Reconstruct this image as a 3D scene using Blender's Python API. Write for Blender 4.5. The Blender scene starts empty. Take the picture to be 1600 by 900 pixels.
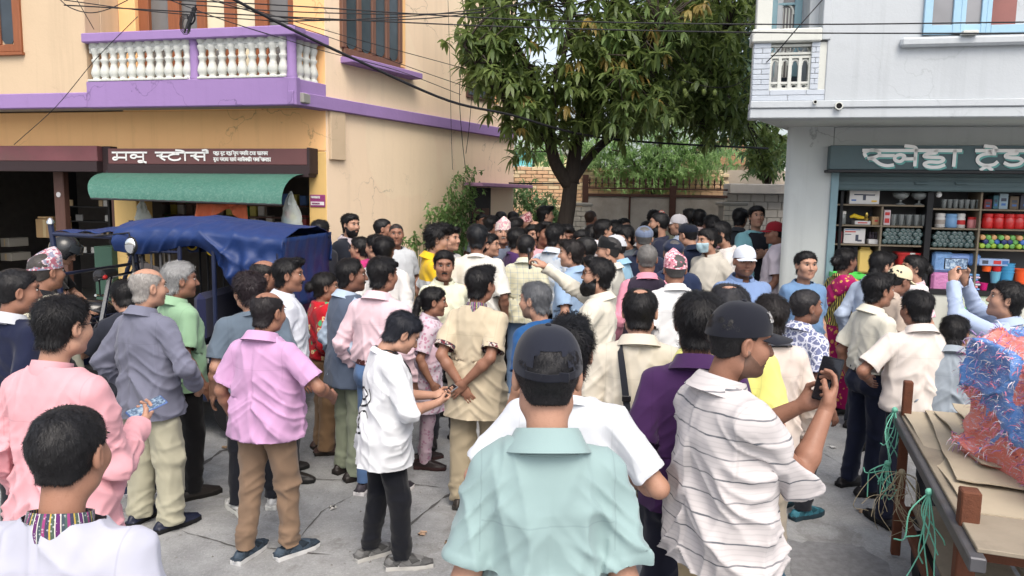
import bpy, math, random
import numpy as np
from mathutils import Vector, Matrix, Euler
random.seed(7)
RNG =np.random.default_rng(11)
scene =bpy.context.scene
COL =scene.collection
R =math.radians
PI =math.pi
# ------------------------------------------------------------------ camera
FPX =1180.0
CAM_H, PITCH, ROLL =2.1, 6.77, 0.9
cam_data =bpy.data.cameras.new('camera')
cam =bpy.data.objects.new('camera', cam_data)
COL.objects.link(cam)
cam_data.sensor_width =36.0
cam_data.lens =36.0*FPX/1600.0
cam_data.clip_start =0.05
cam_data.clip_end =2000.0
CAMROT =(Matrix.Rotation(R(90-PITCH), 3, 'X')@Matrix.Rotation(R(ROLL), 3, 'Z'))
cam.matrix_world =Matrix.Translation((0, 0, CAM_H))@CAMROT.to_4x4()
scene.camera =cam
CAMPOS =Vector((0, 0, CAM_H))
# ------------------------------------------------------------------ daylight
SUN_EL, SUN_AZ =54.0, 168.0
world =bpy.data.worlds.new('World')
scene.world =world
world.use_nodes =True
wn =world.node_tree
bg =wn.nodes['Background']
sky =wn.nodes.new('ShaderNodeTexSky')
sky.sky_type ='NISHITA'
sky.sun_disc =False
sky.sun_elevation =R(SUN_EL)
sky.sun_rotation =R(SUN_AZ)
sky.air_density =1.0
sky.dust_density =4.0
sky.ozone_density =1.0
hz =wn.nodes.new('ShaderNodeHueSaturation')
hz.inputs['Saturation'].default_value =0.5
wn.links.new(sky.outputs[0], hz.inputs['Color'])
wn.links.new(hz.outputs[0], bg.inputs[0])
bg.inputs[1].default_value =0.15
sun_l =bpy.data.lights.new('sun', 'SUN')
sun_l.energy =0.95
sun_l.angle =R(32)
sun_l.color =(1.0, 0.89, 0.74)
sun =bpy.data.objects.new('sun', sun_l)
COL.objects.link(sun)
_sd =Vector((math.sin(R(SUN_AZ))*math.cos(R(SUN_EL)), math.cos(R(SUN_AZ))*math.cos(R(SUN_EL)), math.sin(R(SUN_EL))))
sun.rotation_euler =_sd.to_track_quat('Z', 'Y').to_euler()
scene.view_settings.view_transform ='Standard'
scene.view_settings.look ='None'
scene.view_settings.exposure =0.96
scene.view_settings.gamma =1.0
scene.view_settings.use_curve_mapping =False
scene.cycles.max_bounces =6
scene.cycles.diffuse_bounces =5
scene.cycles.glossy_bounces =3
scene.cycles.transparent_max_bounces =10
scene.cycles.use_adaptive_sampling =True
scene.cycles.use_denoising =True
# ------------------------------------------------------------------ placement
def ray(u, v):
 return(CAMROT@Vector(((u-800.0)/FPX, -(v-450.0)/FPX, -1.0)))
def at(u, v, Y):
 """the point of the place seen at photo pixel (u, v), Y metres ahead"""
 r=ray(u, v)
 return CAMPOS+r*(Y/r.y)
def smoothstep(a, b, x):
 t=np.clip((np.asarray(x, dtype=float)-a)/(b-a), 0, 1)
 return t*t*(3-2*t)
def gz(x, y):
 """height of the street: level near the camera, rising a little towards the lane"""
 return float(0.24*smoothstep(5.2, 10.0, y))
class Facade:
 """a vertical plane: origin, horizontal direction; s along it, n out of it towards the street"""
 def __init__(self, o, d):
  self.o=Vector((o[0], o[1], 0));self.d=Vector((d[0], d[1], 0)).normalized()
  n=Vector((self.d.y, -self.d.x, 0))
  if n.dot(CAMPOS-self.o)<0:n=-n
  self.n=n
 def px(self, u, v, off=0.0):
  r=ray(u, v)
  t=(self.o+self.n*off-CAMPOS).dot(self.n)/r.dot(self.n)
  p=CAMPOS+r*t
  return(p-self.o).dot(self.d), p.z
 def pt(self, s, off, z):
  p=self.o+self.d*s+self.n*off
  return Vector((p.x, p.y, z))
 def mat(self, s=0, off=0, z=0):
  p=self.pt(s, off, z)
  m=Matrix(((self.d.x, self.n.x, 0, p.x), (self.d.y, self.n.y, 0, p.y), (0, 0, 1, p.z), (0, 0, 0, 1)))
  return m
# ------------------------------------------------------------------ mesh building
def np_mesh(name, V, faces, mats=(), mi=None, smooth=True, sharp=None, attrs=None):
 me=bpy.data.meshes.new(name)
 V=np.ascontiguousarray(V, dtype=np.float32)
 nl=[f.shape[1]for f in faces for _ in range(1)]
 loops=np.concatenate([f.reshape(-1)for f in faces]).astype(np.int32)
 tot=np.concatenate([np.full(len(f), f.shape[1], np.int32)for f in faces])
 me.vertices.add(len(V));me.vertices.foreach_set('co', V.reshape(-1))
 me.loops.add(len(loops));me.loops.foreach_set('vertex_index', loops)
 me.polygons.add(len(tot))
 st=np.concatenate(([0], np.cumsum(tot)[:-1])).astype(np.int32)
 me.polygons.foreach_set('loop_start', st)
 try:me.polygons.foreach_set('loop_total', tot)
 except Exception:pass
 for m in mats:me.materials.append(m)
 if mi is not None:me.polygons.foreach_set('material_index', np.asarray(mi, np.int32))
 me.polygons.foreach_set('use_smooth', np.full(len(tot), bool(smooth)))
 if attrs:
  for k, a in attrs.items():
   at_=me.attributes.new(k, 'FLOAT_VECTOR', 'POINT')
   at_.data.foreach_set('vector', np.ascontiguousarray(a, dtype=np.float32).reshape(-1))
 me.update(calc_edges=True)
 me.validate()
 if smooth and sharp is not None:
  me.set_sharp_from_angle(angle=R(sharp))
 return me
def link(name, me, parent=None, loc=None, mat=None):
 o=bpy.data.objects.new(name, me)
 COL.objects.link(o)
 if mat is not None:o.matrix_world=mat
 elif loc is not None:o.location=loc
 if parent is not None:o.parent=parent
 return o
def tag(o, label=None, cat=None, group=None, kind=None):
 if label:o['label']=label
 if cat:o['category']=cat
 if group:o['group']=group
 if kind:o['kind']=kind
 return o
def thing(name, label, cat, loc=(0, 0, 0), rz=0.0, group=None, mat=None):
 o=bpy.data.objects.new(name, None)
 COL.objects.link(o)
 o.empty_display_size=0.1
 if mat is not None:o.matrix_world=mat
 else:
  o.location=loc;o.rotation_euler=(0, 0, rz)
 return tag(o, label, cat, group)
def copy_tree(o, parent=None):
 c=o.copy();COL.objects.link(c)
 if parent is not None:c.parent=parent
 for ch in list(o.children):copy_tree(ch, c)
 return c
class MB:
 """collects boxes, tubes, lathes ... into one mesh"""
 def __init__(self):self.V=[];self.F=[];self.M=[];self.n=0
 def add(self, V, faces, mi=0, mat=None):
  V=np.asarray(V, dtype=np.float64).reshape(-1, 3)
  if mat is not None:
   m=np.array(mat);V=V@m[:3, :3].T+m[:3, 3]
  if isinstance(faces, np.ndarray):faces=[faces]
  for f in faces:
   f=np.asarray(f, dtype=np.int64)
   if len(f)==0:continue
   self.F.append(f+self.n);self.M.append(np.full(len(f), mi))
  self.V.append(V);self.n+=len(V)
  return self
 def box(self, c, s, rot=None, bev=0.0, mi=0, mat=None):
  """centre, full sizes; rot: Matrix 3x3 or z angle"""
  c=np.array(c, float);h=np.array(s, float)/2
  b=min(bev, h.min()*0.9)
  if b<=0:
   V=np.array([[x, y, z]for x in(-1, 1)for y in(-1, 1)for z in(-1, 1)], float)*h
   F=[np.array([[0, 1, 3, 2], [4, 6, 7, 5], [0, 4, 5, 1], [2, 3, 7, 6], [0, 2, 6, 4], [1, 5, 7, 3]])]
  else:
   V=[];idx={}
   for i, sx in enumerate((-1, 1)):
    for j, sy in enumerate((-1, 1)):
     for k, sz in enumerate((-1, 1)):
      sg=np.array([sx, sy, sz])
      for a in range(3):
       p=sg*(h-b);p[a]=sg[a]*h[a]
       idx[(i, j, k, a)]=len(V);V.append(p)
   Q=[];T=[]
   for a in range(3):
    b1, b2=[(1, 2), (0, 2), (0, 1)][a]
    for s_ in(0, 1):
     q=[]
     for(p1, p2)in((0, 0), (1, 0), (1, 1), (0, 1)):
      ii=[0, 0, 0];ii[a]=s_;ii[b1]=p1;ii[b2]=p2
      q.append(idx[tuple(ii)+(a, )])
     Q.append(q)
   for a in range(3):
    b1, b2=[(1, 2), (0, 2), (0, 1)][a]
    for p1 in(0, 1):
     for p2 in(0, 1):
      i0=[0, 0, 0];i0[b1]=p1;i0[b2]=p2;i1=list(i0);i1[a]=1
      Q.append([idx[tuple(i0)+(b1, )], idx[tuple(i1)+(b1, )], idx[tuple(i1)+(b2, )], idx[tuple(i0)+(b2, )]])
   for i in(0, 1):
    for j in(0, 1):
     for k in(0, 1):T.append([idx[(i, j, k, a)]for a in range(3)])
   V=np.array(V)
   def orient(F):
    F=np.array(F);P=V[F];nn=np.cross(P[:, 1]-P[:, 0], P[:, 2]-P[:, 0])
    fl=(nn*P.mean(1)).sum(1)<0
    F[fl]=F[fl][:, ::-1];return F
   F=[orient(Q), orient(T)]
  if rot is not None:
   m=np.array(Matrix.Rotation(rot, 3, 'Z')if isinstance(rot, (int, float))else rot)
   V=V@m.T
  return self.add(V+c, F, mi, mat)
 def tube(self, pts, r, n=8, mi=0, mat=None, cap=True, closed=False):
  P=np.array([list(p)for p in pts], float);m=len(P)
  rr=np.full(m, r, float)if np.isscalar(r)else np.array(r, float)
  T=np.gradient(P, axis=0)if not closed else(np.roll(P, -1, 0)-np.roll(P, 1, 0))
  T/=np.linalg.norm(T, axis=1)[:, None]+1e-9
  up=np.array([0, 0, 1.0])if abs(T[0][2])<0.9 else np.array([1.0, 0, 0])
  N=[];cur=up
  for t in T:
   cur=cur-t*cur.dot(t);cur=cur/(np.linalg.norm(cur)+1e-9);N.append(cur)
  N=np.array(N);B=np.cross(T, N)
  a=np.linspace(0, 2*PI, n, endpoint=False)
  V=P[:, None]+rr[:, None, None]*(np.cos(a)[None, :, None]*N[:, None]+np.sin(a)[None, :, None]*B[:, None])
  V=V.reshape(-1, 3)
  Q=[]
  mm=m if closed else m-1
  for i in range(mm):
   j2=(i+1)%m
   for j in range(n):
    k=(j+1)%n
    Q.append([i*n+j, i*n+k, j2*n+k, j2*n+j])
  F=[np.array(Q)]
  if cap and not closed and n>=3:
   F.append(np.array([list(range(n))[::-1]]));F.append(np.array([[(m-1)*n+j for j in range(n)]]))
  return self.add(V, F, mi, mat)
 def lathe(self, prof, n=12, c=(0, 0, 0), mi=0, mat=None, sx=1, sy=1):
  """profile of (r, z) points, turned about the z axis"""
  a=np.linspace(0, 2*PI, n, endpoint=False)
  pr=np.array(prof, float)
  V=np.stack([pr[:, 0][:, None]*np.cos(a)*sx, pr[:, 0][:, None]*np.sin(a)*sy, np.repeat(pr[:, 1][:, None], n, 1)], -1).reshape(-1, 3)+np.array(c, float)
  Q=[[i*n+j, i*n+(j+1)%n, (i+1)*n+(j+1)%n, (i+1)*n+j]for i in range(len(pr)-1)for j in range(n)]
  F=[np.array(Q)]
  if pr[0, 0]>1e-5:F.append(np.array([list(range(n))[::-1]]))
  if pr[-1, 0]>1e-5:F.append(np.array([[(len(pr)-1)*n+j for j in range(n)]]))
  return self.add(V, F, mi, mat)
 def ball(self, c, r, nu=10, nv=6, mi=0, mat=None, rot=None):
  r=np.full(3, r, float)if np.isscalar(r)else np.array(r, float)
  th=np.linspace(0, PI, nv+1)[1:-1];ph=np.linspace(0, 2*PI, nu, endpoint=False)
  V=np.stack([np.outer(np.sin(th), np.cos(ph)), np.outer(np.sin(th), np.sin(ph)), np.outer(np.cos(th), np.ones(nu))], -1).reshape(-1, 3)
  V=np.vstack([V, [[0, 0, 1], [0, 0, -1]]])*r
  k=len(V)
  Q=[[i*nu+j, (i+1)*nu+j, (i+1)*nu+(j+1)%nu, i*nu+(j+1)%nu]for i in range(nv-2)for j in range(nu)]
  T=[[k-2, j, (j+1)%nu]for j in range(nu)]+[[k-1, (nv-2)*nu+(j+1)%nu, (nv-2)*nu+j]for j in range(nu)]
  if rot is not None:V=V@np.array(rot).T
  return self.add(V+np.array(c, float), [np.array(Q), np.array(T)]if Q else[np.array(T)], mi, mat)
 def grid(self, P, mi=0, mat=None, thick=0.0, wrap=False):
  """P: (m, n, 3) sheet of points; thick gives it a back face"""
  P=np.asarray(P, float);m, n=P.shape[:2]
  def quads(o, flip):
   q=[]
   for i in range(m-1):
    for j in range(n if wrap else n-1):
     k=(j+1)%n
     f=[o+i*n+j, o+i*n+k, o+(i+1)*n+k, o+(i+1)*n+j]
     q.append(f[::-1]if flip else f)
   return q
  if thick==0:return self.add(P.reshape(-1, 3), [np.array(quads(0, False))], mi, mat)
  du=np.gradient(P, axis=0);dv=np.gradient(P, axis=1)
  N=np.cross(du, dv);N/=np.linalg.norm(N, axis=2, keepdims=True)+1e-9
  V=np.vstack([P.reshape(-1, 3), (P+N*thick).reshape(-1, 3)])
  q=quads(0, False)+quads(m*n, True)
  k=m*n
  rim=[]
  if not wrap:
   for i in range(m-1):
    rim.append([i*n, (i+1)*n, k+(i+1)*n, k+i*n]);a=i*n+n-1;b=a+n
    rim.append([b, a, k+a, k+b])
  for j in range(n if wrap else n-1):
   j2=(j+1)%n
   rim.append([j2, j, k+j, k+j2]);a=(m-1)*n+j;b=(m-1)*n+j2
   rim.append([a, b, k+b, k+a])
  return self.add(V, [np.array(q+rim)], mi, mat)
 def poly(self, pts, y0, y1, mi=0, mat=None):
  """prism: outline of (x, z) points, from y0 to y1 (may be concave; fan-free n-gon ends)"""
  n=len(pts)
  V=[[p[0], y0, p[1]]for p in pts]+[[p[0], y1, p[1]]for p in pts]
  Q=[[i, (i+1)%n, n+(i+1)%n, n+i]for i in range(n)]
  self.add(V, [np.array(Q), np.array([list(range(n))[::-1]]), np.array([list(range(n, 2*n))])], mi, mat)
  return self
 def mesh(self, name, mats, smooth=False, sharp=None):
  V=np.vstack(self.V)
  return np_mesh(name, V, self.F, mats if isinstance(mats, (list, tuple))else[mats], np.concatenate(self.M), smooth, sharp)
 def build(self, name, mats, parent=None, smooth=False, sharp=35, mat=None, loc=None):
  return link(name, self.mesh(name, mats, smooth, sharp), parent, loc, mat)
# ------------------------------------------------------------------ noise (numpy)
def _hash(i, j, k, seed):
 h=(i.astype(np.uint32)*np.uint32(374761393)+j.astype(np.uint32)*np.uint32(668265263)+k.astype(np.uint32)*np.uint32(2147483647)+np.uint32((seed*974711)&0xffffffff))
 h=(h^(h>>np.uint32(13)))*np.uint32(1274126177)
 h=h^(h>>np.uint32(16))
 return(h&np.uint32(0xffffff)).astype(np.float32)/np.float32(0xffffff)
def vnoise(P, seed=0):
 P=np.asarray(P, np.float32)
 I=np.floor(P).astype(np.int64);f=P-I;f=f*f*(3-2*f)
 out=0
 with np.errstate(over='ignore'):
  for dx in(0, 1):
   wx=f[:, 0]if dx else 1-f[:, 0]
   for dy in(0, 1):
    wy=f[:, 1]if dy else 1-f[:, 1]
    for dz in(0, 1):
     wz=f[:, 2]if dz else 1-f[:, 2]
     out=out+wx*wy*wz*_hash(I[:, 0]+dx, I[:, 1]+dy, I[:, 2]+dz, seed)
 return out*2-1
# ------------------------------------------------------------------ materials
def s2l(c):
 """an sRGB colour (0-255) to linear"""
 return tuple(((x/255)/12.92 if x/255<=0.04045 else((x/255+0.055)/1.055)**2.4)for x in c)
MATS ={}
class NT:
 def __init__(self, name):
  self.m=bpy.data.materials.new(name);self.m.use_nodes=True
  self.t=self.m.node_tree;self.b=self.t.nodes['Principled BSDF']
 def n(self, typ, **kw):
  x=self.t.nodes.new('ShaderNode'+typ)
  for k, v in kw.items():
   if k[:2]=='i_':
    key=k[2:]
    key=int(key)if key.isdigit()else key.replace('_', ' ')
    s=x.inputs[key]
    if isinstance(v, bpy.types.NodeSocket):self.t.links.new(v, s)
    else:s.default_value=v
   else:setattr(x, k, v)
  return x
 def l(self, a, b):self.t.links.new(a, b)
 def noise(self, vec, scale, detail=3, rough=0.6, dist=0.0):
  x=self.n('TexNoise', i_Scale=scale, i_Detail=detail, i_Roughness=rough, i_Distortion=dist)
  if vec is not None:self.l(vec, x.inputs['Vector'])
  return x.outputs['Fac']
 def ramp(self, fac, stops, interp='LINEAR'):
  x=self.n('ValToRGB');x.color_ramp.interpolation=interp
  e=x.color_ramp.elements
  while len(e)<len(stops):e.new(0.5)
  for q, (p, c)in zip(e, stops):
   q.position=p;q.color=(c if len(c)==4 else tuple(c)+(1, ))if not np.isscalar(c)else(c, c, c, 1)
  self.l(fac, x.inputs[0]);return x.outputs[0]
 def mix(self, fac, a, b, mode='MIX'):
  x=self.n('Mix', data_type='RGBA', blend_type=mode)
  for key, v in((0, fac), (6, a), (7, b)):
   if isinstance(v, bpy.types.NodeSocket):self.l(v, x.inputs[key])
   elif key==0:x.inputs[0].default_value=v
   else:x.inputs[key].default_value=tuple(v)[:3]+(1, )
  return x.outputs[2]
 def math(self, op, a, b=0.0, c=None):
  x=self.n('Math', operation=op)
  for i, v in enumerate((a, b, c)):
   if v is None:continue
   if isinstance(v, bpy.types.NodeSocket):self.l(v, x.inputs[i])
   else:x.inputs[i].default_value=v
  return x.outputs[0]
 def coord(self, kind='Object', scale=None, rot=None):
  if kind[:5]=='attr:':
   v=self.n('Attribute', attribute_name=kind[5:]).outputs['Vector']
  else:v=self.n('TexCoord').outputs[kind]
  if scale is not None or rot is not None:
   m=self.n('Mapping');self.l(v, m.inputs[0])
   if scale is not None:m.inputs['Scale'].default_value=scale
   if rot is not None:m.inputs['Rotation'].default_value=rot
   v=m.outputs[0]
  return v
 def bump(self, h, strength=0.3, dist=0.01, prev=None):
  x=self.n('Bump', i_Strength=strength, i_Distance=dist)
  self.l(h, x.inputs['Height'])
  if prev is not None:self.l(prev, x.inputs['Normal'])
  return x.outputs[0]
 def done(self, color=None, rough=0.8, normal=None, metal=0.0, spec=0.3, **kw):
  b=self.b
  if color is not None:
   if isinstance(color, bpy.types.NodeSocket):self.l(color, b.inputs['Base Color'])
   else:b.inputs['Base Color'].default_value=tuple(color)[:3]+(1, )
  if isinstance(rough, bpy.types.NodeSocket):self.l(rough, b.inputs['Roughness'])
  else:b.inputs['Roughness'].default_value=rough
  b.inputs['Metallic'].default_value=metal
  b.inputs['Specular IOR Level'].default_value=spec
  if normal is not None:self.l(normal, b.inputs['Normal'])
  for k, v in kw.items():
   s=b.inputs[k.replace('_', ' ')]
   if isinstance(v, bpy.types.NodeSocket):self.l(v, s)
   else:s.default_value=v
  return self.m
def mul(c, k):return tuple(x*k for x in c[:3])
def simple(name, c, rough=0.6, metal=0.0, var=0.12, scale=8.0, bump=0.0, spec=0.3, dirt=0.0, **kw):
 """plain painted / plastic / metal surface with slight unevenness"""
 key=('s', name, tuple(c), rough, metal)
 if key in MATS:return MATS[key]
 t=NT(name);v=t.coord()
 n1=t.noise(v, scale, 4)
 col=t.mix(n1, mul(c, 1-var), tuple(min(1, x*(1+var))for x in c[:3]))
 if dirt>0:
  n2=t.ramp(t.noise(v, scale*0.6, 6, 0.7), [(0.5, 0.0), (0.75, 1.0)])
  col=t.mix(t.math('MULTIPLY', n2, dirt), col, (0.09, 0.075, 0.06))
 nor=t.bump(t.noise(v, scale*6, 4), bump, 0.01)if bump>0 else None
 MATS[key]=t.done(col, t.ramp(n1, [(0.2, max(0, rough-0.08)), (0.8, min(1, rough+0.08))]), nor, metal, spec, **kw)
 return MATS[key]
# ------------------------------------------------------------------ signed-distance modelling of people
f32 =np.float32
def smin(a, b, k):
 h=np.clip(0.5+0.5*(b-a)/k, 0, 1)
 return b+(a-b)*h-k*h*(1-h)
def smax(a, b, k):return-smin(-a, -b, k)
def rcone(P, a, b, r1, r2):
 a=np.asarray(a, f32);b=np.asarray(b, f32);ba=b-a
 pa=P-a
 h=np.clip(pa@ba/(ba@ba+1e-9), 0, 1)
 q=pa-h[:, None]*ba
 return np.sqrt((q*q).sum(1))-(r1+(r2-r1)*h)
def ell(P, c, r):
 r=np.asarray(r, f32);q=(P-np.asarray(c, f32))/r
 k=np.sqrt((q*q).sum(1));k2=np.sqrt(((q/r)**2).sum(1))+1e-6
 return k*(k-1)/k2
def loft(P, zs, a, b, cy, n=2.3):
 z=P[:, 2]
 A=np.interp(z, zs, a).astype(f32);B=np.interp(z, zs, b).astype(f32);C=np.interp(z, zs, cy).astype(f32)
 q=((np.abs(P[:, 0])/A)**n+(np.abs(P[:, 1]-C)/B)**n)**(1/n)
 return(q-1)*np.minimum(A, B)
_CORN =[(i, j, k)for i in(0, 1)for j in(0, 1)for k in(0, 1)]
_EDG =[(a, b)for a in range(8)for b in range(a+1, 8)if sum(abs(x-y)for x, y in zip(_CORN[a], _CORN[b]))==1]
def nets(D, org, h):
 """surface nets: a quad mesh of the zero level of D"""
 nx, ny, nz=D.shape
 S=D<0
 cnt=np.zeros((nx-1, ny-1, nz-1), np.int8)
 for(i, j, k)in _CORN:cnt+=S[i:nx-1+i, j:ny-1+j, k:nz-1+k]
 act=np.argwhere((cnt>0)&(cnt<8))
 if len(act)==0:return np.zeros((0, 3)), np.zeros((0, 4), np.int64)
 vals=np.stack([D[act[:, 0]+i, act[:, 1]+j, act[:, 2]+k]for(i, j, k)in _CORN], 1)
 acc=np.zeros((len(act), 3), f32);num=np.zeros(len(act), f32)
 C=np.array(_CORN, f32)
 for(a, b)in _EDG:
  va, vb=vals[:, a], vals[:, b]
  m=(va<0)!=(vb<0)
  t=np.where(m, va/np.where(m, va-vb, 1), 0)
  acc+=np.where(m[:, None], C[a]+t[:, None]*(C[b]-C[a]), 0);num+=m
 V=(act+acc/num[:, None])*h+org
 idx=np.full(cnt.shape, -1, np.int64);idx[act[:, 0], act[:, 1], act[:, 2]]=np.arange(len(act))
 Q=[]
 for ax in range(3):
  sl0=[slice(None)]*3;sl1=[slice(None)]*3
  sl0[ax]=slice(0, -1);sl1[ax]=slice(1, None)
  s0=S[tuple(sl0)];s1=S[tuple(sl1)]
  e=np.argwhere(s0!=s1)
  o1, o2=[(1, 2), (2, 0), (0, 1)][ax]
  dims=cnt.shape
  e=e[(e[:, o1]>0)&(e[:, o2]>0)&(e[:, o1]<dims[o1])&(e[:, o2]<dims[o2])]
  if len(e)==0:continue
  def g(d1, d2):
   x=e.copy();x[:, o1]-=d1;x[:, o2]-=d2
   return idx[x[:, 0], x[:, 1], x[:, 2]]
  q=np.stack([g(1, 1), g(0, 1), g(0, 0), g(1, 0)], 1)
  fl=~s0[e[:, 0], e[:, 1], e[:, 2]]
  q[fl]=q[fl][:, ::-1]
  Q.append(q)
 Q=np.vstack(Q);Q=Q[(Q>=0).all(1)]
 return V, Q
def sdf_mesh(fn, lo, hi, h):
 lo=np.asarray(lo, float)-1.5*h;hi=np.asarray(hi, float)+1.5*h
 n=np.ceil((hi-lo)/h).astype(int)+1
 ax=[(lo[i]+h*np.arange(n[i])).astype(f32)for i in range(3)]
 X, Y, Z=np.meshgrid(*ax, indexing='ij')
 P=np.stack([X.ravel(), Y.ravel(), Z.ravel()], 1)
 D=fn(P).reshape(n)
 return nets(D, lo, h)
def vnormals(V, Q):
 n=np.cross(V[Q[:, 2]]-V[Q[:, 0]], V[Q[:, 3%Q.shape[1]]]-V[Q[:, 1]])
 N=np.zeros_like(V)
 for k in range(Q.shape[1]):np.add.at(N, Q[:, k], n)
 return N/(np.linalg.norm(N, axis=1)[:, None]+1e-12)
# ---- head: centre between the ears, face towards +Y
def head_sdf(P, var):
 w, jaw, nose=var
 Q=P.copy();Q[:, 0]=np.abs(Q[:, 0])/w
 d=ell(Q, (0, -0.014, 0.034), (0.076, 0.097, 0.083))
 d=smin(d, ell(Q, (0, 0.024, -0.03), (0.064, 0.066, 0.082)), 0.03)
 d=smin(d, rcone(Q, (0.035*jaw, 0.005, -0.075), (0.0, 0.07, -0.098), 0.03, 0.022), 0.03)
 d=smin(d, ell(Q, (0.043, 0.055, -0.025), (0.024, 0.026, 0.026)), 0.03)
 d=smin(d, rcone(Q, (0.0, 0.083, 0.034), (0.045, 0.066, 0.038), 0.012, 0.009), 0.015)
 d=smax(d, -ell(Q, (0.031, 0.094, 0.012), (0.019, 0.017, 0.0125)), 0.012)
 d=smin(d, rcone(Q, (0, 0.082, 0.018), (0, 0.103+nose, -0.026), 0.0085, 0.0125), 0.010)
 d=smin(d, ell(Q, (0.013, 0.091, -0.03), (0.009, 0.01, 0.008)), 0.008)
 d=smin(d, ell(Q, (0, 0.083, -0.058), (0.024, 0.011, 0.007)), 0.008)
 d=smin(d, ell(Q, (0, 0.081, -0.07), (0.019, 0.011, 0.007)), 0.007)
 d=smax(d, -ell(Q, (0, 0.098, -0.0635), (0.024, 0.01, 0.0028)), 0.004)
 e=ell(Q-np.array([0.079, -0.006, -0.006], f32), (0, 0, 0), (0.013, 0.019, 0.033))
 e=smax(e, -ell(Q, (0.089, -0.001, -0.004), (0.008, 0.011, 0.022)), 0.006)
 d=smin(d, e, 0.008)
 d=smin(d, rcone(Q, (0, -0.022, -0.05), (0, -0.042, -0.19), 0.050, 0.054), 0.03)
 return d
HEADS ={}
def head_mesh(var, h):
 key=(var, round(h, 4))
 if key not in HEADS:
  HEADS[key]=sdf_mesh(lambda P:head_sdf(P, var), (-0.10, -0.125, -0.225), (0.10, 0.125, 0.125), h)
 return HEADS[key]
def hairline(y, kind):
 if kind=='women':xs, zs=[-0.12, -0.03, 0.0, 0.03, 0.06, 0.085, 0.12], [-0.085, -0.06, 0.0, 0.03, 0.05, 0.068, 0.08]
 elif kind=='crop':xs, zs=[-0.12, -0.07, -0.02, -0.005, 0.02, 0.035, 0.06, 0.085, 0.12], [-0.05, -0.06, -0.04, 0.02, 0.018, 0.040, 0.058, 0.074, 0.082]
 else:xs, zs=[-0.12, -0.07, -0.025, -0.008, 0.018, 0.028, 0.05, 0.08, 0.12], [-0.075, -0.085, -0.06, 0.024, -0.002, 0.036, 0.054, 0.072, 0.082]
 return np.interp(y, xs, zs)
def hair_sdf(P, var, style, t):
 w=var[0]
 Q=P.copy();Q[:, 0]/=w
 top=t*(0.55+0.45*smoothstep(0.0, 0.09, Q[:, 2]))if style!='crop' else np.full(len(P), t)
 nz=vnoise(P*45, 3)*0.0035+vnoise(P*18, 5)*0.006*(t/0.02)
 d=ell(Q, (0, -0.016, 0.032), (0.0765, 0.0985, 0.084))-top.astype(f32)-nz
 back=rcone(Q, (0.0, -0.03, -0.03), (0, -0.04, -0.07), 0.058, 0.052)-0.5*t
 d=smin(d, np.maximum(back, Q[:, 1]+0.02), 0.02)
 hl=hairline(Q[:, 1], 'women' if style in('bun', 'pony', 'long')else('crop' if style=='crop' else 'short')).astype(f32)
 d=smax(d, (hl-Q[:, 2])*0.8+0.3*nz, 0.006)
 if style=='bald':
  d=smax(d, -(ell(Q, (0, 0.02, 0.115), (0.066, 0.125, 0.078))), 0.006)
 if style=='thin':
  d=smax(d, -(ell(Q, (0, -0.05, 0.118), (0.042, 0.05, 0.03))), 0.004)
  d=smax(d, -(ell(Q, (0, 0.085, 0.085), (0.055, 0.045, 0.03))), 0.006)
 if style=='recede':
  d=smax(d, -(ell(Q, (0, 0.09, 0.09), (0.06, 0.055, 0.045))), 0.006)
 if style=='curly':
  d=smin(d, ell(Q, (0, 0.03, 0.105), (0.07, 0.075, 0.04))-nz*3, 0.02)
 if style=='quiff':
  d=smin(d, ell(Q, (0, 0.055, 0.1), (0.055, 0.05, 0.026))-nz*2, 0.02)
 if style=='bun':
  d=smin(d, ell(Q, (0, -0.135, 0.0), (0.04, 0.036, 0.04))-nz, 0.015)
 if style=='pony':
  d=smin(d, ell(Q, (0, -0.118, 0.0), (0.025, 0.028, 0.03)), 0.02)
  d=smin(d, rcone(P, (0, -0.13, 0.0), (0, -0.15, -0.15), 0.03, 0.03)-nz, 0.02)
  d=smin(d, rcone(P, (0, -0.15, -0.15), (0.01, -0.135, -0.30), 0.03, 0.008)-nz, 0.02)
 return d
HAIRS ={}
def hair_mesh(var, style, t, h):
 key=(var, style, t, round(h, 4))
 if key not in HEADS:
  lo=(-0.125, -0.19, -0.34 if style=='pony' else-0.13)
  HEADS[key]=sdf_mesh(lambda P:hair_sdf(P, var, style, t), lo, (0.125, 0.14, 0.165), h)
 return HEADS[key]
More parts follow.
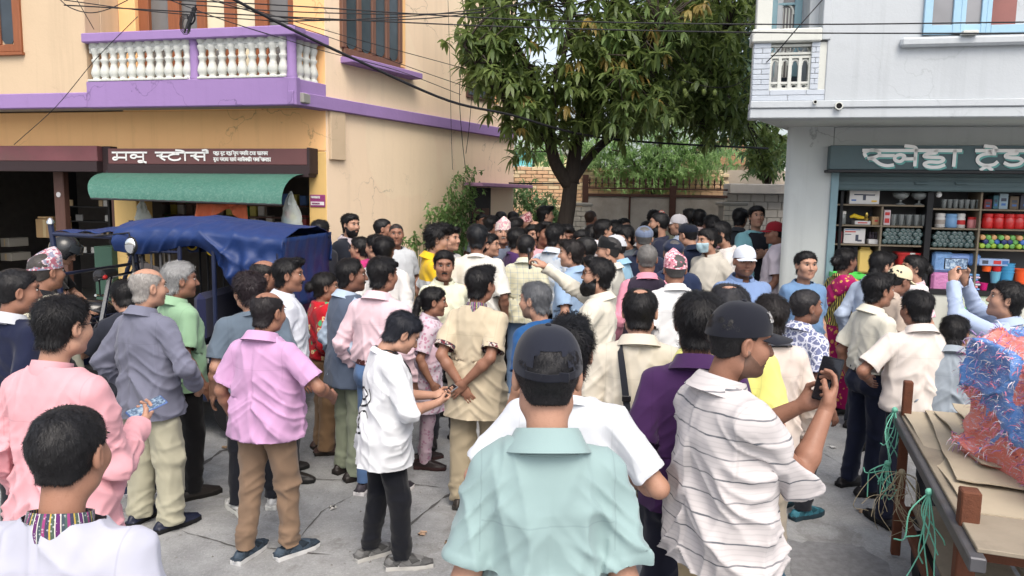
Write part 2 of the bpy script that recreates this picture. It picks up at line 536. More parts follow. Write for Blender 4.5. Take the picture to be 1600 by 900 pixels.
def strands(V, Q, n, L, wid, seed, wild=0.35):
 """thin tapered locks over a hair shell"""
 rg=np.random.default_rng(seed)
 N=vnormals(V, Q)
 C=V[Q].mean(1);FN=N[Q].mean(1)
 i=rg.integers(0, len(Q), n)
 w=rg.random((n, 4));w/=w.sum(1)[:, None]
 p=(V[Q[i]]*w[:, :, None]).sum(1);nn=FN[i]
 cr=np.array([0.0, -0.045, 0.12])
 d=p-cr;d[:, 2]-=0.04
 d=d/(np.linalg.norm(d, axis=1)[:, None]+1e-6)+rg.normal(0, wild, (n, 3))
 fr=smoothstep(0.02, 0.06, p[:, 1])[:, None]
 d=d*(1-fr)+(np.array([0.35, -0.5, 0.5])+rg.normal(0, 0.4, (n, 3)))*fr
 d-=nn*(d*nn).sum(1)[:, None]
 d/=np.linalg.norm(d, axis=1)[:, None]+1e-6
 sd=np.cross(d, nn)
 LL=L*(0.6+0.8*rg.random(n))[:, None];W=wid*(0.6+0.8*rg.random(n))[:, None]
 lift=(0.2+wild*rg.random(n))[:, None]
 a=p-nn*0.001-d*LL*0.3
 b=p+d*LL*0.35+nn*LL*lift*0.5
 c=p+d*LL*0.9+nn*LL*lift*0.45
 VV=np.stack([a-sd*W, a+sd*W, b+sd*W*0.8, b-sd*W*0.8, c], 1).reshape(-1, 3)
 o=5*np.arange(n)[:, None]
 return VV, o+np.array([[0, 1, 2, 3]]), o+np.array([[3, 2, 4]])
# ---- hand: wrist at the origin, fingers along +Z, palm towards +Y, thumb on the side of sg
def hand_mesh(pose, sg, h):
 key=('hand', pose, sg, round(h, 4))
 if key in HEADS:return HEADS[key]
 curl, spread, th={'relax':(0.30, 1.0, 0.3), 'fist':(1.35, 0.7, 1.0), 'hold':(0.75, 1.0, 0.7), 'flat':(0.1, 1.2, 0.1), 'pinch':(0.95, 0.9, 0.6)}[pose]
 segs=[]
 for q, (x, L, r)in enumerate(((0.030, 0.072, 0.0088), (0.0105, 0.080, 0.009), (-0.0095, 0.074, 0.0087), (-0.028, 0.058, 0.0078))):
  p=np.array([x*sg, 0, 0.088]);a=0.0
  dx=(x*0.22*spread)*sg
  for s, (fr, rr)in enumerate(((0.45, 1.0), (0.31, 0.92), (0.24, 0.82))):
   a+=curl*(0.8+0.12*q)*(1.0 if s else 0.75)
   q2=p+L*fr*np.array([dx*2, math.sin(a), math.cos(a)])
   segs.append((p, q2, r*rr, r*rr*0.93));p=q2
 t0=np.array([0.026*sg, 0.006, 0.022]);t1=np.array([(0.052-0.012*th)*sg, 0.018+0.016*th, 0.058]);t2=np.array([(0.056-0.034*th)*sg, 0.026+0.022*th, 0.088])
 def fn(P):
  d=ell(P, (0.001*sg, 0, 0.05), (0.041, 0.0165, 0.052))
  d=smin(d, ell(P, (0.02*sg, 0.008, 0.035), (0.02, 0.014, 0.03)), 0.012)
  d=smin(d, rcone(P, (0, 0, -0.03), (0, 0, 0.02), 0.026, 0.026), 0.02)
  f=None
  for(a, b, r1, r2)in segs:
   e=rcone(P, a, b, r1, r2);f=e if f is None else np.minimum(f, e)
  d=smin(d, f, 0.006)
  t=smin(rcone(P, t0, t1, 0.0135, 0.0105), rcone(P, t1, t2, 0.0105, 0.0085), 0.004)
  return smin(d, t, 0.009)
 HEADS[key]=sdf_mesh(fn, (-0.075, -0.03, -0.05), (0.075, 0.10, 0.185), h)
 return HEADS[key]
def shoe_mesh(h, style):
 key=('shoe', round(h, 4), style)
 if key in HEADS:return HEADS[key]
 def fn(P):
  Q=P.copy()
  wid=np.interp(Q[:, 1], [-0.09, -0.02, 0.08, 0.15, 0.19], [0.034, 0.032, 0.045, 0.041, 0.024])
  sole=np.maximum(np.abs(Q[:, 0])-wid+0.005, np.maximum(np.abs(Q[:, 1]-0.05)-0.14, np.abs(Q[:, 2]-0.018)-0.010))-0.009
  toe=np.interp(Q[:, 1], [-0.1, -0.03, 0.03, 0.10, 0.17], [0.10, 0.108, 0.096, 0.070, 0.050])
  up=np.maximum(ell(Q, (0, 0.04, 0.012), (0.0475, 0.158, 0.105)), Q[:, 2]-toe)
  up=smax(up, -rcone(Q, (0, -0.045, 0.085), (0, -0.05, 0.2), 0.031, 0.036), 0.01)
  if style=='sneaker':sole=sole-0.002
  return smin(sole, smax(up, 0.02-Q[:, 2], 0.004), 0.004)
 V, Q=sdf_mesh(fn, (-0.06, -0.11, -0.005), (0.06, 0.2, 0.12), h)
 mi=(V[Q][:, :, 2].mean(1)<0.031).astype(int)
 HEADS[key]=(V, Q, mi)
 return HEADS[key]
# ---- cloth and skin materials
def shoe_mat(c):
 key=('shoe', c)
 if key in MATS:return MATS[key]
 t=NT('shoe_panels');v=t.coord(scale=(1, 1, 1.4));k=s2l(c)
 vo=t.n('TexVoronoi', i_Scale=16.0);t.l(v, vo.inputs['Vector']);sp=t.n('SeparateColor');t.l(vo.outputs['Color'], sp.inputs[0])
 col=t.mix(sp.outputs[0], mul(k, 0.35), tuple(min(0.7, x*1.7)for x in k))
 e=t.n('TexVoronoi', feature='DISTANCE_TO_EDGE', i_Scale=16.0);t.l(v, e.inputs['Vector'])
 MATS[key]=t.done(col, 0.6, t.bump(t.ramp(e.outputs['Distance'], [(0.0, 0.0), (0.08, 1.0)]), 0.6, 0.006), 0, 0.3)
 return MATS[key]
def skin(tone):
 key=('skin', tone)
 if key in MATS:return MATS[key]
 t=NT('skin');v=t.coord()
 n=t.noise(v, 14, 4);c=s2l(tone);g_=0.3*c[0]+0.6*c[1]+0.1*c[2];c=tuple(0.97*(0.88*x+0.12*g_)for x in c)
 col=t.mix(n, (c[0]*0.88, c[1]*0.82, c[2]*0.8), (min(1, c[0]*1.1), c[1]*1.08, c[2]*1.05))
 col=t.mix(t.ramp(t.noise(v, 7, 4), [(0.35, 0.35), (0.65, 0.0)]), col, (c[0]*0.72, c[1]*0.62, c[2]*0.58))
 col=t.mix(t.ramp(t.noise(v, 120, 2), [(0.55, 0.0), (0.75, 0.25)]), col, (c[0]*0.6, c[1]*0.5, c[2]*0.46))
 nor=t.bump(t.noise(v, 260, 2), 0.25, 0.003)
 MATS[key]=t.done(col, t.ramp(t.noise(v, 30, 3), [(0.3, 0.42), (0.7, 0.6)]), nor, 0, 0.35)
 return MATS[key]
def hairmat(c):
 key=('hair', c)
 if key in MATS:return MATS[key]
 t=NT('hair');v=t.coord(scale=(1, 1, 0.35))
 n=t.noise(v, 160, 3, 0.7)
 k=s2l(c)
 col=t.mix(n, mul(k, 0.55), mul(k, 1.5))
 MATS[key]=t.done(col, 0.5, t.bump(n, 0.5, 0.004), 0, 0.3)
 return MATS[key]
def cloth(c, pat='plain', c2=None, scale=1.0, rough=0.88, name='cloth', c3=None, fold=0.8):
 key=('cloth', tuple(c), pat, c2, scale, c3)
 if key in MATS:return MATS[key]
 t=NT(name);v=t.coord('attr:rest');k=mul(s2l(c), 0.82)
 n=t.noise(v, 5, 4)
 col=t.mix(n, mul(k, 0.90), tuple(min(0.9, x*1.07)for x in k))
 sep=t.n('SeparateXYZ');t.l(v, sep.inputs[0]);X, Y, Z=sep.outputs
 k2=s2l(c2)if c2 else None;k3=s2l(c3)if c3 else k2
 wob=t.math('MULTIPLY', t.math('SUBTRACT', t.noise(v, 9, 2), 0.5), 0.02)
 if pat=='stripe':
  z=t.math('ADD', Z, wob)
  f=t.math('FRACT', t.math('DIVIDE', z, 0.068*scale))
  m=t.math('MULTIPLY', t.math('LESS_THAN', f, 0.075), t.ramp(t.noise(v, 16, 2), [(0.3, 0.45), (0.6, 1.0)]))
  f2=t.math('LESS_THAN', t.math('FRACT', t.math('DIVIDE', z, 0.017*scale)), 0.25)
  col=t.mix(t.math('MULTIPLY', f2, 0.12), col, k2);col=t.mix(m, col, k2)
 elif pat=='check':
  fx=t.math('LESS_THAN', t.math('FRACT', t.math('DIVIDE', t.math('ADD', X, t.math('MULTIPLY', Y, 0.8)), 0.055*scale)), 0.16)
  fz=t.math('LESS_THAN', t.math('FRACT', t.math('DIVIDE', Z, 0.055*scale)), 0.16)
  col=t.mix(t.math('MULTIPLY', t.math('ADD', fx, fz), 0.4), col, k2)
 elif pat=='vstripe':
  fx=t.math('LESS_THAN', t.math('FRACT', t.math('DIVIDE', t.math('ADD', X, Y), 0.03*scale)), 0.45)
  col=t.mix(fx, col, k2)
 elif pat in('floral', 'dots', 'leafy'):
  vo=t.n('TexVoronoi', i_Scale={'floral':13, 'dots':26, 'leafy':20}[pat]/scale, i_Randomness=0.9)
  wv=t.n('VectorMath', operation='ADD');nz=t.n('TexNoise', i_Scale=18.0/scale);t.l(v, nz.inputs['Vector'])
  sc=t.n('VectorMath', operation='SCALE');t.l(nz.outputs['Color'], sc.inputs[0]);sc.inputs['Scale'].default_value=0.05*scale
  t.l(v, wv.inputs[0]);t.l(sc.outputs[0], wv.inputs[1]);t.l(wv.outputs[0], vo.inputs['Vector'])
  m=t.ramp(vo.outputs['Distance'], [(0.30, 1.0), (0.36, 0.0)])
  sp=t.n('SeparateColor');t.l(vo.outputs['Color'], sp.inputs[0])
  col=t.mix(m, col, t.mix(t.math('GREATER_THAN', sp.outputs[0], 0.55), k2, k3))
  if pat=='floral':
   m2=t.ramp(vo.outputs['Distance'], [(0.10, 1.0), (0.14, 0.0)]);col=t.mix(m2, col, k)
 elif pat=='batik':
  vo=t.n('TexVoronoi', i_Scale=24.0/scale, feature='DISTANCE_TO_EDGE');t.l(v, vo.inputs['Vector'])
  col=t.mix(t.ramp(vo.outputs['Distance'], [(0.06, 1.0), (0.12, 0.0)]), col, k2)
  vo2=t.n('TexVoronoi', i_Scale=48.0/scale);t.l(v, vo2.inputs['Vector'])
  col=t.mix(t.ramp(vo2.outputs['Distance'], [(0.2, 0.8), (0.28, 0.0)]), col, k2)
 elif pat=='dhaka':
  vo=t.n('TexVoronoi', i_Scale=70.0/scale, distance='MANHATTAN');t.l(v, vo.inputs['Vector'])
  sp=t.n('SeparateColor');t.l(vo.outputs['Color'], sp.inputs[0])
  col=t.mix(t.math('GREATER_THAN', sp.outputs[0], 0.5), col, k2)
  col=t.mix(t.math('GREATER_THAN', sp.outputs[1], 0.72), col, k3)
 elif pat=='band':
  an=t.math('ARCTAN2', X, Y)
  q=t.math('FRACT', t.math('MULTIPLY', an, 1.9))
  col=t.ramp(q, [(0.0, s2l((60, 70, 80))), (0.14, s2l((190, 190, 180))), (0.18, s2l((90, 40, 95))), (0.36, s2l((200, 200, 190))), (0.40, s2l((70, 85, 75))), (0.55, s2l((175, 150, 70))), (0.62, s2l((60, 60, 80))), (0.78, s2l((140, 60, 110))), (0.9, s2l((70, 90, 85)))], 'CONSTANT')
  zz=t.n('TexVoronoi', i_Scale=110.0, distance='MANHATTAN');t.l(v, zz.inputs['Vector'])
  col=t.mix(t.ramp(zz.outputs['Distance'], [(0.3, 0.5), (0.4, 0.0)]), col, s2l((200, 200, 200)))
 elif pat=='twotone':
  col=t.mix(t.math('LESS_THAN', t.math('ADD', Z, wob), 1.22), col, k2)
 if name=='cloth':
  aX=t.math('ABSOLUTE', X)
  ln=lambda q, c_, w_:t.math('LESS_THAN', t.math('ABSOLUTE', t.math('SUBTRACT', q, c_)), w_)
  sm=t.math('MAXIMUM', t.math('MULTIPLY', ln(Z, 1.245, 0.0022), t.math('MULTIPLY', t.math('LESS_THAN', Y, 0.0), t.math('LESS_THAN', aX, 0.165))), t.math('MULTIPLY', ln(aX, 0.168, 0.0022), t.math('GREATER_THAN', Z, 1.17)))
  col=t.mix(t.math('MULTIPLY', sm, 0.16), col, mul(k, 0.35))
 w=t.noise(v, 420, 2)
 nor=t.bump(w, 0.15, 0.002)
 for sc_, ro_, st_ in(((0.5, 0.6, 2.6), (0, 0.55, 0), 0.9), ((0.45, 0.6, 2.2), (0, -0.7, 0), 0.75)):
  rn=t.n('TexNoise', noise_type='RIDGED_MULTIFRACTAL', i_Scale=5.0, i_Detail=2.0, i_Roughness=0.5, i_Distortion=0.25);mp_=t.coord('attr:rest', scale=sc_, rot=ro_);mp_.node.vector_type='TEXTURE';t.l(mp_, rn.inputs['Vector'])
  nor=t.bump(rn.outputs['Fac'], st_*fold, 0.02, nor)
 MATS[key]=t.done(col, rough, nor, 0, 0.2, Sheen_Weight=0.12, Sheen_Roughness=0.5)
 return MATS[key]
def denim(c):
 return cloth(c, name='denim')
# ---- a person
def trim(V, Q, p, n, region):
 sdv=(V-p)@n
 out=(sdv>0)&region(V)
 Q=Q[~out[Q].all(1)]
 V=np.where(out[:, None], V-sdv[:, None]*n, V)
 use=np.zeros(len(V), bool);use[Q.ravel()]=True
 ix=np.cumsum(use)-1
 return V[use], ix[Q]
def norm(v):
 v=np.asarray(v, float);return v/(np.linalg.norm(v)+1e-9)
ARM_POSES ={'down':((0.245, 0.03, 0.855), (0.25, -1.0, 0.0), (-1, 0, 0), 'relax'), 'downin':((0.22, 0.10, 0.88), (0.6, -1.0, 0.0), (-1, -0.2, 0), 'relax'), 'fist':((0.25, 0.06, 0.88), (0.5, -1.0, 0.0), (-1, 0, 0), 'fist'), 'phone':((0.10, 0.30, 1.10), (0.9, -0.5, -0.8), (-0.5, -0.3, 0.8), 'hold'), 'phonehi':((0.12, 0.30, 1.22), (0.9, -0.5, -0.8), (-0.6, -0.3, 0.5), 'hold'), 'fold':((0.02, 0.20, 1.16), (1.0, -0.3, -0.5), (0, -1, 0), 'relax'), 'behind':((-0.03, -0.19, 0.93), (1.0, -0.6, 0.2), (0, 1, 0), 'relax'), 'raised':((0.14, 0.42, 1.56), (1.0, 0.1, -0.6), (-0.7, 0.0, 0.4), 'pinch'), 'swing':((0.25, 0.25, 0.94), (0.5, -1.0, -0.2), (-1, 0, 0), 'relax'), 'hip':((0.22, 0.05, 1.02), (1.0, -0.8, 0.0), (-1, 0.2, 0), 'relax'), }
HEADVAR =[(1.0, 1.0, 0.0), (1.05, 1.15, 0.003), (0.96, 0.9, 0.004), (1.02, 1.05, -0.003)]
SHOE_ME ={}
WHO ={}
def person(label, u, v, d, face, top=None, legs=None, hair=('short', (22, 20, 22)), hat=None, tone=(150, 104, 78), key=None, head=(0, 0), lean=0.0, armR='down', armL='down', fat=0.0, wide=1.0, var=0, stat=None, feet=None, shoes=((40, 38, 38), (30, 30, 30)), beard=None, glasses=None, vest=None, drape=None, detail=1.0, bend_head=0.0, belt=None, base=None, shoe='shoe', twist=0, mask=None, extra=None, roll=0, noface=False, hsc=1.0):
 P=at(u, v, d)
 g=gz(P.x, P.y)if base is None else base
 lr=R(lean)
 drop=0.72*(1-math.cos(lr))+0.10*(1-math.cos(R(head[1])))
 S=(P.z-g)/(1.70-drop)
 if stat:S=stat/1.70
 hd_w=Vector((math.sin(R(face)), math.cos(R(face)), 0))
 fwd=0.72*math.sin(lr)*S
 org=Vector((P.x, P.y, g if not stat else P.z-stat*(1.70-drop)/1.70))-hd_w*fwd
 seed=abs(hash((round(u), round(v))))%9973
 rg=np.random.default_rng(seed)
 res=max(0.0068, 0.0021*d/detail)
 hres=max(0.0034, 0.00105*d/detail)
 if var==0:var=seed%4
 wide=wide*(0.92+0.09*rg.random());fat=fat+0.012*rg.random()
 root=thing('person', label, 'person', org, R(-face), 'people gathered in the street')
 W=wide
 shz=1.336
 SH={1:np.array([0.160*W, -0.014, shz]), -1:np.array([-0.160*W, -0.014, shz])}
 arms={}
 for sd, spec in((1, armR), (-1, armL)):
  if isinstance(spec, str):spec=ARM_POSES[spec]
  tg, hint, pn, hp=spec
  mir=np.array([sd, 1, 1.0])
  tg=np.array(tg, float)*mir;hint=norm(np.array(hint, float)*mir);pn=np.array(pn, float)*mir
  if spec is ARM_POSES.get('down'):tg=tg+np.array([0.01*rg.normal()+0.5*fat*sd, 0.03*rg.normal(), 0.0])
  a=SH[sd];l1, l2=0.285, 0.25
  v_=tg-a;L=min(np.linalg.norm(v_), (l1+l2)*0.995);dr=norm(v_);tg=a+dr*L
  ca=(l1*l1+L*L-l2*l2)/(2*l1*L);ca=max(-1, min(1, ca))
  hp_=norm(hint-dr*hint.dot(dr))
  el=a+dr*l1*ca+hp_*l1*math.sqrt(1-ca*ca)
  arms[sd]=(a, el, tg, norm(tg-el), pn, hp)
 if feet is None:
  k=rg.random(2)
  feet=((0.10+0.03*k[0], 0.05*(k[0]-0.5), 6+14*k[1]), (-0.10-0.03*k[1], -0.08*(k[1]-0.5), -6-14*k[0]))
 tw=R(twist)
 def bend(V):
  V=np.array(V, float)
  w=smoothstep(0.80, 1.12, V[:, 2])if lr else 0
  if lr:
   a=-lr*w;y=V[:, 1].copy();z=V[:, 2]-0.92
   V[:, 1]=y*np.cos(a)-z*np.sin(a);V[:, 2]=y*np.sin(a)+z*np.cos(a)+0.92
  if tw:
   a=tw*smoothstep(0.85, 1.35, V[:, 2]);x=V[:, 0].copy();y=V[:, 1].copy()
   V[:, 0]=x*np.cos(a)-y*np.sin(a);V[:, 1]=x*np.sin(a)+y*np.cos(a)
  return V*S
 HP=np.array([0, -0.03, 1.43])
 HR=np.array((Matrix.Rotation(R(-head[0]), 3, 'Z')@Matrix.Rotation(R(-head[1]), 3, 'X')@Matrix.Rotation(R(roll), 3, 'Y')))
 hs=0.985+0.03*rg.random()if S>0 else 1
 HS=1.02*hsc*hs/(0.5+0.5*S)
 def headx(V):
  V=np.asarray(V, float)*HS
  w_=smoothstep(-0.20, -0.08, V[:, 2])[:, None]
  V=V+np.array([0, 0.012, 1.70-0.115*HS])
  return(((V-HP)@HR.T)+HP)*w_+V*(1-w_)
 hv=HEADVAR[var%4]
 kind, tcol, topt=(top+({}, ))[:3]if top else('tee', (200, 200, 200), {})
 longs=kind in('shirt', 'kurtal', 'jacket', 'suit')
 if 'long' in topt:longs=topt['long']
 hem={'tee':0.80, 'polo':0.80, 'shirt':0.82, 'kurta':0.70, 'kurtal':0.56, 'jacket':0.78, 'suit':0.76, 'sari':0.92, 'dress':0.50}.get(kind, 0.8)
 hem=topt.get('hem', hem)
 tuck=topt.get('tuck', False)
 if tuck:hem=0.965
 mb=MB()
 def core(Pp):
  dd=loft(Pp, [0.80, 0.95, 1.05, 1.16, 1.27, 1.34, 1.41], [0.13, 0.135, 0.125, 0.13, 0.14, 0.13, 0.07], [0.085, 0.085, 0.08+0.5*fat, 0.08, 0.08, 0.07, 0.05], [0, 0, 0, 0, 0, -0.01, -0.02])
  dd=np.maximum(dd, np.maximum(0.82-Pp[:, 2], Pp[:, 2]-1.40))
  for sd, ft in((1, feet[0]), (-1, feet[1])):
   kn=np.array([(0.095*sd+ft[0])/2, ft[1]/2+0.015, 0.48])
   dd=smin(dd, rcone(Pp, (0.085*sd, 0, 0.88), kn, 0.06, 0.042), 0.03)
   dd=smin(dd, rcone(Pp, kn, (ft[0], ft[1]-0.02, 0.09), 0.042, 0.032), 0.02)
  return dd
 V, Q=sdf_mesh(core, (-0.27, -0.3, 0.05), (0.27, 0.3, 1.44), 0.036)
 mb.add(bend(V), Q)
 hpos={}
 for sd in(1, -1):
  a, el, wr, fd, pn, hp=arms[sd]
  s0=el+(a-el)*0.75 if not longs else el+(wr-el)*0.55
  def armf(Pp):
   dd=rcone(Pp, a, el, 0.048, 0.036)
   fm=el+(wr-el)*0.3
   dd=smin(dd, rcone(Pp, el, fm, 0.036, 0.039), 0.02);dd=smin(dd, rcone(Pp, fm, wr, 0.039, 0.0255), 0.02)
   return np.maximum(dd, (Pp-s0.astype(f32))@norm(s0-wr).astype(f32))if longs else np.maximum(dd, (Pp-s0.astype(f32))@norm(a-el).astype(f32))
  pts=np.array([s0, wr]if longs else[s0, el, wr])
  V, Q=sdf_mesh(armf, pts.min(0)-0.055, pts.max(0)+0.055, max(0.006, res*0.72))
  mb.add(bend(V), Q)
  Zh=fd;Yh=norm(pn-Zh*pn.dot(Zh));Xh=np.cross(Yh, Zh)
  M=np.stack([Xh, Yh, Zh], 1)
  V, Q=hand_mesh(hp, 1 if sd==-1 else-1, max(0.0032, min(0.0085, 0.0011*d)))
  mb.add(bend(V@M.T*0.97+wr), Q)
  c=wr+Zh*0.075+Yh*0.022
  hpos[sd]=(c, Xh, Yh, Zh)
 V, Q=head_mesh(hv, hres)
 mb.add(bend(headx(V)), Q)
 if not noface:
  w=hv[0]
  for sd in(1, -1):
   def fb(c, r, mi, nu=8, nv=5, rot=None):
    m2=MB();m2.ball((0, 0, 0), r, nu, nv, rot=rot);V2=m2.V[0]+np.array(c)
    mb.add(bend(headx(V2)), m2.F, mi)
   fb((0.031*sd*w, 0.0782, 0.0110), (0.0138, 0.008, 0.0062), 1)
   fb((0.031*sd*w, 0.0842, 0.0110), (0.0062, 0.0035, 0.0060), 2)
   fb((0.031*sd*w, 0.0835, 0.0180), (0.0155, 0.0040, 0.0024), 4)
   br=np.array(Matrix.Rotation(0.12*sd, 3, 'Y'))
   fb((0.033*sd*w, 0.0845, 0.0345), (0.0200, 0.0048, 0.0032), 4, 10, 5, br)
   fb((0.010*sd, 0.0865, -0.0575), (0.013, 0.0075, 0.004), 3)
   fb((0.008*sd, 0.0850, -0.0705), (0.012, 0.0078, 0.005), 3)
  m2=MB()
 st=s2l(tone)
 hc=hair[1]if hair else(25, 22, 22)
 mats=[skin(tone), simple('eye_white', (0.42, 0.38, 0.35), 0.3), simple('iris', (0.02, 0.012, 0.01), 0.2), simple('lips', (st[0]*0.62, st[1]*0.45, st[2]*0.46), 0.45), hairmat(tuple(int(x*0.8)for x in hc)if sum(hc)<300 else(70, 66, 64))]
 body=mb.build('body', mats, root, True, None)
 if hair:
  style=hair[0];t=hair[2]if len(hair)>2 else{'short':0.014, 'crop':0.005, 'curly':0.03, 'quiff':0.016, 'bald':0.008, 'thin':0.008, 'recede':0.009, 'bun':0.012, 'pony':0.014, 'shaved':0.002}.get(style, 0.014)
  if hat:t=min(t, 0.006)
  V, Q=hair_mesh(hv, 'crop' if style=='shaved' else style, t, hres*1.15)
  hm=MB();hm.add(bend(headx(V)), Q)
  if style not in('shaved', )and not(hat and d>3):
   ns=int(max(0, min(8000, 15000/(d**1.1))))if d<11 else 0
   if style in('bald', 'crop'):ns=int(ns*0.6)
   if ns:
    L={'curly':0.045, 'crop':0.012, 'bald':0.02, 'thin':0.022}.get(style, 0.032)*(0.6 if hat else 1)
    wl={'curly':0.9, 'messy':0.9}.get(style, 0.38)
    if len(hair)>3:wl=hair[3]
    SV, SQ, ST=strands(V, Q, ns, L, max(0.0008, 0.00032*d), seed, wl)
    hm.add(bend(headx(SV)), [SQ, ST])
  hm.build('hair', hairmat(hc), root, True, None)
 if beard:
  bs, bc=beard
  def bf(Pp):
   Q_=Pp.copy();Q_[:, 0]=np.abs(Q_[:, 0])
   t=0.007+(0.013*smoothstep(-0.05, -0.1, Pp[:, 2])if bs=='full' else 0)
   dd=head_sdf(Pp, hv)-t.astype(f32)if bs=='full' else head_sdf(Pp, hv)-(0.0012 if bs=='stubble' else 0.006)
   if bs=='full':dd=smin(dd, ell(Pp, (0, 0.072, -0.118), (0.036, 0.032, 0.042)), 0.02)
   if bs=='full':dd=dd-vnoise(Pp*60, 4)*0.003
   ln=np.interp(Pp[:, 1], [-0.01, 0.02, 0.06, 0.09, 0.13], [-0.0, -0.03, -0.062, -0.045, -0.042])
   if bs=='moustache':
    return np.maximum(dd, np.maximum(np.maximum(Pp[:, 2]+0.0425+0.22*Q_[:, 0], -0.054-0.22*Q_[:, 0]-Pp[:, 2]), np.maximum(Q_[:, 0]-0.026, 0.06-Pp[:, 1])))
   m=np.maximum(Pp[:, 2]-ln, -0.005-Pp[:, 1])
   dd=smax(dd, m, 0.006)
   dd=smax(dd, -ell(Pp, (0, 0.1, -0.064), (0.021, 0.03, 0.009)), 0.004)
   dd=smax(dd, -0.165-Pp[:, 2], 0.01)
   return dd
  V, Q=sdf_mesh(bf, (-0.1, -0.02, -0.18), (0.1, 0.14, 0.01), max(0.0038, hres))
  if len(V):MB().add(bend(headx(V)), Q).build('moustache' if bs=='moustache' else 'beard', skin(tuple(int(0.6*a_+0.4*b_)for a_, b_ in zip(tone, bc)))if bs=='stubble' else hairmat(bc), root, True, None)
 lk, lc, lo=(legs+({}, ))[:3]if legs else('trousers', (60, 60, 65), {})
 slim={'trousers':1.0, 'wide':1.28, 'slim':0.86, 'jeans':0.95}.get(lk, 1.0)
 LR=lo.get('hem', 0.075 if shoe=='sneaker' else 0.05)
 def legf(Pp):
  fz=0.55*fat
  dd=loft(Pp, [0.78, 0.88, 0.97, 1.03], [0.165+fz, 0.178+fz, 0.165+fz, 0.165+fz], [0.11, 0.128+fz*0.6, 0.12+fz, 0.12+fz], [-0.01, -0.012, 0.0, 0.005], 2.2)
  dd=smin(dd, ell(np.abs(Pp*np.array([1, 0, 0], f32))+Pp*np.array([0, 1, 1], f32), (0.075, -0.065, 0.875), (0.085, 0.08, 0.095)), 0.03)
  lg=None
  for sd, ft in((1, feet[0]), (-1, feet[1])):
   kn=np.array([(0.095*sd+ft[0])/2, ft[1]/2+0.02, 0.48])
   e=rcone(Pp, (0.086*sd, -0.002, 0.84), kn, (0.093+0.4*fz)*(0.55+0.45*slim), 0.072*slim)
   e=smin(e, rcone(Pp, kn, (ft[0], ft[1]-0.012, 0.07), 0.071*slim, 0.060*slim), 0.03)
   lg=e if lg is None else np.minimum(lg, e)
  dd=smax(dd, 0.79-Pp[:, 2], 0.02)
  dd=smin(dd, lg, 0.025)
  if not tuck:dd=dd+0.022*smoothstep(hem-0.04, hem+0.05, Pp[:, 2]).astype(f32)
  return np.maximum(dd, np.maximum(LR-0.05-Pp[:, 2], Pp[:, 2]-1.0))
 def skirtf(Pp):
  dd=loft(Pp, [0.06, 0.4, 0.8, 0.92, 1.03], [0.24, 0.225, 0.2, 0.185, 0.16], [0.2, 0.19, 0.15, 0.14, 0.12], [0.02, 0.01, -0.01, -0.01, 0], 2.0)
  an=np.arctan2(Pp[:, 0], Pp[:, 1]);dd=dd+0.008*np.sin(an*9+2*Pp[:, 2])*smoothstep(1.0, 0.3, Pp[:, 2])
  return np.maximum(dd, np.maximum(0.07-Pp[:, 2], Pp[:, 2]-1.02))
 fx=max(abs(feet[0][0]), abs(feet[1][0]))+0.14;fy=max(abs(feet[0][1]), abs(feet[1][1]))+0.22
 if lk=='skirt':V, Q=sdf_mesh(skirtf, (-0.28, -0.24, 0.05), (0.28, 0.26, 1.03), res*1.15)
 else:
  V, Q=sdf_mesh(legf, (-fx, -fy, LR-0.06), (fx, fy, 1.02), res*1.15)
  V, Q=trim(V, Q, np.array([0, 0, LR]), np.array([0, 0, -1.0]), lambda p:p[:, 2]<0.4)
 rest=V.copy()
 N=vnormals(V, Q)
 z=V[:, 2]
 m=(0.25+0.9*np.exp(-((z-0.12)/0.11)**2)+0.55*np.exp(-((z-0.47)/0.1)**2)+0.5*np.exp(-((z-0.80)/0.07)**2))
 s3=np.array([rg.random()*50, 0, 0])
 wp=vnoise(V*5+s3, 6)[:, None]*0.35
 sg_=np.where(V[:, 0]>0, 1, -1)
 ra=(1-np.abs(vnoise(np.stack([V[:, 0]*9+sg_*z*9, V[:, 1]*6, z*9-V[:, 0]*4], 1)+s3+wp, 1)))**3
 rb=(1-np.abs(vnoise(np.stack([V[:, 0]*14, V[:, 1]*12+z*3, z*3.5], 1)+s3+wp, 2)))**3
 rc=(1-np.abs(vnoise(V*np.array([6, 8, 22])+s3+wp, 3)))**3
 dis=0.011*(ra-0.4)*m+0.006*(rb-0.4)+0.006*(rc-0.4)*np.exp(-((z-0.13)/0.12)**2)
 if lk=='skirt':dis*=0.3
 V=V+N*dis[:, None]*lo.get('fold', 1.0)
 me=np_mesh('trousers', bend(V), [Q], [cloth(lc, lo.get('pat', 'plain'), lo.get('c2'), lo.get('scale', 1.0), name='trouser_cloth')], None, True, None, {'rest':rest})
 link({'skirt':'skirt', 'jeans':'jeans'}.get(lk, 'trousers'), me, root)
 sv, sq, smi=shoe_mesh(max(0.005, min(0.011, 0.0016*d)), shoe)
 for sd, ft in((1, feet[0]), (-1, feet[1])):
  a=R(-ft[2])
  Rm=np.array(Matrix.Rotation(a, 3, 'Z'))
  k2=(shoes, shoe, len(sv))
  if k2 not in SHOE_ME:
   SHOE_ME[k2]=np_mesh('shoe', sv, [sq], [shoe_mat(shoes[0])if shoe=='sneaker' else simple('shoe_upper', s2l(shoes[0]), 0.4, bump=0.1), simple('shoe_sole', s2l(shoes[1]), 0.7)], smi, True, 50)
  o=link('shoe', SHOE_ME[k2], root, (ft[0]*S, (ft[1]-0.015)*S, 0.001), None)
  o.rotation_euler=(0, 0, a);o.scale=(1.02*S, )*3
 loose=topt.get('loose', 0.0)
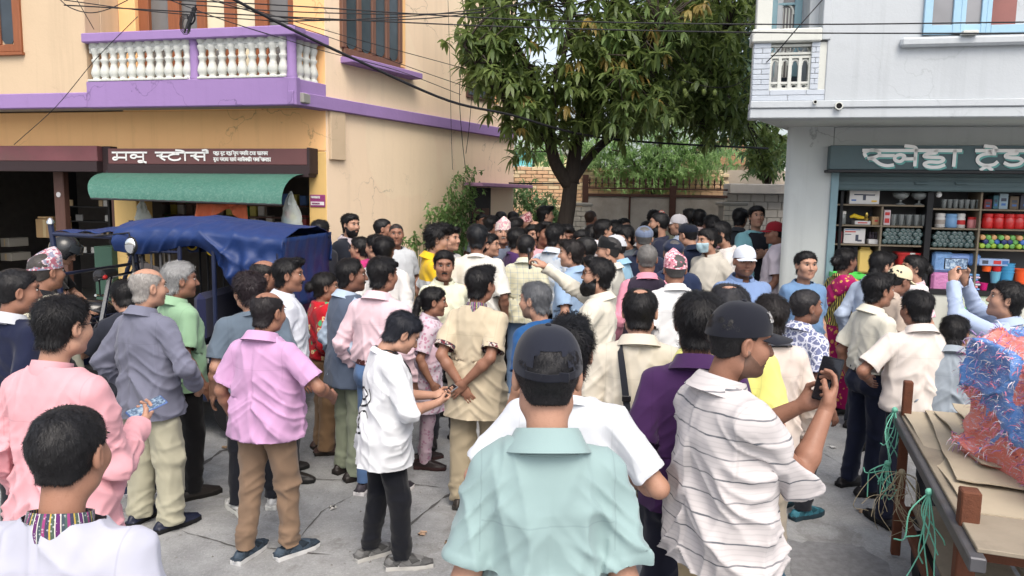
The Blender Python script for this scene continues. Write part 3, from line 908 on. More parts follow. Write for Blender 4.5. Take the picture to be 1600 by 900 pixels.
 def torso(Pp, ex=0.0, zt=1.468, zb=None):
  zb=hem if zb is None else zb
  fl=0.012 if kind in('kurta', 'kurtal', 'dress')else 0.0
  zs=[0.45, 0.70, 0.88, 0.97, 1.05, 1.16, 1.27, 1.343, 1.395, 1.445]
  A=[0.215+fl, 0.205+fl, 0.198, 0.188, 0.178, 0.178, 0.178*(0.5+0.5*W), 0.160*W, 0.118*W, 0.070]
  B=[0.168, 0.158, 0.150, 0.142, 0.132, 0.132, 0.130, 0.112, 0.090, 0.068]
  Cc=[0, -0.005, -0.005, 0.0, 0.004, 0.004, -0.002, -0.012, -0.022, -0.03]
  fa=[0.3, 0.5, 0.75, 0.95, 1.0, 0.9, 0.5, 0.25, 0.1, 0.0]
  A=[a_+0.7*fat*f_+ex+loose*(0.6 if i>6 else 1)for i, (a_, f_)in enumerate(zip(A, fa))]
  B=[b_+0.85*fat*f_+ex+loose*0.8*(0.4 if i>6 else 1)for i, (b_, f_)in enumerate(zip(B, fa))]
  Cc=[c_+0.55*fat*f_ for c_, f_ in zip(Cc, fa)]
  if tuck:
   A[2]-=0.02;A[3]-=0.012;B[2]-=0.018;B[3]-=0.012;A[4]+=0.006;B[4]+=0.006
  return loft(Pp, zs, A, B, Cc, 2.35)
 slen=topt.get('sleeve', 0.80)
 def sleeve(Pp, sd, ex=0.0):
  a, el, wr, fd, pn, hp=arms[sd]
  if longs:
   c=wr-fd*topt.get('cuff', 0.0)
   e=smin(rcone(Pp, a, el, 0.064+ex, 0.054+ex), rcone(Pp, el, c+fd*0.045, 0.053+ex, 0.040+ex), 0.03)
   pl=(Pp-c.astype(f32))@fd.astype(f32)
   e=np.where(np.abs(pl+0.025)<0.022, e-0.002, e)
   return e
  c=a+(el-a)*slen;ad=norm(el-a)
  if slen>1.0:
   c=el+(wr-el)*(slen-1.0);ad=norm(wr-el)
   e=smin(rcone(Pp, a, el, 0.066+ex, 0.068+ex), rcone(Pp, el, c+ad*0.07, 0.068+ex, 0.064+ex), 0.03)
  else:e=rcone(Pp, a, c+ad*0.08, 0.064+ex, 0.070+ex+loose*0.4)
  pl=(Pp-c.astype(f32))@ad.astype(f32)
  e=np.where(np.abs(pl+0.012)<0.010, e-0.0025, e)
  return e
 def topf(Pp, ex=0.0, sl=True):
  dd=torso(Pp, ex)
  ap=np.abs(Pp*np.array([1, 0, 0], f32))+Pp*np.array([0, 1, 1], f32)
  dd=smin(dd, rcone(ap, (0.03, -0.034, 1.402), (0.135*W, -0.022, 1.334), 0.050+ex, 0.058+ex), 0.035)
  if sl:
   for sd in(1, -1):
    kk=0.007+0.05*np.exp(-(((Pp-SH[sd].astype(f32))**2).sum(1))/0.011)
    dd=smin(dd, sleeve(Pp, sd, ex), kk.astype(f32))
  else:
   for sd in(1, -1):dd=smin(dd, ell(Pp, SH[sd]+np.array([-0.045*sd, 0, 0.012]), (0.068, 0.085, 0.06)), 0.03)
  return np.maximum(dd, hem-0.05-Pp[:, 2])if not longs else np.where((torso(Pp, ex)<0.02)|(Pp[:, 2]>hem), np.maximum(dd, hem-0.05-Pp[:, 2]), dd)
 if kind=='sari':pass
 pts=[np.array([-0.25-fat, -0.19-fat, hem-0.01]), np.array([0.25+fat, 0.2+1.5*fat, 1.45])]
 for sd in(1, -1):
  a, el, wr, fd, pn, hp=arms[sd]
  pts+=[a, a+(el-a)*min(1, slen+0.15)]+([el, wr]if longs or slen>1 else[])
 pts=np.array(pts)
 lo_, hi_=pts.min(0)-0.085, pts.max(0)+0.085
 lo_[2]=pts[:, 2].min()-0.06
 hi_[2]=max(1.47, pts[2:, 2].max()+0.085)
 V, Q=sdf_mesh(topf, lo_, hi_, res)
 V, Q=trim(V, Q, np.array([0, 0, hem]), np.array([0, 0, -1.0]), lambda p:torso(p.astype(f32))<0.025)
 V, Q=trim(V, Q, np.array([0, -0.034, 1.432]), np.array([0, 0.25, 0.97]), lambda p:(np.abs(p[:, 0])<0.13)&(np.abs(p[:, 1]+0.03)<0.13))
 for sd in(1, -1):
  a, el, wr, fd, pn, hp=arms[sd]
  if longs:c_, ad_=wr-fd*topt.get('cuff', 0.0), fd
  elif slen>1.0:c_, ad_=el+(wr-el)*(slen-1.0), norm(wr-el)
  else:c_, ad_=a+(el-a)*slen, norm(el-a)
  V, Q=trim(V, Q, c_, ad_, lambda p:(np.linalg.norm(p-c_, axis=1)<0.17)&((torso(p.astype(f32))>0.0)|(np.linalg.norm(p-c_-ad_*0.05, axis=1)<0.10)))
 def folds(V, Q, k=1.0):
  N=vnormals(V, Q)
  z=V[:, 2];o=np.array([rg.random()*60, rg.random()*60, 0])
  sgn=np.where(V[:, 0]>0, 1, -1)
  wp=np.stack([vnoise(V*2.5+o, 11), vnoise(V*2.5+o, 12), vnoise(V*2.5+o, 13)], 1)*0.4
  rdg=lambda D, s_:(1-np.abs(vnoise(D+o+wp, s_)))**4-0.3
  r1=rdg(np.stack([V[:, 0]*9+sgn*z*7.5, V[:, 1]*4, z*1.3-np.abs(V[:, 0])*2], 1), 1)
  r2=rdg(np.stack([V[:, 0]*2.2, V[:, 1]*2.5, z*13+sgn*V[:, 0]*11], 1), 2)
  r3=rdg(np.stack([V[:, 0]*14-sgn*z*2, V[:, 1]*9, z*1.3], 1), 3)
  low=0.45+0.55*smoothstep(1.34, 1.05, z)
  dis=0.018*r1*low+0.014*r2*smoothstep(1.32, 0.98, z)+0.012*r3*low
  for sd in(1, -1):
   a, el, wr, fd, pn, hp=arms[sd]
   e=((V-el)**2).sum(1);ax=norm(wr-a)
   t=(V-el)@ax
   s_=(1-np.abs(np.sin(t*48+3.5*vnoise(V*10+o, 3))))**1.6-0.3
   if longs:dis=dis+(0.010*np.exp(-e/0.014)+0.006*np.exp(-((V-wr)**2).sum(1)/0.012))*s_
   ap=((V-(SH[sd]+np.array([-0.02*sd, 0, -0.10])))**2).sum(1)
   D3=np.stack([(V[:, 0]*sd+z*0.9)*26, V[:, 1]*5, (V[:, 0]*sd-z)*4], 1)+o
   dis=dis+0.013*((1-np.abs(vnoise(D3*0.7, 5)))**3-0.35)*np.exp(-ap/0.016)
  return V+N*(dis*k)[:, None]
 rest=V.copy()
 V=folds(V, Q, topt.get('fold', 1.0))
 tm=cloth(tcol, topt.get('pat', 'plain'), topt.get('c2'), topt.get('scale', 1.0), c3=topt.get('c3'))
 gname={'tee':'t_shirt', 'polo':'polo_shirt', 'shirt':'shirt', 'kurta':'kurta', 'kurtal':'kurta', 'jacket':'jacket', 'suit':'suit_jacket', 'dress':'dress', 'sari':'blouse'}[kind]
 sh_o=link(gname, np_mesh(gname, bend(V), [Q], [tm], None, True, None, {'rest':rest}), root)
 def ring(prof, gap=0.0, mat=None, name='collar', n=30, tilt=0.30, cen=(0, -0.034, 1.418), rx=1.0, ry=1.0, points=0.0):
  a=np.linspace(gap, 2*PI-gap, n)
  rows=[]
  for(r, zz)in prof:
   c=np.cos(a);pt=points*np.clip((c-0.75)/0.25, 0, 1)*(1 if r>prof[0][0]+0.008 else 0)
   x=r*rx*np.sin(a);y=r*ry*np.cos(a);z_=zz-pt
   y=y+0.25*pt
   rows.append(np.stack([x, y*math.cos(tilt)+z_*math.sin(tilt), -y*math.sin(tilt)+z_*math.cos(tilt)], 1)+np.array(cen))
  Pg=np.array(rows)
  m2=MB();m2.grid(Pg, thick=0.0035)
  rs=m2.V[0].copy()
  me_=np_mesh(name, bend(m2.V[0]), m2.F, [mat or tm], None, True, 60, {'rest':rs})
  return link(name, me_, sh_o)
 cc=topt.get('collar_mat')
 cm=cloth(cc[0], cc[1])if cc else tm
 bulk=0.3*fat
 if kind in('polo', 'shirt', 'suit')or topt.get('collar')=='fold':
  ring([(0.086+bulk, -0.026), (0.072+bulk, -0.006), (0.068+bulk, 0.020), (0.070+bulk, 0.038), (0.076+bulk, 0.042), (0.083+bulk, 0.032), (0.094+bulk, 0.008), (0.110+bulk, -0.018)], 0.35 if kind=='polo' else 0.28, cm, points=0.03)
 elif kind in('kurta', 'kurtal')or topt.get('collar')=='band':
  ring([(0.064+bulk, -0.034), (0.070+bulk, -0.006), (0.070+bulk, 0.012), (0.067+bulk, 0.034)], 0.12, cm)
 else:
  ring([(0.082+bulk, -0.030), (0.078+bulk, -0.004), (0.072+bulk, 0.004), (0.073+bulk, -0.01)], 0.0, cm, 'neckband', tilt=0.42)
 if belt:
  a=np.linspace(0, 2*PI, 28, endpoint=False)
  A_=0.174+0.6*fat;B_=0.129+0.9*fat
  Pg=np.array([np.stack([A_*np.sign(np.sin(a))*np.abs(np.sin(a))**0.9, B_*np.sign(np.cos(a))*np.abs(np.cos(a))**0.9+0.4*fat, np.full(28, zz)], 1)for zz in(0.955, 0.992)])
  mB=MB();mB.grid(Pg[:, ::-1], thick=0.004, wrap=True)
  link('belt', np_mesh('belt', bend(mB.V[0]), mB.F, [simple('belt_leather', s2l(belt), 0.45)], None, True, 50), root)
 if topt.get('cuffband'):
  for sd in(1, -1):
   a, el, wr, fd, pn, hp=arms[sd]
   ad=norm(el-a);c=a+(el-a)*slen
   m2=MB();m2.tube([c-ad*0.03, c-ad*0.001], 0.0735+loose*0.4, 20, cap=False)
   link('cuff', np_mesh('cuff', bend(m2.V[0]), m2.F, [cloth((110, 50, 60), 'dhaka', (60, 60, 70), 0.8, c3=(190, 180, 170))], None, True, None, {'rest':m2.V[0]}), sh_o)
 if vest:
  vk, vc, vo=(vest+({}, ))[:3]
  vh=vo.get('hem', 0.84)
  def vf(Pp):
   dd=torso(Pp, 0.022, zb=vh)
   if vk=='jacket':
    for sd in(1, -1):
     kk=0.014+0.05*np.exp(-(((Pp-SH[sd].astype(f32))**2).sum(1))/0.020)
     dd=smin(dd, sleeve(Pp, sd, 0.012), kk.astype(f32))
   else:
    for sd in(1, -1):dd=smin(dd, ell(Pp, SH[sd]+np.array([-0.05*sd, 0, 0.02]), (0.066, 0.088, 0.055)), 0.03)
    for sd in(1, -1):dd=smax(dd, -(rcone(Pp, SH[sd]+np.array([0.045*sd, 0, 0.10]), SH[sd]+np.array([0.035*sd, 0, -0.12]), 0.05, 0.085)), 0.01)
   dd=smax(dd, Pp[:, 2]-1.438, 0.008)
   if vk!='jacket' or True:dd=np.where((np.abs(Pp[:, 0])<0.25+fat)|(Pp[:, 2]>vh), np.maximum(dd, vh-Pp[:, 2]), dd)
   op=vo.get('open', 0.05)
   wedge=np.abs(Pp[:, 0])-(0.004+op*smoothstep(1.05, 1.5, Pp[:, 2])+vo.get('gap', 0.0))
   return smax(dd, -np.maximum(wedge, 0.03-Pp[:, 1]), 0.006)
  V, Q=sdf_mesh(vf, lo_-0.03, hi_+0.03, res)
  rest=V.copy();V=folds(V, Q, 0.35)
  link('waistcoat' if vk=='vest' else 'jacket', np_mesh('waistcoat', bend(V), [Q], [cloth(vc, vo.get('pat', 'plain'), vo.get('c2'))], None, True, None, {'rest':rest}), root)
 if drape:
  dc, dopt=(drape+({}, ))[:2]
  def df(Pp):
   dd=torso(Pp, 0.012 if kind!='kurta' else 0.01)
   for sd in(1, -1):dd=smin(dd, ell(Pp, SH[sd]+np.array([-0.03*sd, 0, 0.0]), (0.085, 0.09, 0.075))-0.008, 0.03)
   if dopt.get('over'):
    for sd in(1, -1):dd=smin(dd, rcone(Pp, SH[sd], arms[sd][1], 0.085, 0.075), 0.03)
   sdl=dopt.get('side', -1)
   band=np.abs(Pp[:, 2]-(1.27+sdl*0.9*Pp[:, 0]))-dopt.get('w', 0.17)
   if dopt.get('shawl'):band=dopt.get('zb', 1.12)-Pp[:, 2]-0.1*np.abs(Pp[:, 0])
   dd=smax(dd, band, 0.01)
   return np.maximum(dd, np.maximum(Pp[:, 2]-1.44, dopt.get('zb', 0.92)-Pp[:, 2]))
  V, Q=sdf_mesh(df, (-0.36, -0.25, 0.85), (0.36, 0.28, 1.48), res)
  rest=V.copy();N=vnormals(V, Q)
  V=V+N*(0.008*(1-2*np.abs(vnoise(np.stack([V[:, 0]*16+V[:, 2]*14, V[:, 1]*5, V[:, 2]*3], 1), 8))))[:, None]
  link('shawl', np_mesh('shawl', bend(V), [Q], [cloth(dc, dopt.get('pat', 'plain'), dopt.get('c2'), c3=dopt.get('c3'))], None, True, None, {'rest':rest}), root)
 if hat:make_hat(hat, headx, bend, root, hv)
 if glasses:make_glasses(glasses, headx, bend, root, hv)
 if mask:
  def mf(Pp):
   dd=head_sdf(Pp, hv)-0.006
   dd=smin(dd, ell(Pp, (0, 0.085, -0.05), (0.042, 0.035, 0.05)), 0.01)
   return smax(dd, np.maximum(np.maximum(Pp[:, 2]+0.012, -0.115-Pp[:, 2]), 0.03-Pp[:, 1]), 0.004)
  V, Q=sdf_mesh(mf, (-0.09, 0.02, -0.12), (0.09, 0.14, 0.0), max(0.004, hres))
  link('face_mask', np_mesh('face_mask', bend(headx(V)), [Q], [cloth(mask)], None, True, None, {'rest':V}), root)
 mw=root.matrix_basis.copy()
 mw=Matrix.Translation(org)@Matrix.Rotation(R(-face), 4, 'Z')
 info=dict(root=root, S=S, mw=mw, bend=bend, hands=hpos, arms=arms, headx=headx, res=res, stature=S*1.70, shirt=sh_o)
 if key:WHO[key]=info
 if not(1.5<=S*1.7<=1.86):print('STATURE %.2f  %s'%(S*1.7, label))
 return info
def make_hat(hat, headx, bend, root, hv):
 hk, c=hat[0], hat[1];o=hat[2]if len(hat)>2 else{}
 w=hv[0]
 m=MB()
 n=36
 a=np.linspace(0, 2*PI, n, endpoint=False)
 if hk=='cap':
  rows=[]
  ts=np.linspace(0, 1, 13)
  for t in ts:
   el=t*PI/2
   r=math.cos(el)**0.75;zz=math.sin(el)
   seam=1-0.012*np.exp(-((np.mod(a+PI/6, PI/3)-PI/6)/0.05)**2)*(1 if t>0.1 else 0)
   x=0.088*w*r*np.sin(a)*seam;y=-0.014+0.109*r*np.cos(a)*seam
   z=0.026+0.108*zz+0.018*np.cos(a)*(1-t)
   rows.append(np.stack([x, y, z], 1))
  Pg=np.array(rows)
  mats=[cloth(c, name='cap_cloth'), cloth(o.get('peak', c), name='cap_cloth')]
  q=[]
  V=Pg.reshape(-1, 3)
  for i in range(12):
   for j in range(n):
    mid=a[j]+PI/n
    back=abs(mid-PI)
    if o.get('strap')and i>=1 and i<5 and back<0.62*math.sqrt(max(0, 1-((i-1+0.3)/4.2)**2)):continue
    k=(j+1)%n
    q.append([i*n+j, i*n+k, (i+1)*n+k, (i+1)*n+j])
  m.add(V, np.array(q)[:, ::-1], 0)
  m.ball((0, -0.014, 0.136), (0.009, 0.009, 0.005), 10, 5)
  V2=[]
  inner=Pg[:1]*np.array([0.965, 0.965, 1.0])
  m.grid(np.concatenate([Pg[:1], inner]), 0, wrap=True)
  b=np.linspace(-1.05, 1.05, 21);pr=[]
  for t in np.linspace(0, 1, 7):
   x=0.088*w*np.sin(b)*(1-0.05*t);y=-0.014+0.109*np.cos(b)+0.075*t*np.cos(b)**0.6
   z=0.026+0.018*np.cos(b)-0.010*t-0.35*(np.abs(x)/0.088)**2*0.035
   pr.append(np.stack([x, y, z], 1))
  m.grid(np.array(pr), 1, thick=0.004)
  V=np.vstack(m.V)
  me=np_mesh('cap', bend(headx(V)), m.F, mats, np.concatenate(m.M), True, 50, {'rest':V})
  cap=link('cap', me, root)
  if o.get('strap'):
   m3=MB();b=np.linspace(PI-0.75, PI+0.75, 15)
   m3.grid(np.array([np.stack([0.0895*w*np.sin(b), -0.0145+0.1105*np.cos(b), np.full(15, z)+0.018*np.cos(b)], 1)for z in(0.028, 0.046)])[:, ::-1], thick=0.003)
   x0=0.0895*w*math.sin(PI-0.35);y0=-0.0145+0.112*math.cos(PI-0.35)
   m3.box((x0, y0-0.001, 0.021), (0.026, 0.006, 0.024), rot=-0.3, bev=0.002)
   V=np.vstack(m3.V)
   link('strap', np_mesh('strap', bend(headx(V)), m3.F, [cloth(mulc(c, 0.8))], None, True, 40, {'rest':V}), cap)
  if o.get('badge'):
   m4=MB();b0=o['badge']
   bb=np.linspace(b0-0.25, b0+0.2, 7)
   rows=[]
   for el in(0.42, 0.62, 0.82):
    r=math.cos(el)**0.75
    rows.append(np.stack([0.0895*w*r*np.sin(bb), -0.014+0.1105*r*np.cos(bb), 0.0265+0.109*math.sin(el)+0.018*np.cos(bb)*(1-el/1.57)], 1))
   m4.grid(np.array(rows), thick=0.002)
   V=np.vstack(m4.V)
   link('badge', np_mesh('badge', bend(headx(V)), m4.F, [cloth((120, 116, 112), 'dhaka', (50, 50, 55), 0.7, c3=(160, 160, 160))], None, True, 60, {'rest':V}), cap)
 elif hk=='topi':
  rows=[]
  H=o.get('h', 0.105)
  for t in np.linspace(0, 1, 9):
   rx=0.087*w*(1-0.10*t);ry=0.108*(1-0.12*t)
   if t>0.72:k=(t-0.72)/0.28;rx*=(1-0.62*k);ry*=(1-0.25*k)
   z=0.022+H*t+0.028*t*np.cos(a+0.4)+0.010*np.cos(a)
   crease=1-0.03*np.exp(-((np.mod(a-1.2, PI)-PI/2)/0.3)**2)*t
   rows.append(np.stack([rx*np.sin(a)*crease, -0.014+ry*np.cos(a)*crease, z], 1))
  Pg=np.array(rows)
  m.grid(Pg[:, ::-1], 0, wrap=True)
  k=len(rows)-1
  m.add(Pg[-1], np.array([list(range(n))[::-1]]), 0)
  V=np.vstack(m.V);F=m.F
  me=np_mesh('topi', bend(headx(V)), F, [cloth(c, 'dhaka' if not o.get('plain')else 'plain', o.get('c2', (200, 170, 175)), o.get('scale', 1.0), c3=o.get('c3', (120, 60, 70)), name='cap_cloth')], None, True, 60, {'rest':V})
  link('topi', me, root)
 elif hk in('beret', 'flat'):
  rows=[]
  for t in np.linspace(0, 1, 10):
   el=t*PI/2
   r=(1+(0.13 if hk=='beret' else 0.05)*math.sin(min(1, t*2.2)*PI)*(1 if t<0.5 else 0.3))*math.cos(el)**0.55
   rows.append(np.stack([0.086*w*r*np.sin(a), -0.014+0.108*r*np.cos(a), 0.03+0.088*math.sin(el)**0.9+0.014*np.cos(a)], 1))
  m.grid(np.array(rows)[:, ::-1], 0, wrap=True)
  b=np.linspace(-0.95, 0.95, 15);pr=[]
  if o.get('peak', True):
   for t in np.linspace(0, 1, 5):
    pr.append(np.stack([0.086*w*np.sin(b), -0.014+0.108*np.cos(b)+0.05*t*np.cos(b), 0.03+0.014*np.cos(b)-0.02*t-0.008*np.abs(b)], 1))
   m.grid(np.array(pr), 0, thick=0.004)
  V=np.vstack(m.V)
  link('cap', np_mesh('cap', bend(headx(V)), m.F, [cloth(c, o.get('pat', 'plain'), o.get('c2'), name='cap_cloth')], None, True, 60, {'rest':V}), root)
 elif hk=='helmet':
  def hf(P):
   dd=ell(P, (0, -0.012, 0.02), (0.125, 0.145, 0.145))
   dd=smax(dd, -ell(P, (0, 0.16, -0.015), (0.105, 0.14, 0.062)), 0.012)
   dd=smax(dd, -ell(P, (0, 0, -0.02), (0.10, 0.115, 0.125)), 0.01)
   return smax(dd, -0.10-P[:, 2], 0.01)
  V, Q=sdf_mesh(hf, (-0.14, -0.17, -0.12), (0.14, 0.15, 0.18), 0.008)
  hm=link('helmet', np_mesh('helmet', bend(headx(V)), [Q], [simple('helmet_shell', (0.012, 0.013, 0.015), 0.25, spec=0.5)], None, True, 60), root)
  m2=MB();b=np.linspace(-1.1, 1.1, 15)
  m2.grid(np.array([np.stack([(0.128-0.012*k)*np.sin(b), -0.01+(0.152-0.02*k)*np.cos(b), np.full(15, z)], 1)for k, z in((0, 0.045), (0.3, 0.085), (1, 0.12))]), thick=0.003)
  V=np.vstack(m2.V)
  link('visor', np_mesh('visor', bend(headx(V)), m2.F, [simple('visor_plastic', (0.03, 0.035, 0.04), 0.08, spec=0.6)], None, True, 60), hm)
 elif hk=='sunglasses_on_head':pass
def mulc(c, k):return tuple(int(x*k)for x in c)
def make_glasses(g, headx, bend, root, hv):
 kind, c=g[0], g[1]
 w=hv[0]
 m=MB();up=0.062 if kind=='top' else 0.0;back=-0.012 if kind=='top' else 0
 for sd in(1, -1):
  cx=0.033*sd*w
  ring=[(cx+0.024*math.cos(t), 0.100+back-0.004*abs(math.cos(t)), 0.009+up+0.019*math.sin(t))for t in np.linspace(0, 2*PI, 14, endpoint=False)]
  m.tube(ring, 0.0018, 5, 0, closed=True)
  m.tube([(cx+0.024*sd, 0.098+back, 0.014+up), (0.078*sd*w, 0.07+back, 0.016+up), (0.085*sd*w, 0.0, 0.010+up)], 0.0018, 5, 0)
  if kind!='clear':
   r0=np.array(ring);cc=r0.mean(0)
   m.add(np.vstack([r0, [cc+np.array([0, 0.004, 0])]]), np.array([[i, (i+1)%14, 14]for i in range(14)]), 1)
 m.tube([(-0.011, 0.100+back, 0.014+up), (0, 0.103+back, 0.016+up), (0.011, 0.100+back, 0.014+up)], 0.0018, 5, 0)
 V=np.vstack(m.V)
 link('glasses', np_mesh('glasses', bend(headx(V)), m.F, [simple('glasses_frame', s2l(c), 0.3), simple('dark_lens', (0.015, 0.015, 0.02), 0.06, spec=0.7)], np.concatenate(m.M), True, 40), root)
PHONE_ME ={}
def phone(key, sd, label, c=(18, 19, 22), long=(0, 0, 1), nrm=None, shift=(0, 0, 0), lit=False, size=(0.076, 0.009, 0.158)):
 """a phone in the hand sd (1 right, -1 left) of a person; lies where the palm is"""
 w=WHO[key];cpos, X, Y, Z=w['hands'][sd]
 p=w['bend'](np.array([cpos+np.array(shift)]))[0]
 L=norm(long)
 n=norm(nrm)if nrm is not None else Y
 n=norm(n-L*n.dot(L));xx=np.cross(n, L)
 M=Matrix(((xx[0], n[0], L[0], p[0]), (xx[1], n[1], L[1], p[1]), (xx[2], n[2], L[2], p[2]), (0, 0, 0, 1)))
 mw=w['mw']@M
 r=thing('phone', label, 'phone', mat=mw, group='mobile phones held in hands')
 MB().box((0, 0, 0), size, bev=0.004).build('case', simple('phone_case', s2l(c), 0.35), r)
 MB().box((0, 0.0048, 0), (size[0]-0.008, 0.001, size[2]-0.012)).build('screen', screen_mat(lit), r)
 m=MB()
 for k in range(2):m.lathe([(0.007, 0), (0.007, 0.0015), (0.005, 0.002)], 10, (0, 0, 0), 0, Matrix.Translation((0.02, -0.0045, 0.058-0.02*k))@Matrix.Rotation(R(90), 4, 'X'))
 m.build('camera_lens', simple('lens_glass', (0.02, 0.02, 0.03), 0.1), r)
 return r
def screen_mat(lit):
 key=('screen', lit)
 if key in MATS:return MATS[key]
 t=NT('phone_screen');v=t.coord(scale=(1, 1, 1))
 if lit:
  n=t.noise(v, 60, 2)
  c=t.ramp(n, [(0.35, (0.05, 0.08, 0.14)), (0.5, (0.2, 0.3, 0.45)), (0.65, (0.5, 0.6, 0.7))])
  MATS[key]=t.done((0.02, 0.02, 0.02), 0.1, Emission_Color=c, Emission_Strength=0.6)
 else:MATS[key]=t.done((0.012, 0.012, 0.015), 0.08, spec=0.6)
 return MATS[key]
# ------------------------------------------------------------------ materials of the street
def plaster(name, c, var=0.08, dirt=0.25, rough=0.85, streak=0.3, crk=0.7):
 key=('pl', name)
 if key in MATS:return MATS[key]
 t=NT(name);v=t.coord();k=s2l(c)
 n1=t.noise(v, 1.3, 5, 0.6);n2=t.noise(v, 9, 5, 0.7)
 col=t.mix(n1, mul(k, 1-var), tuple(min(0.9, x*(1+var))for x in k))
 st=t.ramp(t.noise(t.coord(scale=(7, 7, 0.35)), 1.0, 5, 0.65), [(0.52, 0.0), (0.75, 1.0)])
 col=t.mix(t.math('MULTIPLY', st, streak), col, mul(k, 0.62))
 bl=t.ramp(t.noise(v, 2.6, 6, 0.75), [(0.58, 0.0), (0.72, 1.0)])
 col=t.mix(t.math('MULTIPLY', bl, dirt), col, (k[0]*0.55, k[1]*0.52, k[2]*0.5))
 wv=t.n('VectorMath', operation='ADD');nz=t.n('TexNoise', i_Scale=2.2, i_Detail=5.0);t.l(v, nz.inputs['Vector']);t.l(v, wv.inputs[0]);t.l(nz.outputs['Color'], wv.inputs[1])
 vo=t.n('TexVoronoi', feature='DISTANCE_TO_EDGE', i_Scale=0.55);t.l(wv.outputs[0], vo.inputs['Vector'])
 ck=t.math('MULTIPLY', t.ramp(vo.outputs['Distance'], [(0.0, crk), (0.005, 0.0)]), t.ramp(t.noise(v, 0.8, 2), [(0.48, 0.0), (0.56, 1.0)]))
 col=t.mix(ck, col, mul(k, 0.4))
 pt=t.ramp(t.noise(v, 0.55, 3, 0.5, 0.6), [(0.56, 0.0), (0.575, 0.16)])
 col=t.mix(pt, col, tuple(min(0.85, x*1.25)for x in k))
 nor=t.bump(n2, 0.3, 0.012);nor=t.bump(t.noise(v, 90, 3), 0.2, 0.004, nor)
 MATS[key]=t.done(col, rough, nor, 0, 0.2)
 return MATS[key]
def wood(name, c, rough=0.55):
 key=('wood', name)
 if key in MATS:return MATS[key]
 t=NT(name);k=s2l(c)
 v=t.coord(scale=(14, 14, 1.2))
 n=t.noise(v, 3, 6, 0.7, 0.5)
 col=t.mix(n, mul(k, 0.6), mul(k, 1.3))
 MATS[key]=t.done(col, rough, t.bump(n, 0.2, 0.004), 0, 0.35)
 return MATS[key]
def glass_dark(name='window_glass', c=(0.03, 0.04, 0.05)):
 key=('gd', name)
 if key in MATS:return MATS[key]
 t=NT(name);v=t.coord()
 n=t.noise(v, 2.0, 3)
 MATS[key]=t.done(t.mix(n, mul(c, 0.6), mul(c, 1.6)), t.ramp(t.noise(v, 6, 4), [(0.3, 0.08), (0.7, 0.25)]), None, 0, 0.55)
 return MATS[key]
M_cream =plaster('cream_plaster', (196, 174, 146), streak=0.35, dirt=0.2)
M_orange =plaster('orange_plaster', (238, 188, 132), dirt=0.25)
M_purple =plaster('purple_paint', (146, 120, 168), dirt=0.15, streak=0.2)
M_white =plaster('white_paint', (196, 198, 192), dirt=0.15)
M_grey =plaster('grey_cement', (150, 148, 142), dirt=0.4)
M_blue =plaster('pale_blue_plaster', (178, 183, 187), var=0.07, dirt=0.12, streak=0.3, crk=0.25)
M_bgrey =plaster('blue_grey_plaster', (186, 190, 188), dirt=0.2)
M_ocre =plaster('ochre_plaster', (212, 178, 116), dirt=0.4)
M_dark =simple('dark_interior', (0.025, 0.023, 0.024), 0.9)
M_brownm =simple('maroon_board', s2l((104, 70, 70)), 0.6, var=0.15, scale=4, dirt=0.35)
M_brownd =simple('dark_maroon_trim', s2l((52, 40, 42)), 0.6)
M_wood =wood('brown_window_wood', (140, 84, 54))
M_woodd =wood('dark_post_wood', (86, 60, 52))
M_glass =glass_dark()
M_rust =simple('rusty_iron', s2l((96, 58, 42)), 0.8, var=0.45, scale=18, bump=0.4)
M_iron =simple('dark_iron', (0.03, 0.03, 0.033), 0.6)
M_black =simple('black_rubber', (0.012, 0.012, 0.014), 0.6)
# ------------------------------------------------------------------ sky is the world; the street
def ground_mat():
 t=NT('worn_concrete');v=t.coord()
 n1=t.noise(v, 0.7, 6, 0.62);n2=t.noise(v, 5, 6, 0.7);n3=t.noise(v, 60, 4, 0.7)
 base=t.ramp(n1, [(0.30, (0.22, 0.225, 0.23)), (0.55, (0.31, 0.315, 0.318)), (0.75, (0.37, 0.37, 0.362))])
 base=t.mix(t.ramp(n2, [(0.38, 0.5), (0.6, 0.0)]), base, (0.16, 0.16, 0.162))
 base=t.mix(t.ramp(n3, [(0.5, 0.0), (0.72, 0.45)]), base, (0.46, 0.46, 0.45))
 base=t.mix(t.ramp(t.noise(v, 95, 3, 0.8), [(0.30, 0.6), (0.42, 0.0)]), base, (0.06, 0.06, 0.062))
 st=t.ramp(t.noise(v, 1.3, 6, 0.75, 1.5), [(0.54, 0.0), (0.64, 0.42)])
 base=t.mix(st, base, (0.12, 0.11, 0.10))
 nor=t.bump(n3, 0.5, 0.01);nor=t.bump(n2, 0.35, 0.03, nor)
 return t.done(base, t.ramp(n2, [(0.3, 0.75), (0.7, 0.95)]), nor, 0, 0.25)
M_ground =ground_mat()
def ground_sheet():
 xs=np.concatenate([[-400, -60, -25], np.linspace(-12, 12, 25), [25, 60, 400]])
 ys=np.concatenate([[-300, -40, -10], np.linspace(-3, 16, 39), [22, 40, 120, 600]])
 Pg=np.array([[(x, y, gz(x, y))for x in xs]for y in ys])
 return MB().grid(Pg[:, ::-1]).build('ground', M_ground, None, True, None)
ground =tag(ground_sheet(), kind='structure')
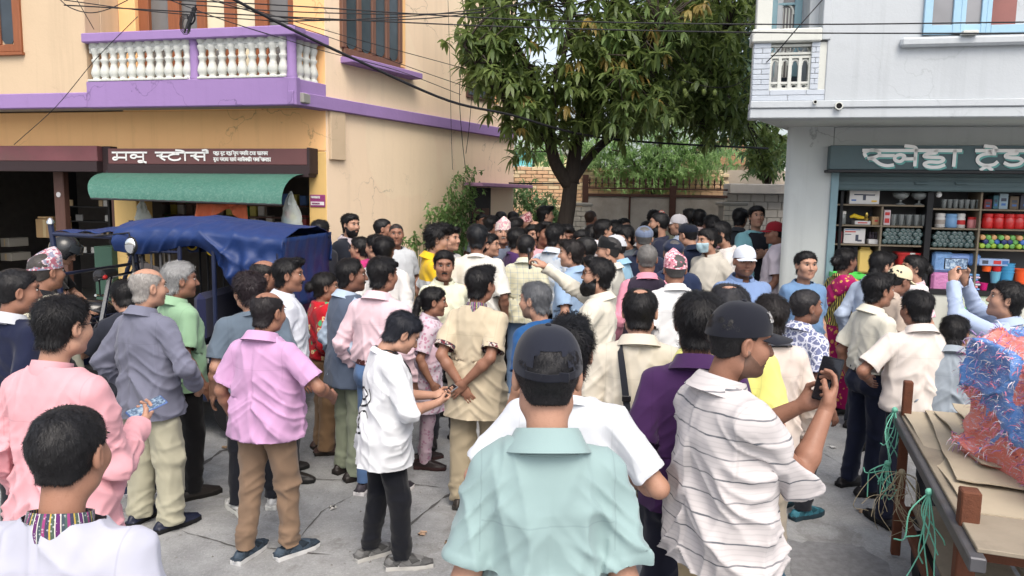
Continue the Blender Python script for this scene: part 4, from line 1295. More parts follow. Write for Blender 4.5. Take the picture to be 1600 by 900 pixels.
# joints and cracks between the slabs of the road: narrow open grooves filled with dirt
M_crack =simple('joint_dirt', (0.085, 0.082, 0.08), 0.95, var=0.5, scale=30)
def crack(pts, w, seed):
 rg=np.random.default_rng(seed)
 pts=[np.array(p, float)for p in pts]
 L=[]
 for a, b in zip(pts[:-1], pts[1:]):
  n=max(2, int(np.linalg.norm(b-a)/0.06))
  for i in range(n):L.append(a+(b-a)*i/n)
 L.append(pts[-1]);L=np.array(L);k=len(L)
 T=np.gradient(L, axis=0);T/=np.linalg.norm(T, axis=1)[:, None];N=np.stack([-T[:, 1], T[:, 0]], 1)
 j=np.cumsum(rg.normal(0, 0.006, k));j-=np.linspace(j[0], j[-1], k)
 C=L+N*j[:, None]
 wd=0.55*w*(0.15+1.2*rg.random(k));wd[0]=wd[-1]=0.001
 rows=[]
 for s in(-1, 1):
  Q=C+N*(s*wd/2)[:, None]
  rows.append(np.stack([Q[:, 0], Q[:, 1], [gz(x, y)+0.004 for x, y in Q]], 1))
 MB().grid(np.array(rows)).build('crack', M_crack, ground)
def gpt(u, v):
 Y=3.0
 for _ in range(12):
  r=ray(u, v);P=CAMPOS+r*((gz(0, Y)-CAM_H)/r.z);Y=P.y
 return(P.x, P.y)
crack([gpt(600, 880), gpt(640, 822), gpt(690, 780)], 0.035, 1)
crack([gpt(690, 780), gpt(760, 738), gpt(850, 690)], 0.05, 2)
crack([gpt(285, 830), gpt(370, 852), gpt(520, 868)], 0.02, 3)
crack([gpt(300, 740), gpt(345, 705), gpt(410, 690)], 0.06, 4)
crack([gpt(480, 748), gpt(560, 752), gpt(690, 762)], 0.03, 5)
crack([gpt(470, 840), gpt(500, 800), gpt(560, 770)], 0.015, 7)
crack([gpt(1215, 690), gpt(1280, 700), gpt(1330, 735)], 0.015, 8)
def patch(pts, c, name, seed, dz=0.004):
 rg=np.random.default_rng(seed)
 P0=np.array([gpt(*p)for p in pts]);cen=P0.mean(0)
 out=[]
 n=len(P0)
 for i in range(n):
  a, b=P0[i], P0[(i+1)%n]
  for t in np.linspace(0, 1, 8)[:-1]:
   q=a+(b-a)*t;out.append(q+(q-cen)*rg.normal(0, 0.03))
 V=[[x, y, gz(x, y)+dz]for x, y in out]+[[cen[0], cen[1], gz(*cen)+dz]]
 k=len(out)
 MB().add(V, np.array([[i, (i+1)%k, k]for i in range(k)])).build(name, c, ground)
patch([(1235, 845), (1330, 850), (1390, 880), (1400, 960), (1240, 960)], simple('asphalt_patch', (0.21, 0.21, 0.215), 0.95, var=0.45, scale=22, bump=0.6), 'asphalt_patch', 3)
# grit and litter on the street
rg =np.random.default_rng(77)
gme =[]
V =[];F =[]
for k in range(2600):
 Y=2.2+6.5*rg.random()**1.4;x=(rg.random()-0.5)*1.5*Y;r=0.003+0.009*rg.random()**3
 o5=len(V);z=gz(x, Y)
 for a, b, c in((1, 0, 0), (-.5, .87, 0), (-.5, -.87, 0), (0, 0, .8)):V.append((x+r*a*(0.7+0.6*rg.random()), Y+r*b*(0.7+0.6*rg.random()), z+0.0005+r*c))
 F+=[[o5, o5+1, o5+3], [o5+1, o5+2, o5+3], [o5+2, o5, o5+3]]
tag(MB().add(V, np.array(F)).build('grit', simple('grit_stone', (0.2, 0.195, 0.185), 0.95, var=0.6, scale=3)), kind='stuff')
for k, (u, v, c, lab)in enumerate(((520, 795, (0.5, 0.49, 0.46), 'crumpled pale paper scrap on the road left of the teenager'), (352, 700, (0.32, 0.22, 0.14), 'dry brown leaf by the crack between the elders'), (700, 850, (0.30, 0.2, 0.12), 'dry leaf on the road right of the teenager'), (1300, 700, (0.5, 0.5, 0.5), 'white wrapper scrap near the navy trousers'), (1345, 800, (0.34, 0.24, 0.16), 'dry leaf near the cart post'), (660, 835, (0.45, 0.3, 0.2), 'tan wrapper on the road by the teenager shoe'))):
 x, y=gpt(u, v);n=6
 Pg=np.array([[(x+0.035*(i/5-.5)+0.01*rg.normal(), y+0.05*(j/5-.5)+0.008*rg.normal(), gz(x, y)+0.006+0.008*rg.random())for i in range(n)]for j in range(n)])
 tag(MB().grid(Pg).build('litter', simple('litter_%d'%k, c, 0.8), None, True), lab, 'litter', 'litter on the road')
# ------------------------------------------------------------------ corner building on the left
_o =at(511, 300, 9.06)
LF =Facade(_o, (-math.cos(R(13.3)), math.sin(R(13.3))))
SW =Facade(_o, (-0.482, -0.876))
RO =at(1297, 300, 8.0)
RF =Facade(RO, (-math.cos(R(12.0)), math.sin(R(12.0))))
OVH =0.55
GL =gz(0, 9.0)
house =thing('corner_house', 'cream and orange two storey corner house with purple bands over the dark shop', 'house', mat=LF.mat())
LINV =LF.mat().inverted()
SWM =LINV@SW.mat()
def lz(u, v, off=0.0):return LF.px(u, v, off)[1]
def lsx(u, v=200, off=0.0):return LF.px(u, v, off)[0]
zb0, zb1 =lz(300, 166, OVH), lz(60, 146, OVH)
zc1 =lz(300, 124, OVH)
s_bl, s_br =lsx(136, 120, OVH), lsx(464, 120, OVH)
TOP =6.6
# lower front wall: piers and lintel round the two shop openings
def lbox(m, s0, s1, n0, n1, z0, z1, bev=0.01, mi=0):
 m.box(((s0+s1)/2, (n0+n1)/2, (z0+z1)/2), (abs(s1-s0), abs(n1-n0), abs(z1-z0)), bev=bev, mi=mi)
z_lin =lz(300, 236)
m =MB()
lbox(m, -0.0, 7.2, -0.25, 0.0, z_lin, zb0+0.02)
m.build('front_wall', M_orange, house)
m =MB();lbox(m, 0.0, lsx(481), -0.30, 0.0, GL-0.3, z_lin-0.003);m.build('pier', M_ocre, house)
m =MB();lbox(m, lsx(208), lsx(172), -0.30, 0.0, GL-0.3, z_lin-0.003);m.build('pier', M_ocre, house)
m =MB();lbox(m, lsx(-190), lsx(-60), -0.30, 0.0, GL-0.3, z_lin-0.003);m.build('pier', M_ocre, house)
for u0, u1 in((76, 92), (166, 173)):
 m=MB();lbox(m, lsx(u1), lsx(u0), -0.12, -0.02, GL-0.1, z_lin-0.01);m.build('post', M_woodd, house)
m =MB()
m.lathe([(0.001, 0.0), (0.035, 0.0), (0.035, 0.006), (0.03, 0.008)], 14, (0, 0, 0), 0, Matrix.Translation((lsx(84), -0.02, lz(84, 304)))@Matrix.Rotation(R(-90), 4, 'X'))
m.build('round_badge', simple('badge_white', (0.5, 0.48, 0.48), 0.4), house)
# dark shop room behind
m =MB()
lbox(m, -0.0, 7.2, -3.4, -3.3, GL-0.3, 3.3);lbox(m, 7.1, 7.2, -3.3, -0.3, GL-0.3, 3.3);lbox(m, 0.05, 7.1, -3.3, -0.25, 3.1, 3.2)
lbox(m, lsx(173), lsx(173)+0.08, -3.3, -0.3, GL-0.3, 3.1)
m.build('shop_interior', simple('soot_wall', (0.13, 0.12, 0.115), 0.95, var=0.3), house)  # one dark grey-brown for the room's walls, partition and ceiling
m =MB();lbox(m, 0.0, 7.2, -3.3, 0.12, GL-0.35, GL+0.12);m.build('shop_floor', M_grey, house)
# upper storey
m =MB()
lbox(m, s_bl, 7.6, OVH-0.25, OVH, zb1-0.01, TOP)
lbox(m, s_bl, s_bl+0.2, -0.3, OVH-0.25, zb1-0.01, TOP)
# window hole strip is covered by its frame standing proud
m.build('upper_wall', M_cream, house)
m =MB()
lbox(m, 0.0, lsx(458, 60), -0.25, 0.0, zb0+0.02, TOP)
lbox(m, lsx(212, 60), s_bl, -0.25, 0.0, zb0+0.02, TOP)
lbox(m, lsx(458, 60), lsx(212, 60), -0.25, 0.0, zb0+0.02, zc1+0.05)
m.build('balcony_wall', M_orange, house)
m =MB();lbox(m, 0.0, 7.6, -0.3, OVH-0.005, TOP, TOP+0.15);lbox(m, 0.05, 7.5, -3.5, -0.3, TOP-0.1, TOP+0.15);m.build('roof_slab', M_cream, house)
m =MB();lbox(m, 0.05, 7.5, -3.4, -3.3, 3.2, TOP-0.1);lbox(m, 7.4, 7.5, -3.3, -0.3, 3.2, TOP-0.1);m.build('rear_wall', M_cream, house)
# slab, purple beam and balcony parapet
m =MB();lbox(m, 0.02, 7.6, 0.0, OVH-0.06, zb0+0.03, zb0+0.14);m.build('slab', M_grey, house)
m =MB()
lbox(m, s_bl, 7.6, OVH-0.06, OVH+0.02, zb0, zb1)
m.build('purple_band', M_purple, house)
m =MB()
sr =s_br
lbox(m, sr, s_bl, OVH-0.08, OVH+0.025, zb0-0.004, zc1)
m.build('balcony_parapet', M_purple, house)
# side return of the balcony, following the side wall
b0 =SW.px(465, 165)[0];b0=0.60
m =MB()
m.box((b0/2, -0.04, (zb0+zc1)/2-0.003), (b0, 0.1, zc1-zb0), bev=0.008)
m.build('balcony_return', M_purple, house).matrix_local=SWM
# balusters: turned, white, one mesh shared
zt =lz(300, 62, OVH)
H =zt-zc1
prof =[(0.052, 0), (0.052, 0.05), (0.042, 0.07), (0.038, 0.10), (0.050, 0.15), (0.058, 0.22), (0.050, 0.31), (0.037, 0.40), (0.033, 0.47), (0.047, 0.53), (0.048, 0.57), (0.033, 0.61), (0.036, 0.70), (0.050, 0.78), (0.054, 0.84), (0.036, 0.89), (0.05, 0.93), (0.06, 1.0)]
bal_me =MB().lathe([(r*1.05, z*H)for r, z in prof], 10).mesh('baluster', M_white, True, 60)
def baluster_row(ss, off, parent, mtx=None):
 for s in ss:
  o=link('baluster', bal_me, parent, None)
  o.matrix_local=(mtx or Matrix())@Matrix.Translation((s, off, zc1+0.002))
BY =OVH-0.04
s1, s2 =lsx(299, 90, OVH), lsx(453, 90, OVH)
row1 =np.linspace(lsx(146, 90, OVH), lsx(290, 90, OVH), 11);row2=np.linspace(lsx(313, 90, OVH), lsx(440, 90, OVH), 9)
baluster_row(row1, BY, house);baluster_row(row2, BY, house)
for(ra, rb)in((lsx(138, 90, OVH), lsx(294, 90, OVH)), (lsx(309, 90, OVH), lsx(446, 90, OVH))):
 m=MB();lbox(m, ra, rb, BY-0.03, BY+0.03, zt-0.06, zt-0.002, 0.004);lbox(m, ra, rb, BY-0.07, BY+0.07, zc1, zc1+0.025, 0.004)
 n=11 if ra>2 else 9
 k=11 if ra==lsx(138, 90, OVH)else 9
 L=(rb-ra)
 pts=[]
 for i in range(k*6+1):
  x=ra+L*i/(k*6);ph=(i%6)/6.0
  pts.append((x, zt-0.062-0.05*abs(math.cos(PI*ph))))
 V=np.array([[x, BY+0.02, z]for x, z in pts]+[[x, BY+0.02, zt-0.05]for x, z in pts]+[[x, BY-0.02, z]for x, z in pts]+[[x, BY-0.02, zt-0.05]for x, z in pts])
 q=[];K=len(pts)
 for i in range(K-1):q+=[[i, i+1, K+i+1, K+i], [2*K+i+1, 2*K+i, 3*K+i, 3*K+i+1], [i+1, i, 2*K+i, 2*K+i+1]]
 m.add(V, np.array(q));m.build('baluster_header', M_white, house)
for u in(301, 453):
 m=MB();m.lathe([(0.06, 0), (0.06, 0.03), (0.052, 0.05), (0.052, H-0.03), (0.06, H-0.0)], 14, (lsx(u, 90, OVH), BY, zc1+0.001));m.build('balcony_post', M_purple, house, True, 40)
m =MB();lbox(m, s_br-0.02, s_bl, OVH-0.19, OVH+0.07, zt, lz(300, 47, OVH));m.build('handrail', M_purple, house)
# the balusters and rail of the return
rr =np.linspace(0.12, 0.46, 4)
for s in rr:
 o=link('baluster', bal_me, house);o.matrix_local=SWM@Matrix.Translation((s, -0.08, zc1+0.002))
m =MB();m.box((0.30, -0.08, (zt+lz(300, 47, OVH))/2-0.003), (0.66, 0.24, lz(300, 47, OVH)-zt), bev=0.01);m.build('handrail', M_purple, house).matrix_local=SWM
# balcony windows: brown frame, panes, cream blinds behind
wz0, wz1 =zc1+0.1, TOP-0.4
sa, sb =lsx(458, 60), lsx(212, 60)
fr =MB()
for u0, u1 in((212, 228), (258, 276), (303, 316), (346, 363), (394, 414), (446, 458)):
 lbox(fr, lsx(u1, 60), lsx(u0, 60), -0.16, -0.06, wz0, wz1, 0.008)
lbox(fr, sa, sb, -0.15, -0.07, wz0-0.06, wz0, 0.006);lbox(fr, sa, sb, -0.15, -0.07, wz1-0.08, wz1, 0.006)
win =fr.build('window', M_wood, house)
M_blind =simple('cream_blind', s2l((214, 204, 176)), 0.9, var=0.1, scale=5)
for i, (u0, u1)in enumerate(((228, 258), (276, 303), (316, 346), (363, 394), (414, 446))):
 m=MB();lbox(m, lsx(u1, 60), lsx(u0, 60), -0.125, -0.115, wz0, wz1, 0);m.build('pane', M_blind if i in(2, 3)else glass_dark('smoky_glass', (0.13, 0.125, 0.12)), win)
 if i in(2, ):
  m=MB();lbox(m, lsx(u1, 60)+0.01, lsx(u0, 60)-0.01, -0.113, -0.108, wz0, wz0+0.35, 0);m.build('pane', glass_dark('smoky_glass'), win)
# window of the projecting room at the far left
m =MB()
fs0, fs1 =lsx(34, 30, OVH), lsx(-60, 30, OVH);fz0, fz1=lz(20, 82, OVH), TOP-0.5
lbox(m, fs0, fs0+0.11, OVH-0.05, OVH+0.035, fz0, fz1, 0.008);lbox(m, fs0+0.11, fs1, OVH-0.05, OVH+0.034, fz0, fz0+0.09, 0.008)
lbox(m, fs0+0.30, fs0+0.42, OVH-0.05, OVH+0.034, fz0+0.09, fz1, 0.008)
w2 =m.build('window', M_wood, house)
m =MB();m.poly([(fs0+0.11, fz0+0.16), (fs0+0.15, fz0+0.10), (fs0+0.25, fz0+0.10), (fs0+0.30, fz0+0.16), (fs0+0.30, fz1), (fs0+0.11, fz1)], OVH+0.004, OVH+0.012);m.build('pane', M_glass, w2)
m =MB();lbox(m, fs0-0.02, fs1, OVH, OVH+0.05, fz0-0.04, fz0-0.002, 0.005);m.build('sill', M_wood, w2)
# side wall running back along the lane
def sz(u, v, off=0.0):return SW.px(u, v, off)
sEnd =SW.px(803, 250)[0]
m =MB();m.box((sEnd/2-0.001, -0.125, TOP/2-0.2), (abs(sEnd), 0.25, TOP+0.395), bev=0.0)
m.build('side_wall', plaster('side_plaster', (230, 206, 178), streak=0.22, dirt=0.15), house).matrix_local=SWM
# far end returning behind
m =MB();m.box((sEnd+0.12, -1.7, 3.3), (0.25, 2.9, 6.8));m.build('end_wall', M_cream, house).matrix_local=SWM
m =MB();m.box(((b0+sEnd)/2, 0.02, zb0+0.075), (b0-sEnd, 0.10, 0.15), bev=0.008);m.build('purple_band', M_purple, house).matrix_local=SWM
# raised panel under the band
a0 =sz(513, 220);a1=sz(536, 220)
m =MB();m.box(((a0[0]+a1[0])/2, 0.02, (sz(524, 250)[1]+zb0)/2), (abs(a1[0]-a0[0]), 0.05, zb0-sz(524, 250)[1]), bev=0.006);m.build('wall_panel', M_cream, house).matrix_local=SWM
# side window: brown frame, four tall panes with rounded feet
q0 =sz(534, 60);q1=sz(622, 60);wzb=sz(534, 88)[1]
W0, W1 =q0[0], q1[0];nW =4;step =(W1-W0)/nW
m =MB()
m.box(((W0+W1)/2, 0.015, wzb+0.05), (abs(W1-W0), 0.06, 0.10), bev=0.006)
for i in range(nW+1):
 m.box((W0+step*i, 0.017, (wzb+TOP)/2), (0.075, 0.064, TOP-wzb-0.2), bev=0.006)
w3 =m.build('window', wood('weathered_wood', (112, 80, 66)), house);w3.matrix_local=SWM
for i in range(nW):
 x0, x1=W0+step*i-0.03, W0+step*(i+1)+0.03
 xa, xb=max(x0, x1), min(x0, x1)
 m=MB();zf=wzb+0.10;cx=(xa+xb)/2;hw=abs(xa-xb)/2
 m.poly([(cx+hw*math.cos(t), zf+hw*1.3+hw*1.3*math.sin(t))for t in np.linspace(PI, 2*PI, 9)]+[(cx+hw, TOP-0.3), (cx-hw, TOP-0.3)], 0.016, 0.026)
 m.build('pane', glass_dark('side_glass', (0.045, 0.06, 0.07)), w3)
m =MB();m.box(((W0+W1)/2, 0.0, (wzb+TOP)/2), (abs(W1-W0)+0.02, 0.012, TOP-wzb-0.2));m.build('pane_back', M_wood, w3)
m =MB();e0=sz(532, 95);e1=sz(643, 118)
m.box(((e0[0]+e1[0])/2, 0.09, wzb-0.045), (abs(e1[0]-e0[0]), 0.2, 0.075), bev=0.008);m.build('sill', M_purple, w3)
m =MB();m.box((W1-0.07, 0.01, (wzb+TOP)/2), (0.11, 0.03, TOP-wzb-0.1));m.build('reveal', M_orange, w3)
# small dark window far along the wall
g0 =sz(728, 140);g1=sz(771, 140);zg0, zg1=sz(750, 157)[1], sz(750, 118)[1]+0.25
m =MB();m.box(((g0[0]+g1[0])/2, 0.005, (zg0+zg1)/2), (abs(g1[0]-g0[0]), 0.05, zg1-zg0), bev=0.005)
w4 =m.build('window', M_woodd, house);w4.matrix_local=SWM
for i in range(3):
 m=MB();m.box((g0[0]+(g1[0]-g0[0])*(i+0.5)/3, 0.032, (zg0+zg1)/2), (abs(g1[0]-g0[0])/3-0.05, 0.008, zg1-zg0-0.1));m.build('pane', M_glass, w4)
m =MB();m.box((g1[0]-0.06, 0.01, (zg0+zg1)/2), (0.12, 0.03, zg1-zg0));m.build('reveal', M_orange, w4)
# doorway with its thin canopy
d0 =sz(733, 330);d1=sz(765, 330);zd=sz(745, 293)[1]
m =MB();m.box(((d0[0]+d1[0])/2, 0.004, (zd+GL)/2), (abs(d1[0]-d0[0]), 0.03, zd-GL));dr=m.build('door', simple('dark_door', (0.022, 0.02, 0.022), 0.6), house);dr.matrix_local=SWM
m =MB()
for k in range(2):m.box((d0[0]+(d1[0]-d0[0])*(0.27+0.46*k), 0.022, (zd+GL)/2+0.2), (abs(d1[0]-d0[0])*0.36, 0.02, 1.0), bev=0.006)
m.build('door_panel', M_woodd, dr)
m =MB();c0=sz(722, 287);c1=sz(803, 287)
m.box(((c0[0]+c1[0])/2, 0.19, zd+0.04), (abs(c1[0]-c0[0]), 0.36, 0.055), bev=0.006);m.build('door_canopy', plaster('faded_purple', (168, 130, 160), dirt=0.6), house).matrix_local=SWM
# ---- letters as strokes (devanagari), built as flat ribbons
def spline(pts, k=6):
 P=np.array(pts, float)
 if len(P)==2:return P
 Q=np.vstack([2*P[0]-P[1], P, 2*P[-1]-P[-2]]);out=[]
 for i in range(1, len(Q)-2):
  for t in np.linspace(0, 1, k, endpoint=False):
   a, b, c, d=Q[i-1:i+3]
   out.append(0.5*(2*b+(c-a)*t+(2*a-5*b+4*c-d)*t*t+(3*b-a-3*c+d)*t**3))
 return np.array(out+[P[-1]])
GLY ={'ma':(0.95, [[(.26, 1), (.26, .34)], [(.26, .36), (.12, .38), (.03, .22), (.12, .06), (.26, .14), (.30, .34), (.75, .34)], [(.75, 1), (.75, 0)]]), 'na':(0.92, [[(.72, 1), (.72, 0)], [(.72, .46), (.36, .46), (.36, .64), (.20, .72), (.06, .58), (.08, .36), (.24, .28), (.36, .46)]]), 'u':(0.0, [[(-.2, 0), (-.24, -.20), (-.42, -.22), (-.46, -.08), (-.3, -.06), (-.05, -.27)]]), 's_':(0.62, [[(.30, 1), (.36, .78), (.22, .62), (.08, .60)], [(.2, .62), (.32, .3), (.5, .05)], [(.26, .5), (.66, .5)]]), 'sa':(0.98, [[(.30, 1), (.36, .78), (.22, .62), (.08, .60)], [(.2, .62), (.32, .3), (.48, .05)], [(.26, .5), (.78, .5)], [(.78, 1), (.78, 0)]]), 'ta':(0.82, [[(.45, 1), (.45, .80)], [(.62, .80), (.30, .78), (.10, .58), (.10, .28), (.30, .06), (.58, .10), (.70, .28)]]), 'o':(0.34, [[(.12, 1), (.12, 0)], [(.12, 1), (-.02, 1.22), (-.36, 1.30)]]), 'aa':(0.34, [[(.14, 1), (.14, 0)]]), 'e':(0.0, [[(-.16, 1), (-.26, 1.22), (-.56, 1.30)]]), 'reph':(0.0, [[(-.2, 1), (-.02, 1.16), (-.12, 1.34), (-.30, 1.28)]]), 'S_':(1.0, [[(.10, .60), (.06, .84), (.26, 1.02), (.50, .94), (.54, .72), (.38, .54), (.18, .46), (.34, .44), (.58, .12), (.80, .0), (1.02, .04)], [(.56, .66), (1.02, .66)]]), 'ha':(0.9, [[(.44, 1), (.44, .84), (.16, .78), (.08, .62), (.30, .56), (.62, .54), (.70, .38), (.56, .24), (.26, .26), (.10, .12), (.24, -.06), (.54, -.08), (.74, .06)]]), 'da':(0.86, [[(.44, 1), (.44, .82), (.18, .78), (.12, .62), (.30, .54), (.52, .52), (.64, .36), (.54, .14), (.28, .08), (.10, .22)]]), 'r_':(0.0, [[(-.62, -.24), (-.44, -.04), (-.26, -.24)]]), 'sp':(0.45, []), 'ka':(0.9, [[(.45, 1), (.45, 0)], [(.45, .55), (.2, .7), (.08, .5), (.2, .34), (.42, .5)], [(.45, .55), (.7, .7), (.84, .5), (.72, .32)]]), 'pa':(0.85, [[(.68, 1), (.68, 0)], [(.14, 1), (.14, .55), (.3, .38), (.68, .42)]]), 'da2':(0.8, [[(.5, 1), (.5, .8), (.2, .7), (.1, .45), (.3, .25), (.52, .4), (.4, .5)], [(.42, .28), (.66, .0)]]), 'gha':(0.9, [[(.72, 1), (.72, 0)], [(.12, 1), (.3, .8), (.1, .65), (.26, .55), (.1, .4), (.3, .25), (.72, .35)]]), 'i':(0.3, [[(.14, 1), (.14, 0)], [(.14, 1), (.4, 1.3), (.8, 1.2), (.9, 1)]]), 'danda':(0.3, [[(.14, 1), (.14, 0)]]), }
def write(seq, x0, z0, h, width, th, mat, parent, name, off, mtx, head=True, thick=0.006, shift=(0, 0)):
 """one row of letters: x runs to the reader's right; mtx puts (x, y out, z) on the wall"""
 adv=sum(GLY[g][0]for g in seq if g!='sp')+0.45*seq.count('sp')
 k=width/adv
 m=MB();x=0.0;wstart=0.0
 sgm=[]
 def ribbon(P, w=1.0):
  P=np.array(P);T=np.gradient(P, axis=0);T/=np.linalg.norm(T, axis=1)[:, None]+1e-9
  N=np.stack([-T[:, 1], T[:, 0]], 1)*th/2*w
  P=np.vstack([P[0]-T[0]*th*0.2, P[1:-1], P[-1]+T[-1]*th*0.2])
  rows=np.array([[(a[0], 0, a[1])for a in P+N], [(a[0], 0, a[1])for a in P-N]])
  m.grid(rows[:, :, :]+np.array([0, off, 0]), thick=-thick)
 for g in seq:
  if g=='sp':
   if head:sgm.append((wstart, x));
   x+=0.45;wstart=x;continue
  w, st=GLY[g]
  for s in st:
   P=spline([((x+a)*k+shift[0], z0+b*h+shift[1])for a, b in s]);ribbon(P+np.array([x0, 0]))
  x+=w
 sgm.append((wstart, x))
 if head:
  for a, b in sgm:ribbon([(x0+a*k+shift[0], z0+h+shift[1]), (x0+b*k+shift[0], z0+h+shift[1])])
 o=m.build(name, mat, parent);o.matrix_local=mtx
 return o
FLIP =Matrix(((-1, 0, 0, 0), (0, 1, 0, 0), (0, 0, 1, 0), (0, 0, 0, 1)))
M_letter =simple('white_letter_paint', (0.82, 0.81, 0.79), 0.6, var=0.1)
def letters(seq, s_left, z0, h, width, th, parent, off, mat=M_letter, name='lettering', head=True, shift=(0, 0)):
 """row of letters on a facade whose s runs to the reader's left"""
 m_=Matrix(((-1, 0, 0, s_left), (0, 1, 0, 0), (0, 0, 1, 0), (0, 0, 0, 1)))
 return write(seq, 0, z0, h, width, th, mat, parent, name, off, m_, head, 0.005, shift)
# ---- shop signs of the left house
def board(F, name, label, u0, u1, v0, v1, off, depth, mats, cat='shop sign', frame=True):
 s0, za=F.px(u1, v1, off);s1, zb_=F.px(u0, v0, off)
 r=thing(name, label, cat, mat=F.mat())
 m=MB();lbox(m, s0, s1, off-depth, off, za, zb_, 0.006);m.build('panel', mats[0], r)
 return r, s0, s1, za, zb_
sg, s0, s1, za, zb_ =board(LF, 'shop_sign', 'long maroon shop sign with white letters above the green awning', 168, 480, 232, 258, 0.20, 0.16, [M_brownm])
hh =zb_-za
m =MB();lbox(m, s0-0.02, s1+0.0, 0.02, 0.215, za-0.14, za-0.002, 0.004);m.build('lip', M_brownd, sg)
m =MB();lbox(m, s0-0.035, s0-0.002, 0.0, 0.213, za-0.1, zb_+0.01, 0.004);m.build('side_cheek', M_brownd, sg)
LW =s1-s0
letters(['ma', 'na', 'u', 'sp', 's_', 'ta', 'o', 'sa', 'reph'], LF.px(176, 240, 0.2)[0], za+hh*0.24, hh*0.50, LF.px(176, 240, 0.2)[0]-LF.px(326, 240, 0.2)[0], hh*0.11, sg, 0.205)
xs_ =LF.px(334, 240, 0.2)[0];wl=xs_-LF.px(419, 240, 0.2)[0]
letters(['pa', 'ha', 'aa', 'sp', 'da2', 'u', 'ta', 'sp', 'da2', 'ha', 'i', 'sp', 'gha', 'u', 'pa', 'sp', 'pa', 'na', 'i', 'sa', 'sp', 'ta', 'gha', 'aa', 'sp', 'sa', 'ma', 'pa', 'na'], xs_, za+hh*0.60, hh*0.2, wl, hh*0.045, sg, 0.205, name='small_lettering')
letters(['da2', 'u', 'gha', 'sp', 'pa', 'da2', 'aa', 'gha', 'sp', 'sa', 'aa', 'gha', 'e', 'sp', 'na', 'aa', 'i', 'sa', 'ka', 'i', 'ma', 'sp', 'pa', 'na', 'i', 'sp', 'pa', 'aa', 'na', 'da', 'danda'], xs_, za+hh*0.22, hh*0.2, wl*1.05, hh*0.045, sg, 0.205, name='small_lettering')
sg2, *_b =board(LF, 'blank_sign', 'faded maroon board without lettering at the far left shop', -190, 152, 228, 252, 0.20, 0.16, [simple('faded_maroon', s2l((118, 74, 78)), 0.6, var=0.3, scale=2.5, dirt=0.5)])
m =MB();lbox(m, _b[0], _b[1], 0.02, 0.215, _b[2]-0.13, _b[2]-0.002, 0.004);m.build('lip', M_brownd, sg2)
m =MB();lbox(m, _b[0]-0.13, _b[0]-0.004, 0.0, 0.12, _b[2]-0.16, _b[3], 0.004);m.build('side_cheek', M_brownd, sg2)
# little notice on the right pier
nt, a0_, a1_, z0_, z1_ =board(LF, 'notice', 'small purple and white notice on the ochre pier', 484, 508, 304, 324, 0.012, 0.012, [simple('notice_purple', s2l((138, 60, 110)), 0.5)], 'notice')
m =MB();lbox(m, a0_+0.012, a1_-0.012, 0.0125, 0.014, z0_+0.025, z0_+0.065, 0);m.build('white_strip', simple('notice_white', (0.7, 0.68, 0.7), 0.5), nt)
letters(['pa', 'na', 'ka', 'ma', 'sa'], a1_-0.015, z0_+0.105, 0.025, 0.12, 0.005, nt, 0.0135)
letters(['ka', 'ma', 'pa', 'na', 'ta', 'sa'], a1_-0.03, z0_+0.036, 0.016, 0.10, 0.0035, nt, 0.0155, simple('notice_purple', s2l((138, 60, 110)), 0.5))
# ---- green awning: bowed translucent sheet on ribs
aw =thing('awning', 'bowed green corrugated awning sheet under the maroon sign', 'awning', mat=LF.mat())
A0, A1 =LF.px(478, 272, 0.15), LF.px(168, 270, 0.15)
B0, B1 =LF.px(440, 320, 0.78), LF.px(142, 310, 0.78)
rows =[]
n =61
for t in np.linspace(0, 1, 10):
 th_=t*PI/2
 off=0.14+0.64*math.sin(th_)**0.9;zf=1-(1-math.cos(th_))
 r_=[]
 for i in np.linspace(0, 1, n):
  s_t=A0[0]+(A1[0]-A0[0])*i;s_b=B0[0]+(B1[0]-B0[0])*i
  z_t=A0[1]+(A1[1]-A0[1])*i;z_b=B0[1]+(B1[1]-B0[1])*i
  r_.append((s_t+(s_b-s_t)*t, off+0.004*math.sin(i*n*2.0), z_b+(z_t-z_b)*zf))
 rows.append(r_)
def awn_mat():
 t=NT('green_fibre_sheet');v=t.coord()
 n1=t.noise(v, 3, 6, 0.7);n2=t.noise(v, 40, 4, 0.8)
 c=t.mix(n1, s2l((46, 98, 84)), s2l((72, 120, 106)))
 c=t.mix(t.ramp(n2, [(0.45, 0.0), (0.7, 0.5)]), c, s2l((120, 150, 138)))
 c=t.mix(t.ramp(t.noise(v, 6, 5, 0.8), [(0.55, 0.0), (0.7, 0.5)]), c, s2l((38, 70, 62)))
 return t.done(c, 0.5, t.bump(n2, 0.3, 0.004), 0, 0.4, Transmission_Weight=0.12)
MB().grid(np.array(rows), thick=0.004).build('sheet', awn_mat(), aw, True, 50)
m =MB();lbox(m, A0[0]-0.05, A1[0]+0.02, 0.1, 0.16, A0[1]-0.02, A0[1]+0.03);m.tube([(B0[0], 0.775, B0[1]), (B1[0], 0.775, B1[1])], 0.012, 6);m.build('rail', M_iron, aw)
